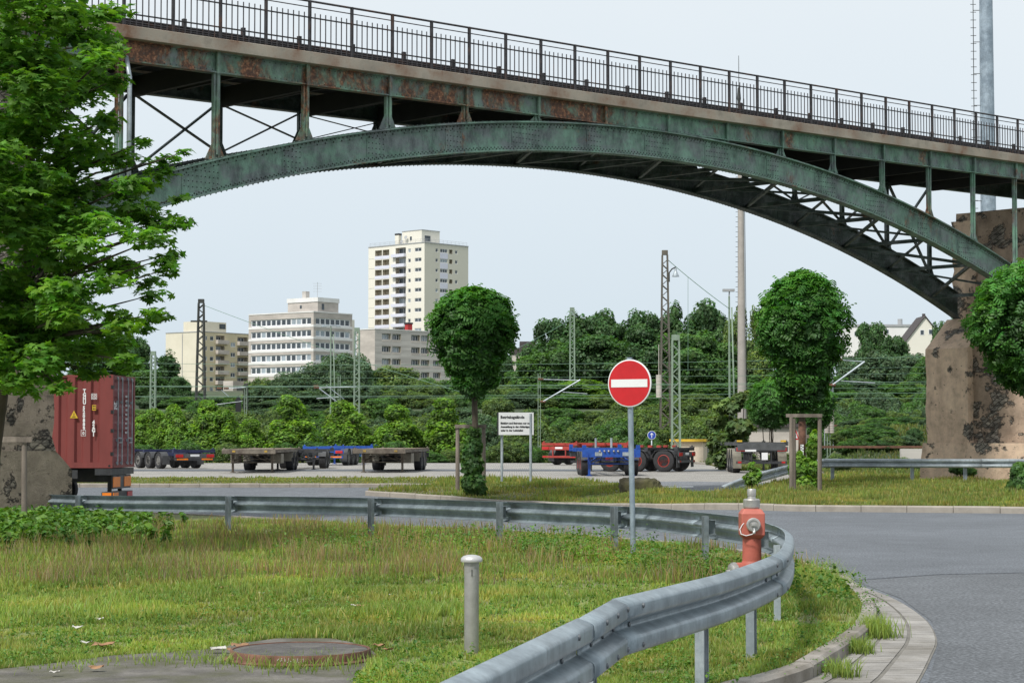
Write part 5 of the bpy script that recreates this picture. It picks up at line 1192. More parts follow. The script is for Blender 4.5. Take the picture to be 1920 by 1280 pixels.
# chassis under the container
cs = thing('container_truck_trailer', 'black semi trailer chassis under the red container with orange rear reflectors', 'trailer', (xr, Yc, zg), rz); zz0 = zb-zg
mb = MB()
for y in (.8, 1.64): mb.b2((-12, y-.07, zz0-.42), (-.05, y+.07, zz0-.021))
mb.b2((-12, .02, zz0-.30), (-1.0, .06, zz0-.06)); mb.b2((-.5, .0, zz0-.20), (-.02, WC, zz0-.02)); mb.build('main_frame', M['chassis_k'], cs)
mb = MB(); mb.b2((-.10, .3, zz0-.60), (-.05, 2.2, zz0-.21)); mb.build('rear_panel', M['chassis_g'], cs)
for y0, y1 in ((.25, 1.0), (1.45, 2.2)):
    mb = MB(); mb.b2((-.048, y0, zz0-.55), (-.03, y1, zz0-.26)); mb.build('reflector', M['amber'], cs, bevel=.006)
mb = MB(); mb.b2((-.35, .15, zz0-.86), (-.02, WC-.1, zz0-.68)); mb.build('lamp_bar', M['chassis_k'], cs, bevel=.01)
for y in (.16, 1.7):
    mb = MB(); mb.b2((-.018, y, zz0-.84), (.0, y+.55, zz0-.70)); mb.b2((-.32, y-.022, zz0-.84), (-.06, y-.002 if y < 1 else y+.0, zz0-.70)); mb.build('tail_light', M['amber' if y < 1 else 'redlamp'], cs)
mb = MB(); mb.b2((-.40, .05, zz0-1.10), (-.0, WC-.02, zz0-.93)); mb.build('bumper', M['mast_z'], cs, bevel=.01)
mb = MB(); mb.b2((-.3, .6, zz0-.93), (-.2, .7, zz0-.42)); mb.b2((-.3, 1.7, zz0-.93), (-.2, 1.8, zz0-.42)); mb.build('bumper_bracket', M['chassis_k'], cs)
for x in (-2.15, -3.5, -4.85):
    for sd, y in ((-1, .19), (1, WC-.19)): wheel(cs, x, y, .5, .36, 'rim_s', sd)
    mb = MB(); mb.tube((x, .2, .5), (x, WC-.2, .5), .07, n=8); mb.build('axle', M['chassis_k'], cs)
mb = MB(); vs = []
for i in range(9):
    a = -.5+2.2*i/8
    for y in (.0, .4): vs.append((-2.15+cos(a)*.60, y, .5+sin(a)*.60))
mb.add(vs, [(2*i, 2*i+1, 2*i+3, 2*i+2) for i in range(8)]); o = mb.build('mudguard', M['mud'], cs, smooth=True); so = o.modifiers.new('t', 'SOLIDIFY'); so.thickness = .03
mb = MB(); mb.path([(-1.55+1.15*t/80, .1+.05*cos(t*2*pi/9), zz0-1.0+.09*sin(t*2*pi/9)+.06*(t/80-.5)**2) for t in range(81)], .012, 5); mb.build('coiled_hose', M['cable'], cs, smooth=True)
# ------------------------------------------------------------------ trees
def cr(name, lobes, n, T, size, mt, **k): return crown_mesh(name, lobes, n, T, size, F_[mt], **k)
def px_lobe(px, py, Y, rpx, zs=1.0, ys=1.0, base=None):
    p = P(px, py, Y); r = rpx/FL*Y; b = base or Vector((0, 0, 0)); return (p.x-b.x, p.y-b.y, p.z-b.z, r, r*ys, r*zs)
def globe_tree(label, px, pyb, Y, spec, tr, seed):
    base = gnd((px-960)/FL*Y, Y, .05); k = Y/FL; rr = random.Random(seed)
    lob = [(dx*k, 0, P(px, py, Y).z-base.z, rx*k, rx*k, rz*k) for dx, py, rx, rz in spec]; full_ = list(lob)
    for i in range(44):                            # uneven outline
        l = rr.choice(lob); a = rr.uniform(0, 2*pi); e = rr.uniform(-.7, 1.2); q_ = .20*l[3]
        full_.append((l[0]+cos(a)*cos(e)*l[3]*.88, l[1]+sin(a)*cos(e)*l[4]*.88, l[2]+sin(e)*l[5]*.9, q_*1.2, q_*1.2, q_*.8))
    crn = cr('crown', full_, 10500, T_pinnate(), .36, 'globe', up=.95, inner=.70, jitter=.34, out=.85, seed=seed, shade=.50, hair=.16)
    tk = MB(); zt = P(px, spec[0][1], Y).z-base.z; x1 = (tr-px)*k
    tk.path([(x1*1.0, 0, -.1), (x1*.8, 0, zt*.35), (x1*.2, 0, zt*.7), (0, 0, zt*1.05)], .09, 12, radii=[.12, .095, .085, .05])
    for a in range(6): tk.path([(0, 0, zt*.62), (cos(a)*.5, sin(a)*.5, zt*.85), (cos(a)*.9, sin(a)*.9, zt*1.1)], .03, 6, radii=[.04, .03, .012])
    return make_tree('globe_tree', label, 'tree', base, crn, tk)
t1 = globe_tree('clipped egg shaped tree between two stakes left of the notice board', 888, 926, 61, [(0, 616, 73, 66), (0, 655, 56, 52), (0, 694, 42, 46), (2, 580, 56, 38)], 892, 3)
t2 = globe_tree('clipped round tree with rust brown trunk standing between wooden posts, behind the hydrant', 1508, 928, 61, [(0, 606, 76, 76), (0, 655, 59, 56), (-2, 706, 46, 58), (0, 552, 52, 40)], 1502, 8)
t3 = globe_tree('clipped round tree cut by the right edge, in front of the stone pier', 1932, 930, 58, [(0, 605, 100, 98), (-5, 668, 66, 62), (0, 550, 60, 52)], 1940, 12)
base = t2.location; k = 61/FL; zc = P(1502, 865, 61).z-base.z                # rust patch and marker sticker on the trunk
mb = MB(); mb.path([((1503-1508)*k, 0, P(0, 858, 61).z-base.z), ((1503.5-1508)*k, 0, P(0, 790, 61).z-base.z)], .115, 12); mb.build('trunk_guard', M['rust'], t2, smooth=True)
mb = MB(); c = Vector(((1502-1508)*k, -.125, 0)); z0 = P(0, 857, 61).z-base.z; z1 = P(0, 833, 61).z-base.z; mb.b2((c.x-.05, -.128, z0), (c.x+.05, -.124, z1)); st = mb.build('marker_strip', M['white'], t2)
mb = MB()
for i in range(9): mb.b2((c.x-.045+.05*(i % 2), -.132, z0+.01+i*(z1-z0-.02)/9), (c.x-.005+.05*(i % 2), -.129, z0+(i+.8)*(z1-z0-.02)/9))
mb.build('marker_check', M['black'], st)
def bush(name, label, px, pyb, Y, spec, mt, n, size, T=None, seed=1, cat='bush', **kw):
    base = gnd((px-960)/FL*Y, Y, .05); lob = [px_lobe(a, b, Y+dy, r, zs, 1, base) for a, b, r, zs, dy in spec]
    t = thing(name, label, cat, base); tk = MB()
    for i in range(5):
        a = i*1.3; l = lob[i % len(lob)]; tk.path([(0, 0, -.1), (l[0]*.6+cos(a)*.1, sin(a)*.1, l[2]*.5), (l[0], l[1], l[2]*1.02)], .02, 6)
    tk.build('stem', M['bark'], t, smooth=True); V, F, L, Cc, mi, ms = cr('foliage', lob, n, T or T_clump(), size, mt, seed=seed, **kw); np_mesh('foliage', V, F, L, ms, t, Cc, mi); return t
bush('ivy_bush', 'leafy ivy column climbing between the stakes of the left globe tree', 886, 926, 61, [(887, 905, 20, 1.1, 0), (886, 870, 17, 1.4, 0), (888, 835, 14, 1.5, 0), (889, 812, 10, 1.3, 0), (876, 850, 9, 1.5, 0), (898, 920, 14, .8, 0)], 'mid', 1500, .17, seed=5, up=.6, jitter=.3, core=True)
bush('ivy_bush', 'bright green climber filling the space between the three wooden posts', 1508, 930, 60.4, [(1508, 912, 27, .8, 0), (1500, 880, 20, 1.2, 0), (1520, 880, 16, 1.3, 0), (1524, 840, 11, 1.8, 0), (1497, 860, 10, 1.2, 0), (1530, 822, 9, 1.6, 0)], 'bright', 2000, .17, seed=6, up=.5, jitter=.3, core=True)
bush('sapling', 'small yellow green sapling rising behind the hydrant top', 1413, 918, 58, [(1412, 897, 15, 1.0, 0), (1410, 877, 8, 1.3, 0), (1420, 888, 10, .9, 0)], 'bright', 330, .13, seed=7, core=False, up=.6, inner=.2)
bush('bush', 'round green bush at the right edge in front of the rail end', 1925, 935, 56, [(1925, 905, 30, .9, 0), (1912, 885, 17, 1.0, 0), (1905, 915, 17, .7, 0)], 'mid', 1500, .16, seed=8, up=.4)
bush('bush', 'leggy weed plant at the foot of the right pier', 1800, 888, 72, [(1795, 880, 14, .5, 0), (1815, 884, 14, .4, 0)], 'mid', 260, .22, seed=9, core=False, inner=.3)
bush('loose_tree', 'thin yellowish green tree in front of the concrete mast', 1380, 880, 100, [(1395, 748, 22, .6, 0), (1365, 762, 26, .5, 0), (1350, 790, 24, .5, 1), (1388, 800, 26, .6, -1), (1372, 828, 30, .8, 0), (1345, 830, 20, .9, 0), (1362, 855, 28, .7, 0)], 'olive', 2100, .34, seed=10, core=False, inner=.25, up=.7, cat='tree')
for label, px, top, w, sd in (('small dense dark green tree left behind the right globe tree trunk', 1445, 752, 44, 21), ('small dense dark green tree right behind the right globe tree trunk', 1532, 757, 32, 22)):
    bush('small_tree', label, px, 880, 92, [(px, top, w, .9, 0), (px, top+22, w*.8, .8, 0), (px-w*.4, top+5, w*.5, .8, 0)], 'globe', 2300, .30, T_pinnate(), sd, up=1.0, jitter=.2, cat='tree')

# big maple at the left
mbase = gnd(-8.12, 31, .05)
ml = [(60, 10, 100), (150, 40, 75), (200, 20, 40), (215, 85, 34), (170, 110, 60), (30, 110, 110), (205, 150, 32), (120, 190, 85), (185, 225, 38), (40, 260, 115), (140, 290, 75), (215, 300, 45), (255, 330, 50), (310, 312, 34), (345, 285, 20), (110, 370, 95), (230, 380, 60), (290, 405, 42), (330, 425, 30), (335, 372, 20), (170, 440, 75), (270, 455, 45), (310, 495, 30), (325, 475, 20), (60, 470, 95), (130, 520, 75), (220, 520, 60), (285, 540, 36), (300, 585, 30), (60, 590, 80), (140, 600, 70), (220, 600, 48), (270, 615, 26), (180, 660, 50), (90, 670, 60), (225, 672, 34), (30, 700, 45), (110, 715, 30), (60, 735, 26), (-60, 100, 150), (-70, 350, 160), (-70, 580, 120), (20, -60, 110), (140, -50, 80), (262, 268, 24), (-20, 660, 60), (235, 690, 22), (180, 695, 30), (60, 180, 90), (70, 430, 90), (20, 520, 90), (90, 560, 70), (30, 620, 80), (110, 650, 60), (50, 670, 60), (10, 700, 60), (0, 300, 120), (150, 560, 60), (200, 640, 50), (95, 330, 80)]
rr = random.Random(2); lob = []
for px, py, r in ml:
    for j in range(3 if r > 45 else 2 if r > 28 else 1):
        Y = 29+rr.uniform(-1.9, 1.9)*(1 if r > 30 else .5); q_ = r*(.78 if r > 45 else .95); a = rr.uniform(0, 6.28); d = r*.35 if r > 28 else 0
        l = px_lobe(px+cos(a)*d, py+sin(a)*d, Y, q_, .42, .95, mbase); lob.append(l)
mt = thing('maple_tree', 'large bright green maple whose leafy branches hang in from the left edge', 'tree', mbase)
tk = MB(); H_ = 6.8
tp = [Vector((0, 0, -.2)), Vector((.05, 0, 1.5)), Vector((.25, -.1, 2.9)), Vector((.55, -.2, 4.4)), Vector((.6, -.2, 6.3)), Vector((.4, -.3, 8.2))]
tk.path(tp, .1, 12, radii=[.105, .09, .08, .07, .05, .02])
for l in lob:
    e = Vector(l[:3]); zz = max(2.9, min(7.4, e.z-abs(e.x)*.28)); i = 0
    while i < len(tp)-2 and tp[i+1].z < zz: i += 1
    b = tp[i].lerp(tp[i+1], (zz-tp[i].z)/(tp[i+1].z-tp[i].z)); m = b.lerp(e, .5)+Vector((0, 0, .18)); L = (e-b).length
    tk.path([b, m, e], .02, 5, radii=[.012+.010*L, .010+.004*L, .004])
tk.build('trunk', M['bark'], mt, smooth=True)
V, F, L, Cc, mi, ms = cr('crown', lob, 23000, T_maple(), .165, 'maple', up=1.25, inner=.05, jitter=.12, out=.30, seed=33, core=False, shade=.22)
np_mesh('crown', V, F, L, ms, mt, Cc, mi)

# background trees: a few crown shapes, each copied with its own size and turn
CRN = {}
def shape(kind, seed):
    r_ = random.Random(seed); lo = []
    if kind == 'round':
        lo = [(0, 0, 5.6, 2.6, 2.6, 3.0)]
        for i in range(17): a = r_.uniform(0, 6.28); e = r_.uniform(-.5, 1.3); lo.append((cos(a)*cos(e)*2.6, sin(a)*cos(e)*2.6, 5.4+sin(e)*3.2, *( [r_.uniform(.8, 1.5)]*2), r_.uniform(.8, 1.4)))
        return lo, 10000, .32
    if kind == 'spiky':
        lo = [(0, 0, 4.6, 2.6, 2.6, 3.2)]
        for i in range(26): a = r_.uniform(0, 6.28); z = r_.uniform(2, 9.0); R_ = 3.6*sqrt(max(.05, 1-((z-4.4)/5.8)**2)); lo.append((cos(a)*R_*.8, sin(a)*R_*.8, z, *( [r_.uniform(.6, 1.3)]*2), r_.uniform(.7, 1.3)))
        return lo, 10000, .33
    if kind == 'young':
        lo = [(0, 0, 3.4, 2.3, 2.3, 3.0), (0, 0, 6.6, 1.1, 1.1, 2.4)]
        for i in range(20): z = r_.uniform(.8, 9.0); R_ = 2.9*(1-max(0, z-1.5)/9.5); a = r_.uniform(0, 6.28); lo.append((cos(a)*R_*.8, sin(a)*R_*.8, z, *( [r_.uniform(.6, 1.1)]*2), r_.uniform(.7, 1.2)))
        return lo, 12000, .29
    if kind == 'shrub':
        lo = [(0, 0, 3.0, 4.2, 4.2, 3.6)]
        for i in range(24): a = r_.uniform(0, 6.28); e = r_.uniform(.0, 1.4); lo.append((cos(a)*cos(e)*4.4, sin(a)*cos(e)*4.4, 2.5+sin(e)*5.0, *( [r_.uniform(.9, 1.8)]*2), r_.uniform(1.0, 2.0)))
        return lo, 14000, .35
    if kind == 'poplar':
        lo = [(0, 0, 5, 1.2, 1.2, 4.6)]
        for i in range(16): a = r_.uniform(0, 6.28); z = r_.uniform(1, 9.3); lo.append((cos(a)*.9, sin(a)*.9, z, .7, .7, .9))
        return lo, 3600, .36
def proto(kind, mt_, seed, label=None):
    key = (kind, mt_, seed % 3)
    if key in CRN: return CRN[key], False
    lo, n, size = shape(kind, seed*7+3); nm = {'shrub': 'bush', 'young': 'young_tree', 'poplar': 'poplar_tree'}.get(kind, 'tree')
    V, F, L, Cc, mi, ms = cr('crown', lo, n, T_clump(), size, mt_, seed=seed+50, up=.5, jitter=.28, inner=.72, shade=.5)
    t = thing(nm, label or '', 'bush' if kind == 'shrub' else 'tree', (0, 0, 0)); tb = trunk_mb(6.5, .16, .04, 6, .28, seed=seed); tb.build('trunk', M['bark'], t, smooth=True); np_mesh('crown', V, F, L, ms, t, Cc, mi); CRN[key] = t
    return t, True
cnt_ = [0]
def plant(kind, mt_, px, top, Y, wpx, label, group, sink=.3, uh=10.0, uw=None):
    cnt_[0] += 1; x = (px-960)/FL*Y; base = gnd(x, Y, -sink); zt = P(px, top, Y).z; H = max(.8, zt-base.z)
    uw = uw or {'round': 7.2, 'spiky': 6.6, 'young': 5.6, 'shrub': 10.6, 'poplar': 3.4}[kind]; uh = {'round': 9.7, 'spiky': 10.2, 'young': 9.8, 'shrub': 8.8, 'poplar': 10}[kind]
    w = wpx/FL*Y; sc_ = (w/uw, w/uw, H/uh); t, new = proto(kind, mt_, cnt_[0]); rz = random.uniform(0, 6.28)
    if new: t.location = base; t.rotation_euler = (0, 0, rz); t.scale = sc_; t['label'] = label; t['group'] = group; return t
    return dup(t, base, rz, label, group, sc_)
G1 = 'young maples planted in a row behind the yard'
for i, (px, top, w) in enumerate(((262, 778, 72), (296, 764, 74), (328, 748, 66), (384, 752, 92), (424, 766, 88), (466, 778, 70), (552, 743, 108), (649, 749, 104), (748, 749, 104), (838, 748, 100))):
    plant('young', 'bright', px, top, 138, w, ['bright young tree touching the red container edge', 'second bright young tree from the red container', 'slim bright young tree with a pointed top below the dark poplar', 'bright young tree under the left lattice mast', 'bright young tree above the left grimy flatbed', 'low bright young tree left of the black railway signal gap', 'bright bushy young tree below the office block', 'bright young tree below the thin twin lamp post', 'bright young tree above the second grimy flatbed', 'bright young tree just left of the staked globe tree'][i], G1)
r2 = random.Random(9); G2 = 'bushes along the far edge of the yard'
for i, px in enumerate(range(236, 1260, 38)):
    x = px+r2.uniform(-8, 8); w = r2.uniform(52, 84); plant('shrub', r2.choice(['mid', 'mid', 'olive', 'mid']), x, r2.uniform(826, 846) if px < 1015 else r2.uniform(818, 838), 131+r2.uniform(0, 4), w, 'low green bush in the hedge along the far edge of the yard', G2)
G3 = 'bushes on the railway bank'
for row, (Y, t0, t1, step) in enumerate(((146, 788, 812, 52), (160, 768, 792, 50), (176, 745, 772, 56), (196, 728, 752, 50), (216, 716, 742, 56), (240, 708, 732, 60))):
    for px in range(230+row*17, 1420 if row < 3 else 1760, step):
        t_ = r2.uniform(t0, t1); 
        if 300 < px < 470 and row >= 2: t_ = max(t_, 745)
        plant('shrub', r2.choice(['olive', 'mid', 'olive', 'ivy' if px < 1000 else 'olive']), px+r2.uniform(-10, 10), t_, Y, r2.uniform(70, 120), 'olive green bush on the railway bank under the overhead wires', G3)
G4 = 'ivy covered mound'
for px, top, Y, w in ((505, 722, 196, 110), (548, 700, 200, 120), (592, 684, 204, 120), (632, 664, 208, 120), (668, 668, 210, 90), (570, 735, 192, 150), (650, 715, 196, 140), (610, 760, 188, 160), (515, 752, 190, 120)):
    plant('shrub', 'ivy', px, top, Y, w, 'ivy grown mound of dull green foliage below the office block', G4)
G5 = 'trees on the hillside'
hill = [('round', 'dark', 180, 625, 300, 110, 'dark tree behind the maple branches at the left'), ('round', 'dark', 236, 612, 320, 100, 'tall dark tree left of the cream block'), ('round', 'mid', 270, 690, 250, 80, 'green tree between the container and the poplar'), ('poplar', 'dark', 315, 654, 290, 52, 'dark poplar in front of the cream apartment block'), ('round', 'dark', 338, 700, 285, 50, 'lower dark tree right beside the poplar'),
        ('round', 'dark', 362, 735, 300, 60, 'dark bush at the foot of the cream block, left'), ('round', 'dark', 440, 742, 300, 70, 'dark bush at the foot of the cream block, right'), ('round', 'mid', 700, 690, 260, 80, 'green tree at the foot of the grey concrete block'), ('round', 'olive', 745, 684, 240, 100, 'olive tree in front of the grey concrete block'), ('round', 'mid', 800, 722, 230, 90, 'green tree at the right foot of the concrete block'), ('round', 'mid', 850, 712, 235, 100, 'green tree behind the left globe tree'),
        ('round', 'dark', 935, 655, 300, 60, 'dark tree beside the red roof, left'), ('round', 'mid', 975, 690, 260, 80, 'green tree below the red roof'), ('round', 'mid', 915, 735, 215, 110, 'green tree behind the notice board, left')]
dark = ((1006, 645, 62), (1032, 592, 70), (1066, 586, 84), (1104, 579, 80), (1140, 584, 78), (1176, 602, 70), (1206, 580, 70), (1236, 590, 70), (1262, 585, 76), (1296, 561, 84), (1330, 572, 70), (1352, 600, 50))
for i, (px, top, w) in enumerate(dark): hill.append(('spiky', 'dark', px, top, 262, w*1.35, 'tall dark tree in the wood behind the no entry sign, number'[:52]))
for px, top, w in ((1012, 690, 90), (1060, 668, 100), (1112, 650, 110), (1160, 668, 90), (1205, 640, 100), (1250, 660, 100), (1300, 655, 110), (1340, 668, 90), (1040, 725, 110), (1095, 720, 110), (1150, 728, 100), (1230, 715, 110), (1300, 730, 110), (1350, 725, 100)):
    hill.append(('round', r2.choice(['mid', 'mid', 'dark', 'bright' if 1090 < px < 1220 else 'mid']), px, top-(34 if top < 700 else 10), 225 if top < 700 else 200, w*1.25, 'green tree in the front rank of the wood behind the no entry sign'))
hill += [('spiky', 'olive', 1408, 566, 255, 66, 'olive tree with a thin top right of the concrete mast'), ('round', 'olive', 1378, 590, 250, 56, 'olive tree behind the concrete mast'), ('round', 'olive', 1425, 640, 225, 90, 'olive tree left of the right globe tree'), ('round', 'mid', 1400, 700, 200, 90, 'green tree low behind the concrete mast'), ('round', 'mid', 1470, 690, 205, 100, 'green tree behind the right globe tree, left'), ('round', 'mid', 1560, 700, 205, 100, 'green tree behind the right globe tree, right'),
         ('round', 'dark', 1637, 592, 330, 72, 'tall dark tree in front of the flat white house'), ('round', 'dark', 1678, 622, 325, 62, 'dark tree left of the gabled house'), ('round', 'ivy', 1600, 662, 250, 80, 'grey green tree below the flat white house, left'), ('round', 'ivy', 1650, 655, 245, 100, 'grey green tree below the flat white house, right'), ('round', 'ivy', 1712, 662, 240, 96, 'grey green tree below the gabled house'), ('spiky', 'dark', 1775, 588, 300, 60, 'dark tree between the gabled house and the pier'),
         ('round', 'mid', 1745, 668, 230, 90, 'green tree against the left edge of the pier'), ('round', 'ivy', 1620, 710, 210, 110, 'grey green tree in the middle of the right slope'), ('round', 'mid', 1690, 715, 205, 110, 'green tree in the middle of the right slope'), ('round', 'dark', 1575, 735, 190, 90, 'dark tree behind the tensioning weights'), ('round', 'ivy', 1748, 728, 190, 80, 'pale flowering tree beside the pier'), ('round', 'dark', 1640, 752, 175, 110, 'dark tree low on the right slope')]
for h_ in hill: plant(h_[0], h_[1], h_[2], h_[3], h_[4], h_[5], h_[6], G5)
G6 = 'bushes on the right railway slope'
for px, top, Y, w, m_ in [(1560+((i*67)%190), 770+((i*41)%90), 134-((i*41)%90)*.36, 46+((i*29)%40), ('mid','olive','ivy','olive','dark')[i%5]) for i in range(26)]: plant('shrub', m_, px, top, Y, w, 'bush on the overgrown slope between the trailers and the right pier', G6)
for px, top, Y, w, m_ in ((1625, 762, 128, 80, 'mid'), (1672, 772, 130, 80, 'olive'), (1590, 800, 118, 60, 'olive'), (1720, 790, 128, 60, 'dark'), (1660, 808, 112, 80, 'mid'), (1600, 838, 104, 70, 'mid'), (1640, 832, 106, 90, 'mid'), (1570, 850, 100, 50, 'olive'), (1714, 806, 106, 40, 'dark'), (1690, 858, 99, 60, 'olive'), (1740, 866, 97, 50, 'mid'), (1560, 775, 125, 60, 'mid'), (1750, 758, 132, 50, 'ivy'), (1350, 838, 118, 50, 'olive'), (1395, 845, 120, 60, 'olive'), (1470, 850, 125, 90, 'olive'), (1530, 855, 110, 60, 'mid'), (1575, 870, 95, 50, 'olive')):
    plant('shrub', m_, px, top, Y, w, 'bush on the overgrown slope between the trailers and the right pier', G6)
for px in range(1430, 1790, 30): plant('shrub', r2.choice(['olive', 'mid', 'ivy', 'mid']), px, 768+r2.uniform(-12, 12), 152, 70, 'bush on the overgrown slope between the trailers and the right pier', G6); plant('shrub', r2.choice(['olive', 'mid', 'ivy', 'mid']), px+15, 745+r2.uniform(-14, 12), 172, 80, 'bush on the overgrown slope between the trailers and the right pier', G6)
for i, px in enumerate((1290, 1330, 1365, 1240, 1195)): plant('shrub', 'olive', px, 800+r2.uniform(-6, 14), 150, 80, 'olive bush behind the yellow edged hut', G3)
# ------------------------------------------------------------------ buildings on the hill
class Bld:
    def __init__(s, name, label, px, Y, dl, ptop, pl, pr, z0=None, cat='building'):
        s.c = P(px, ptop, Y); s.Y = Y; dl = Vector((dl[0], dl[1], 0)).normalized(); s.dl = dl; s.dr = Vector((dl.y, -dl.x, 0)); 
        if s.dr.y < 0: s.dr = -s.dr
        s.z1 = s.c.z; s.z0 = g(s.c.x, Y)-2 if z0 is None else z0
        s.wl = s.u(pl, s.dl); s.wr = s.u(pr, s.dr); s.root = thing(name, label, cat, (s.c.x, Y, s.z0))
    def u(s, px, d): k = (px-960)/FL; return (k*s.c.y-s.c.x)/(d.x-k*d.y)
    def z(s, py, u=0, d=None): y = s.c.y+(d.y*u if d else 0); return P(960, py, y).z
    def face(s, side, ops, mt_, nm='wall', z0=None, z1=None, u1=None):
        """wall with real openings; ops = (u0,u1,z0,z1,depth,back material index)"""
        d = s.dl if side == 'l' else s.dr; inw = s.dr if side == 'l' else s.dl; w = u1 or (s.wl if side == 'l' else s.wr); z0 = s.z0 if z0 is None else z0; z1 = s.z1 if z1 is None else z1
        us = sorted({0.0, w, *[a for o in ops for a in o[:2]]}); zs = sorted({z0, z1, *[a for o in ops for a in o[2:4]]}); mb = MB(); B = Vector((s.c.x, s.c.y, 0))
        pt = lambda u, z, q=0: B+d*u+inw*q+Vector((0, 0, z))
        for a, b in zip(us, us[1:]):
            for c, e in zip(zs, zs[1:]):
                mu, mz = (a+b)/2, (c+e)/2
                if any(o[0] < mu < o[1] and o[2] < mz < o[3] for o in ops): continue
                mb.quad(pt(a, c), pt(b, c), pt(b, e), pt(a, e))
        for u0, u1_, a, b, dp, mi in ops:
            mb.quad(pt(u0, a), pt(u0, b), pt(u0, b, dp), pt(u0, a, dp), mi); mb.quad(pt(u1_, a), pt(u1_, b), pt(u1_, b, dp), pt(u1_, a, dp), mi)
            mb.quad(pt(u0, a), pt(u1_, a), pt(u1_, a, dp), pt(u0, a, dp), mi); mb.quad(pt(u0, b), pt(u1_, b), pt(u1_, b, dp), pt(u0, b, dp), mi); mb.quad(pt(u0, a, dp), pt(u1_, a, dp), pt(u1_, b, dp), pt(u0, b, dp), mi)
        return mb.build(nm, mt_, s.root, world=True, recalc=False)
    def window(s, side, u0, u1, a, b, dp=.14, n=2, glass='glass', fr='white', t=.09):
        d = s.dl if side == 'l' else s.dr; inw = s.dr if side == 'l' else s.dl; B = Vector((s.c.x, s.c.y, 0)); mb = MB()
        def bx(ua, ub, za, zb, q0, q1, m): 
            v = [B+d*u+inw*q+Vector((0, 0, z)) for u in (ua, ub) for q in (q0, q1) for z in (za, zb)]
            m.add(v, [(0, 1, 3, 2), (4, 6, 7, 5), (0, 4, 5, 1), (2, 3, 7, 6), (0, 2, 6, 4), (1, 5, 7, 3)])
        bx(u0, u1, a, a+t, dp-.06, dp-.01, mb); bx(u0, u1, b-t, b, dp-.06, dp-.01, mb)
        for i in range(n+1): c = u0+(u1-u0)*i/n; c = min(max(c, u0+t/2), u1-t/2); bx(c-t/2, c+t/2, a+t+.001, b-t-.001, dp-.065, dp-.012, mb)
        w = mb.build('window', M[fr], s.root, world=True); g_ = MB(); bx(u0+.02, u1-.02, a+.02, b-.02, dp-.035, dp-.03, g_); g_.build('pane', M[glass], w, world=False) if 0 else None
        L_ = Matrix.Translation(s.root.location).inverted(); g_.v = [tuple(L_ @ Vector(p)) for p in g_.v]; g_.build('pane', M[glass], w); return w
    def block(s, nm, mt_, side, u0, u1, a, b, q0, q1, parent=None, bev=0):
        d = s.dl if side == 'l' else s.dr; inw = s.dr if side == 'l' else s.dl; B = Vector((s.c.x, s.c.y, 0)); mb = MB()
        v = [B+d*u+inw*q+Vector((0, 0, z)) for u in (u0, u1) for q in (q0, q1) for z in (a, b)]
        mb.add(v, [(0, 1, 3, 2), (4, 6, 7, 5), (0, 4, 5, 1), (2, 3, 7, 6), (0, 2, 6, 4), (1, 5, 7, 3)]); return mb.build(nm, M[mt_] if isinstance(mt_, str) else mt_, s.root, world=True, bevel=bev)
    def shell(s, mt_, zr=None):                     # back walls and roof
        zr = s.z1 if zr is None else zr; B = Vector((s.c.x, s.c.y, 0)); a = B+s.dl*s.wl; b = B+s.dr*s.wr; c = a+s.dr*s.wr; mb = MB()
        z = lambda p, h: p+Vector((0, 0, h)); mb.quad(z(a, s.z0), z(c, s.z0), z(c, zr), z(a, zr)); mb.quad(z(b, s.z0), z(c, s.z0), z(c, zr), z(b, zr)); mb.build('back_wall', mt_, s.root, world=True)
        mb = MB(); mb.quad(z(B, zr-.01), z(a, zr-.01), z(c, zr-.01), z(b, zr-.01)); mb.build('roof', M['roof_grey'], s.root, world=True, recalc=False)
    def parapet(s, mt_='band', h=.35, t=.35, o=.12):
        for side, w in (('l', s.wl), ('r', s.wr)): s.block('parapet', mt_, side, (-o if side == 'l' else t-o+.001), w, s.z1+.003, s.z1+h, -o, t-o)
rw = random.Random(31)
gl = lambda: rw.choice(['glass', 'glass', 'glass', 'glass2'])
# tower block
T = Bld('tower_block', 'tall cream tower block with stacked white balconies on the skyline', 796, 581, (-.733, .68), 455, 690, 877.8)
ft = 2.965; z1 = T.z(467.5); u_ = lambda px, sd: T.u(px, T.dl if sd == 'l' else T.dr); opl = []; opr = []
for f in range(9):
    zc = z1-f*ft
    opl += [(u_(729, 'l'), u_(716.7, 'l'), zc-.9, zc+.95, 1.4, 1), (u_(715.3, 'l'), u_(702.5, 'l'), zc-.9, zc+.95, 1.4, 1), (u_(760.3, 'l'), u_(741, 'l'), zc-.75, zc+1.15, 1.3, 1), (u_(769.4, 'l'), u_(764.4, 'l'), zc-.55, zc+.6, .2, 0), (u_(789.5, 'l'), u_(777, 'l'), zc-.5, zc+.65, .2, 0)]
    opr += [(u_(816.2, 'r'), u_(821, 'r'), zc-.5, zc+.6, .2, 0), (u_(825, 'r'), u_(838.6, 'r'), zc-.5, zc+.65, .2, 0), (u_(842, 'r'), u_(848, 'r'), zc-.6, zc+.65, 1.2, 1), (u_(853, 'r'), u_(857.7, 'r'), zc-.5, zc+.6, .2, 0)]
opl = [(min(o[0], o[1]), max(o[0], o[1]), *o[2:]) for o in opl]
T.face('l', opl, [M['tower_l'], M['recess']]); T.face('r', opr, [M['tower_s'], M['recess']]); T.shell(M['tower_s'])
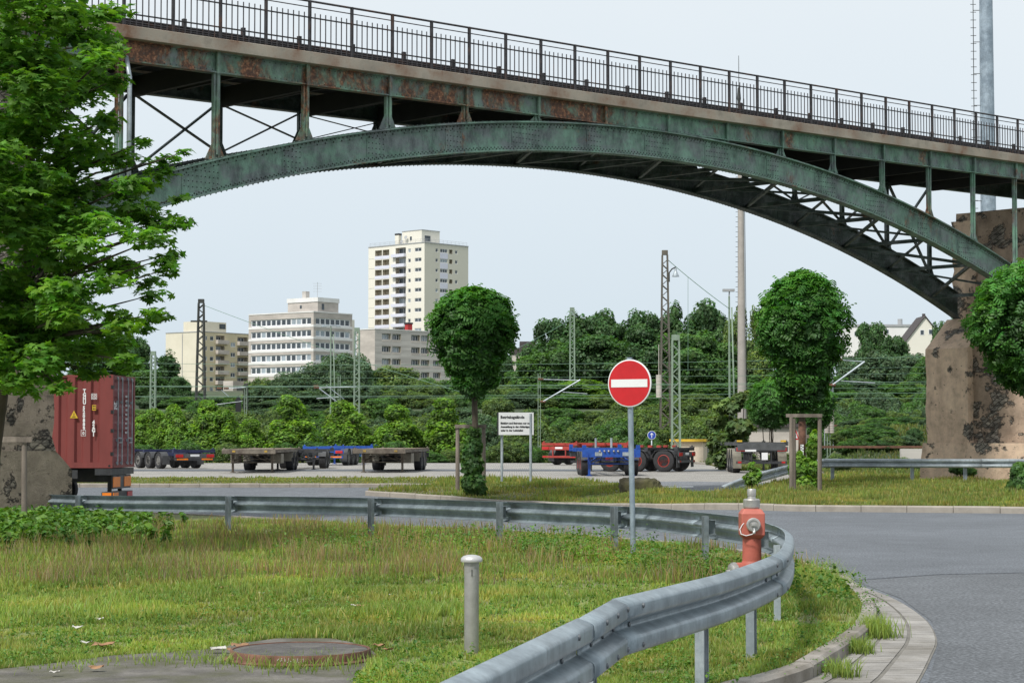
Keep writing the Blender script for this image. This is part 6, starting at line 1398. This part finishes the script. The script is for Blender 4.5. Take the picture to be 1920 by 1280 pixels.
for i, o in enumerate(opl):
    k = i % 5
    if k in (3, 4): T.window('l', o[0], o[1], o[2]+.02, o[3]-.02, .18, 1 if k == 3 else 2, gl(), t=.12)
    elif k < 2: T.window('l', o[0]+.15, o[0]+(o[1]-o[0])*.45, o[2], o[3]-.1, 1.38, 1, 'glass', t=.10)
    else: T.window('l', o[0]+.2, o[1]-.25, o[2], o[3]-.1, 1.28, 2, gl(), t=.10)
for i, o in enumerate(opr):
    k = i % 4
    if k != 2: T.window('r', o[0], o[1], o[2]+.02, o[3]-.02, .18, 3 if k == 1 else 1, gl(), t=.13)
for f in range(9):
    zc = z1-f*ft; a, b = u_(761, 'l'), u_(736.5, 'l')
    T.block('balcony', 'tower_p', 'l', a, b, zc-1.65, zc-.72, -1.0, -.003); T.block('loggia_rail', 'tower_p', 'l', u_(729.5, 'l'), u_(702, 'l'), zc-1.75, zc-.78, -.06, -.003)
    T.block('panel', 'tower_p', 'r', u_(824.6, 'r'), u_(839.2, 'r'), zc-ft+.70, zc-.56, -.03, -.003); T.block('floor_joint', 'roof_grey', 'l', u_(701, 'l'), u_(690.6, 'l'), zc-1.52, zc-1.42, -.012, -.003)
T.parapet('roof_grey', .3)
pu = lambda px, sd: T.u(px, T.dl if sd == 'l' else T.dr)
T.block('penthouse', 'tower_l', 'l', 3.2, 11.5, T.z1+.01, T.z1+4.1, 2.0, 9.5); T.block('penthouse_roof', 'roof_grey', 'l', 3.1, 11.6, T.z1+4.11, T.z1+4.3, 1.9, 9.6)
T.block('penthouse_window', 'glass', 'l', 7.4, 8.2, T.z1+1.3, T.z1+2.5, 1.97, 1.998); T.block('penthouse_window', 'glass', 'r', 2.2+1.0, 2.2+3.4, T.z1+.9, T.z1+2.6, 3.17, 3.198)
T.block('chimney', 'tower_l', 'l', 12.2, 13.8, T.z1+.01, T.z1+3.2, 1.2, 2.4); T.block('chimney_cap', 'black', 'l', 12.15, 13.85, T.z1+3.21, T.z1+3.7, 1.15, 2.45)
for i, (uu, zz) in enumerate(((11.0, 1.1), (9.2, 2.3))):
    B = Vector((T.c.x, T.c.y, T.z1+zz))+T.dl*uu+T.dr*1.2; mb = MB(); mb.lathe([(.55, 0), (.4, -.1), (.01, -.18)], B, 16, (-.5, -.8, .3)); mb.tube(B+Vector((0, .15, -zz)), B+Vector((0, .15, 0)), .05); mb.build('satellite_dish', M['roof_grey'], T.root, world=True)
mb = MB(); B = Vector((T.c.x, T.c.y, T.z1))
for d, w, o in ((T.dl, T.wl, T.dr), (T.dr, T.wr, T.dl)):
    for i in range(12): q_ = B+d*(w*i/11)+o*.6; mb.tube(q_+Vector((0, 0, .1)), q_+Vector((0, 0, 1.3)), .03, n=4)
    for z in (.8, 1.3): mb.tube(B+o*.6+Vector((0, 0, z)), B+d*w+o*.6+Vector((0, 0, z)), .03, n=4)
mb.build('roof_railing', M['roof_grey'], T.root, world=True)
# office block with ribbon windows
O = Bld('office_block', 'grey and white office block with long ribbon windows and a roof box', 588, 543, (-.80, .60), 585, 465.5, 660)
ff = 3.32; zt = O.z(601.5); 
for side, w, nn_ in (('l', O.wl, 12), ('r', O.wr, 7)):
    ops = []; m0 = .9
    for f in range(5): zc = zt-f*ff; ops.append((m0, w-m0, zc-.95, zc+.95, .35, 1))
    O.face(side, ops, [M['conc_w'], M['band']])
    for f in range(5):
        zc = zt-f*ff; pw = (w-2*m0)/nn_
        for i in range(nn_): O.window(side, m0+i*pw+.02, m0+(i+1)*pw-.02, zc-.93, zc+.93, .3, 1, gl(), t=.22)
        O.block('band', 'band', side, .03 if side == 'l' else .03, w-.01, zc-1.62, zc-.96, -.08, -.003) if 1 else None
O.shell(M['conc_w']); O.parapet('band', .3)
O.block('roof_box', 'conc_w', 'l', 1.2, 12.5, O.z1+.01, O.z1+3.1, 3.0, 11.5); O.block('roof_box_edge', 'band', 'l', 1.0, 12.7, O.z1+3.11, O.z1+4.3, 2.8, 11.7); O.block('chimney', 'conc_w2', 'l', 8.0, 9.4, O.z1+4.31, O.z1+6.4, 5.5, 7)
O.block('roof_window', 'glass', 'l', 7.2, 7.9, O.z1+1.4, O.z1+2.3, 2.96, 2.99); O.block('roof_window', 'glass', 'r', 4.6, 5.6, O.z1+.9, O.z1+2.6, 1.16, 1.19)
O.block('stair_head', 'tower_l', 'r', O.wr+.01, O.wr+5.5, O.z0, O.z1-1.0, 4, 9)
mb = MB(); B = Vector((O.c.x, O.c.y, O.z1+4.3))+O.dl*3.2+O.dr*5; mb.tube(B, B+Vector((0, 0, 4.4)), .06, n=5)
for z in (1.8, 2.6, 3.3, 4.0): mb.tube(B+Vector((-1.2, 0, z)), B+Vector((1.2, 0, z)), .035, n=4)
mb.build('roof_aerial', M['roof_grey'], O.root, world=True)
# cream block
K = Bld('apartment_block', 'cream apartment block with a blank end wall and stacked balconies', 379, 590, (-.8, .6), 622, 310, 500)
fk = 3.05; zk = K.z(634); uk = lambda px: K.u(px, K.dr); ops = []
for f in range(6):
    zc = zk-f*fk; ops += [(uk(382), uk(388), zc-.6, zc+.8, .2, 0), (uk(393), uk(400), zc-.6, zc+.8, .2, 0), (uk(404), uk(420.5), zc-1.1, zc+1.1, 1.3, 1), (uk(432), uk(441), zc-2.15, zc-.75, .2, 0), (uk(444.5), uk(464), zc-1.2, zc+1.0, 1.3, 1)]
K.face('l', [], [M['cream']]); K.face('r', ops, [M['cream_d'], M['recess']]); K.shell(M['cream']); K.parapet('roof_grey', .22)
for i, o in enumerate(ops):
    k = i % 5
    if k in (0, 1, 3): K.window('r', o[0], o[1], o[2]+.02, o[3]-.02, .18, 2 if k != 1 else 1, gl(), t=.14)
    else:
        K.window('r', o[0]+.3, o[1]-.6, o[2]+.1, o[3]-.2, 1.26, 3, gl(), t=.1); K.block('balcony', 'conc_w', 'r', o[0]-.1, o[1]+(1.0 if k == 2 else 0), o[2]-.35, o[2]+.85, -1.1, -.003)
K.block('penthouse', 'cream', 'r', 1.0, 11.5, K.z1+.01, K.z1+3.3, 1.5, 9); K.block('penthouse_window', 'glass', 'r', 8.6, 11.2, K.z1+1.3, K.z1+2.8, 1.46, 1.49); K.block('rain_pipe', 'roof_grey', 'l', 8.2, 8.4, K.z0, K.z1-.3, -.12, -.01)
K.block('annex', 'conc_w', 'r', -3, 12.5, K.z0-4, K.z(716, 0), -16, -12); K.block('annex_window', 'glass', 'r', -1.5, 2.5, K.z(734), K.z(726), -16.04, -16.01)
# grey concrete flats
Q = Bld('concrete_flats', 'grey ribbed concrete apartment house with recessed white framed windows', 703, 477, (-.7, .714), 617, 668, 840)
fq = 3.02; zq = Q.z(630); uq = lambda px: Q.u(px, Q.dr); ops = []
for f in range(6):
    zc = zq-f*fq
    for a, b in ((716, 732.5), (735.5, 751.5), (771, 787), (789.5, 805), (812, 826)): ops.append((uq(a), uq(b), zc-1.0, zc+.75, .9, 1))
Q.face('l', [], [M['conc_w']]); Q.face('r', ops, [M['conc_w2'], M['recess']]); Q.shell(M['conc_w2']); Q.parapet('band', .2)
for o in ops: Q.window('r', o[0]+.35, o[1]-.08, o[2], o[3]-.05, .8, 3, gl(), t=.13); Q.block('balcony_rail', 'conc_w', 'r', o[0], o[1], o[2]-.25, o[2]+.35, -.02, .10)
Q.block('chimney', 'roof_red', 'r', uq(780), uq(788), Q.z1+.01, Q.z1+1.9, 3, 4.2); Q.block('chimney_cap', 'black', 'r', uq(779), uq(789), Q.z1+1.91, Q.z1+2.3, 2.9, 4.3)
# little houses
def house(name, label, px0, px1, py_eave, py_ridge, Y, dep, wall, roof, wins, gable=True, chim=None):
    x0, x1 = (px0-960)/FL*Y, (px1-960)/FL*Y; z0 = g(x0, Y)-3; ze, zr = P(0, py_eave, Y).z, P(0, py_ridge, Y).z; t = thing(name, label, 'house', ((x0+x1)/2, Y, z0)); mb = MB(); xm = (x0+x1)/2
    if gable: mb.prism([(x0, z0), (x1, z0), (x1, ze), (xm, zr), (x0, ze)], (0, Y, 0), (1, 0, 0), (0, 0, 1), (0, dep, 0))
    else: mb.b2((x0, Y, z0), (x1, Y+dep, ze))
    mb.build('wall', wall, t, world=True); mb = MB()
    if gable:
        o = .25; mb.prism([(x0-o, ze-o*1.0), (xm, zr+.02), (x1+o, ze-o*1.0), (x1+o, ze-o+.25), (xm, zr+.32), (x0-o, ze-o+.25)], (0, Y-.3, 0), (1, 0, 0), (0, 0, 1), (0, dep+.6, 0))
    else: mb.b2((x0-.2, Y-.2, ze+.002), (x1+.2, Y+dep, zr))
    mb.build('roof', roof, t, world=True)
    for a, b, c, d in wins:
        w = MB(); xa, xb = (a-960)/FL*Y, (b-960)/FL*Y; za, zb = P(0, d, Y).z, P(0, c, Y).z; w.b2((xa-.12, Y-.05, za-.12), (xb+.12, Y-.004, zb+.12)); wo = w.build('window', M['white'], t, world=True); w = MB(); w.b2((xa, Y-.07, za), (xb, Y-.052, zb)); w.v = [tuple(Vector(v)-t.location) for v in w.v]; w.build('pane', M['glass'], wo)
    if chim: w = MB(); xa = (chim[0]-960)/FL*Y; w.lathe([(chim[3]/2, 0), (chim[3]/2, P(0, chim[1], Y).z-P(0, chim[2], Y).z)], (xa, Y+2, P(0, chim[2], Y).z), 12); w.build('chimney', chim[4], t, world=True)
house('gabled_house', 'white gabled house with dark roof and two windows left of the pier', 1700, 1772, 640, 594, 420, 9, M['tower_l'], M['roof_dark'], ((1727, 1733, 619, 627), (1743, 1750, 618, 626)), True, (1737, 587, 600, .7, M['roof_dark']))
house('flat_house', 'low white flat roofed building half hidden by trees on the right skyline', 1588, 1742, 612, 608, 450, 9, M['band'], M['roof_grey'], ((1603, 1609, 622, 629), (1706, 1713, 616, 624), (1660, 1667, 618, 625)), False, (1692, 597, 609, 1.1, M['roof_grey']))
house('red_gable_house', 'house with a bright red gable between the wood and the left globe tree', 976, 1003, 656, 640, 420, 7, M['roof_red'], M['roof_dark'], ((982, 985, 646, 652), (990, 994, 646, 652)), False)
house('pale_house', 'pale house wall under the red gable', 958, 1000, 664, 652, 400, 7, M['conc_w'], M['roof_dark'], ((972, 976, 658, 664),), False)
# hut with yellow roof edge
def prismhut(name, label, px0, pxc, px1, ptop, pbot, Y, wall, wall2, edge, door=True, eh=.16):
    c = P(pxc, pbot, Y); c.z = g(c.x, Y); dl = Vector((-.97, .24, 0)).normalized(); drr = Vector((.24, .97, 0)); k = lambda px: (px-960)/FL; wl = (k(px0)*c.y-c.x)/(dl.x-k(px0)*dl.y); wr = (k(px1)*c.y-c.x)/(drr.x-k(px1)*drr.y); z1 = P(0, ptop, Y).z; t = thing(name, label, 'hut', c)
    p_ = lambda u, v, z: c+dl*u+drr*v+Vector((0, 0, z-c.z))
    mb = MB(); mb.add([p_(u, v, z) for u in (0, wl) for v in (0, wr) for z in (c.z-.3, z1-eh)], [(0, 1, 3, 2), (4, 6, 7, 5), (0, 4, 5, 1), (2, 3, 7, 6), (0, 2, 6, 4), (1, 5, 7, 3)]); mb.build('wall', wall, t, world=True)
    mb = MB(); mb.add([p_(u, v, z) for u in (-.2, wl+.25) for v in (-.25, wr+.2) for z in (z1-eh+.002, z1)], [(0, 1, 3, 2), (4, 6, 7, 5), (0, 4, 5, 1), (2, 3, 7, 6), (0, 2, 6, 4), (1, 5, 7, 3)]); mb.build('roof_edge', edge, t, world=True)
    if door:
        mb = MB(); n_ = -dl; mb.add([p_(u, v, z) for u in (-.05, -.004) for v in (wr*.25, wr*.85) for z in (c.z+.05, z1-.35)], [(0, 1, 3, 2), (4, 6, 7, 5), (0, 4, 5, 1), (2, 3, 7, 6), (0, 2, 6, 4), (1, 5, 7, 3)]); mb.build('door', wall2, t, world=True)
    return t
prismhut('utility_hut', 'small cream utility hut with a yellow roof edge behind the grey trailer', 1263, 1319, 1346, 823, 868, 128, M['hut'], M['galv_light'], M['yellow'])
prismhut('flat_shed', 'pale concrete shed with dark flat roof behind the dark trailer', 1402, 1498, 1512, 794, 850, 143, M['conc_w'], M['conc_w2'], M['roof_dark'], False, .25)

# ------------------------------------------------------------------ masts and overhead line
def lattice(name, label, px, top, Y, w0, w1, m_, kind='mast', arms=(), pitch=None, cap=True):
    x = (px-960)/FL*Y; b = gnd(x, Y); H = P(px, top, Y).z-b.z; t = thing(name, label, kind, b); mb = MB(); w = lambda z: (w0+(w1-w0)*z/H)/2; ls = .045*Y/130+.02
    for sx_, sy_ in ((-1, -1), (1, -1), (1, 1), (-1, 1)): mb.beam((sx_*w(0), sy_*w(0), -.3), (sx_*w(H), sy_*w(H), H), ls*1.5, ls*1.5)
    mb.build('leg', m_, t); mb = MB(); z = 0; pt = pitch or w0*.9; i = 0
    while z < H-pt*.5:
        z2 = min(H, z+pt*(w(z)*2/w0)); a, b_ = w(z), w(z2); s = 1 if i % 2 else -1
        mb.beam((-s*a, -a, z), (s*b_, -b_, z2), ls*.8, ls*.8); mb.beam((-s*a, a, z), (s*b_, b_, z2), ls*.8, ls*.8); mb.beam((-a, -s*a, z), (-b_, s*b_, z2), ls*.8, ls*.8); mb.beam((a, -s*a, z), (b_, s*b_, z2), ls*.8, ls*.8); z = z2; i += 1
    mb.build('lattice', m_, t)
    if cap: mb = MB(); mb.b2((-w(H)-.03, -w(H)-.03, H), (w(H)+.03, w(H)+.03, H+.35)); mb.build('cap', m_, t)
    return t, b, H
lm, lb, lh = lattice('lattice_mast', 'dark lattice mast standing in front of the cream apartment block', 376, 568, 180, .85, .45, M['lattice_k'])
mb = MB(); z = P(376, 604, 180).z-lb.z; mb.b2((-.9, -.3, z), (.6, -.2, z+.15)); mb.build('crossarm', M['lattice_k'], lm)
rm, rb, rh = lattice('lattice_mast', 'tall dark lattice mast with a hanging lamp, rising above the wood', 1247.5, 478, 150, .85, .38, M['lattice_r'])
mb = MB(); q_ = lambda px, py: Vector((((px-1247.5)/FL*150), -.3, P(px, py, 150).z-rb.z)); mb.path([q_(1255, 529), q_(1255, 512), q_(1260, 505), q_(1268, 501)], .05, 6); mb.build('lamp_arm', M['lattice_k'], rm)
mb = MB(); c = q_(1267, 519); mb.lathe([(.30, 0), (.26, .04), (.13, .35), (.09, .42), (.09, .62), (.03, .66), (.03, .75)], c, 16); mb.build('lamp', M['galv_light'], rm, smooth=True, auto=40)
mb = MB(); c = q_(1235, 745); mb.lathe([(.22, 0), (.22, 1.7)], c, 12); mb.tube(c+Vector((0, 0, 1.7)), c+Vector((0, 0, 4)), .03, n=5); mb.build('counterweight', M['conc_w'], rm)
lattice('lattice_mast', 'pale green lattice mast with round wire wheels behind the trailers', 1267, 638, 125, .52, .42, M['lattice_g'], pitch=.55)
lattice('lattice_mast', 'slim grey lattice mast between the notice board and no entry sign', 1073, 583, 200, .5, .4, M['lattice_g'])
lattice('lattice_mast', 'slim green lattice mast above the red container corner', 287, 666, 170, .42, .36, M['lattice_g'])
lattice('lattice_mast', 'pale green lattice mast right of the office block', 669, 622, 170, .45, .38, M['lattice_g'])
sm_, sb__, sh_ = lattice('lattice_mast', 'dark narrow signal gantry post left of the ivy mound', 461, 727, 175, .3, .25, M['lattice_k'])
def pole(name, label, px, top, Y, r0, r1, m_, head=None, twin=False):
    b = gnd((px-960)/FL*Y, Y); H = P(px, top, Y).z-b.z; t = thing(name, label, 'pole', b); mb = MB(); mb.tube((0, 0, -.3), (0, 0, H), r0, r1, 16); mb.build('shaft', m_, t, smooth=True, auto=40)
    if twin: mb = MB(); mb.tube((.45, 0, -.3), (.2, 0, H*.93), r0*.8, r1*.8, 8); mb.build('stay', m_, t, smooth=True)
    return t, b, H
pt_, pb_, ph_ = pole('lamp_post', 'thin twin lamp post with a T shaped head left of the wood', 620, 611, 165, .07, .05, M['lattice_g'], twin=True)
mb = MB(); mb.b2((-.75, -.1, ph_), (.75, .1, ph_+.10)); mb.b2((-.80, -.18, ph_-.08), (-.4, .18, ph_-.002)); mb.b2((.4, -.18, ph_-.08), (.8, .18, ph_-.002)); mb.build('lamp_head', M['galv_light'], pt_)
pt_, pb_, ph_ = pole('lamp_post', 'floodlight post with a flat head beside the concrete mast', 1368, 555, 155, .10, .07, M['lattice_g'], twin=True)
mb = MB(); mb.tube((0, 0, ph_), (.02, 0, ph_+.35), .05, n=8); mb.b2((-.5, -.2, ph_+.35), (.42, .2, ph_+.55)); mb.build('lamp_head', M['roof_grey'], pt_)
cm, cb_, chh = pole('concrete_mast', 'tall round concrete mast rising behind the bridge arch', 1391, 222, 150, .36, .19, M['mast_c'])
mb = MB(); z = .5
while z < chh: mb.beam((-.36+.17*z/chh-.16, 0, z), (-.36+.17*z/chh, 0, z), .03, .03); z += .38
mb.build('step_irons', M['lattice_k'], cm)
mb = MB(); mb.tube((.42, 0, 0), (.24, 0, chh), .025, n=5); mb.build('cable', M['lattice_k'], cm)
mb = MB(); mb.lathe([(.06, 0), (.13, .2), (.12, 1.3), (.16, 1.5), (.1, 2.3), (.03, 2.4), (.02, 4.8)], (-.1, 0, chh), 8); mb.b2((-.35, -.05, chh+1.0), (.3, .05, chh+1.1)); mb.tube((.28, 0, chh+.7), (.28, 0, chh+1.5), .03, n=5); mb.build('antenna', M['lattice_k'], cm)
zm, zb_, zh = pole('steel_mast', 'thick galvanised steel mast with a ladder rising past the bridge railing at the right', 1857, -150, 105, .47, .33, M['mast_z'])
mb = MB(); rx = -.66
for dx in (0.0,): mb.beam((rx-.10, -.1, 3), (rx-.04, -.1, zh), .03, .05)
z = 4
while z < zh: mb.beam((rx-.20, -.1, z), (rx+.10, -.1, z), .028, .028); z += .42
z = 6
while z < zh: mb.beam((rx-.07, -.1, z), (-.38, -.1, z), .03, .03); z += 1.7
mb.build('ladder', M['lattice_k'], zm)
def cantilever(label, px, top, Y, segs_, w=None):
    b = gnd((px-960)/FL*Y, Y); H = P(px, top, Y).z-b.z; t = thing('catenary_pole', label, 'pole', b); mb = MB(); mb.b2((-.10, -.09, -.3), (-.06, .09, H)); mb.b2((.06, -.09, -.3), (.10, .09, H)); z = .3
    while z < H: mb.b2((-.06, -.03, z), (.06, .03, z+.06)); z += .7
    mb.build('post', M['lattice_g'], t); q_ = lambda a, c: Vector(((a-px)/FL*Y, -.12, P(a, c, Y).z-b.z))
    for s in segs_: mb = MB(); mb.tube(q_(*s[0]), q_(*s[1]), s[2], n=8); mb.build('arm', M['galv_light'], t, smooth=True, auto=40)
    for s in segs_[:2]: mb = MB(); p = q_(*s[0]); mb.lathe([(.05, -.2), (.11, -.15), (.05, -.08), (.11, -.02), (.05, .05), (.11, .1), (.05, .2)], p, 10, (1, 0, 0)); mb.build('insulator', M['rust'], t, smooth=True)
    return t, q_
cantilever('catenary pole with an angled bracket arm right of the notice board', 1011, 700, 140, (((1014, 711), (1086, 713), .035), ((1018, 753), (1088, 712), .06), ((1055, 735), (1101, 738), .03)))
ct_, cq = cantilever('catenary pole with bracket arm and stacked round tensioning weights', 1553, 700, 112, (((1560, 722), (1621, 678), .06), ((1573, 675), (1618, 678), .03), ((1576, 714), (1640, 718), .03)))
for dx in (1549, 1558.5):
    mb = MB(); p = cq(dx, 812); pr_ = []; z = 0
    for i in range(10): pr_ += [(.10, z), (.135, z+.02), (.135, z+.105), (.10, z+.125)]; z += .13
    mb.lathe(pr_, p, 16); mb.build('tension_weight', M['conc_w'], ct_, smooth=False)
mb = MB(); mb.tube(cq(1549, 812), cq(1549, 700), .012, n=5); mb.tube(cq(1558.5, 812), cq(1558.5, 690), .012, n=5); mb.tube(cq(1545, 842), cq(1545, 690), .03, n=6); mb.tube(cq(1561, 842), cq(1561, 690), .03, n=6); mb.build('weight_guide', M['galv_light'], ct_)
cantilever('catenary cross bracket on a thin pole above the ivy mound', 636, 705, 150, (((593, 724), (652, 768), .05), ((594, 727), (668, 725), .035), ((612, 722), (645, 748), .03), ((594, 747), (636, 744), .03)))
cantilever('dark catenary bracket pole at the left end of the ivy mound', 461, 726, 160, (((425, 728), (461, 726), .04), ((412, 728), (430, 744), .03), ((400, 759), (455, 752), .025)))
# black triangular signal
b = gnd((447-960)/FL*168, 168); sgt = thing('railway_signal', 'small black railway signal with a triangular top above the bright young trees', 'signal', b); q_ = lambda a, c: Vector(((a-447)/FL*168, 0, P(a, c, 168).z-b.z))
mb = MB(); mb.prism([(q_(440, 752).x, q_(440, 752).z), (q_(454, 752).x, q_(454, 752).z), (q_(447, 741).x, q_(447, 741).z)], (0, 0, 0), (1, 0, 0), (0, 0, 1), (0, .15, 0)); mb.build('triangle_plate', M['black'], sgt)
mb = MB(); mb.b2((q_(442, 0).x, -.1, q_(0, 772).z), (q_(452, 0).x, .1, q_(0, 753).z)); mb.build('lamp_box', M['black'], sgt); mb = MB(); mb.tube((0, .12, 0), (0, .12, q_(0, 772).z), .06, n=8); mb.build('post', M['galv_light'], sgt)
# overhead wires
def wire(a, b, r=.022, sag=0.0, lab='thin grey green overhead railway wire stretched across the scene', grp='overhead railway wires'):
    mb = MB(); pts = [Vector(a).lerp(Vector(b), t/24)-Vector((0, 0, sag*4*(t/24)*(1-t/24))) for t in range(25)]; o = mb.path(pts, r, 5).build('overhead_wire', M['wire'], None, smooth=True); tag(o, lab, 'wire', grp); return o
for i, (ya, yb, Y, sg_) in enumerate(((676, 662, 165, .9), (684, 676, 160, .3), (702, 690, 150, .4), (708, 712, 140, .2), (719, 722, 140, .1), (724, 717, 150, .15), (733, 728, 150, .1), (738, 745, 135, .1))):
    wire(P(-150, ya+(i*37 % 23)-4, Y+8), P(2150, yb+(i*53 % 19)-9, Y-6), .010 if i % 3 else .015, sg_)
wire(P(379, 571, 180), P(900, 745, 172), .022, .3, 'wire running down to the right from the top of the left dark mast')
wire(P(1251, 486, 150), P(1368, 579, 150), .026, .1, 'wire slanting from the lamp mast down to the floodlight post')
wire(P(1073, 598, 200), P(930, 672, 190), .022, .1, 'wire slanting down left from the slim grey lattice mast')
wire(P(1290, 520, 150), P(1290, 700, 150), .016, 0, 'thin vertical hanger wire right of the lamp mast')
# rails and retaining wall on the right slope
mb = MB()
for a, b, Y in (((1560, 797.5), (1990, 797.5), 121), ((1540, 837.5), (1990, 837.5), 103)): mb.beam(P(*a, Y), P(*b, Y), .10, .12)
tk_ = mb.build('railway_track', M['rust'], None); tag(tk_, 'rusty rails running along the right slope', 'track', None)
mb = MB(); a, b = P(1690, 848, 101), P(1990, 848, 101); mb.b2((a.x, 101, g(a.x, 101)-1), (b.x, 101.4, P(0, 841, 101).z)); tag(mb.build('retaining_wall', M['conc_w2'], None), 'low grey retaining wall under the lower rusty rail', 'wall')
# ------------------------------------------------------------------ sky, sun, camera
w = bpy.data.worlds.new('World'); sc.world = w; w.use_nodes = True; nt = w.node_tree; bg = nt.nodes['Background']
sky = nt.nodes.new('ShaderNodeTexSky'); sky.sky_type = 'NISHITA'; sky.sun_disc = False
SUN_EL, SUN_AZ = radians(52), radians(215)       # azimuth clockwise from +Y: behind the camera, to the left
sky.sun_elevation = SUN_EL; sky.sun_rotation = SUN_AZ; sky.dust_density = 4.0; sky.air_density = 1.2
tc = nt.nodes.new('ShaderNodeTexCoord'); nz = nt.nodes.new('ShaderNodeTexNoise'); nz.inputs['Scale'].default_value = 2.2; nz.inputs['Detail'].default_value = 4; nt.links.new(tc.outputs['Generated'], nz.inputs['Vector'])
sep = nt.nodes.new('ShaderNodeSeparateXYZ'); nt.links.new(tc.outputs['Generated'], sep.inputs[0])
c1 = ramp(nt, sep.outputs['Z'], [(.0, (7.0, 8.1, 8.9)), (.12, (7.9, 8.75, 9.4)), (.24, (8.8, 9.35, 9.7)), (.6, (8.3, 8.9, 9.4))])
c2 = ramp(nt, nz.outputs['Fac'], [(.3, (.955, .97, .985)), (.7, (1.02, 1.015, 1.01))])
cloud = mixc(nt, 1.0, c1, c2, 'MULTIPLY'); allc = mixc(nt, .93, sky.outputs[0], cloud)
nt.links.new(allc, bg.inputs['Color']); bg.inputs['Strength'].default_value = .1
ld = bpy.data.lights.new('sun', 'SUN'); ld.energy = 3.7; ld.angle = radians(8); ld.color = (1.0, .965, .91)
lo = bpy.data.objects.new('sun', ld); C.objects.link(lo)
dv = Vector((sin(SUN_AZ)*cos(SUN_EL), cos(SUN_AZ)*cos(SUN_EL), sin(SUN_EL))); lo.rotation_euler = dv.to_track_quat('Z', 'Y').to_euler()
cam = bpy.data.cameras.new('camera'); cam.sensor_width = 36; cam.lens = FL/1920*36; cam.clip_end = 6000; cam.clip_start = .1
co_ = bpy.data.objects.new('camera', cam); C.objects.link(co_); co_.location = (0, 0, EYE); co_.rotation_euler = (pi/2+TH, 0, 0); sc.camera = co_
sc.view_settings.view_transform = 'Standard'; sc.view_settings.look = 'None'; sc.view_settings.exposure = 0; sc.view_settings.gamma = 1
try:
    sc.cycles.use_denoising = True; sc.cycles.max_bounces = 8; sc.cycles.transparent_max_bounces = 4
except Exception: pass
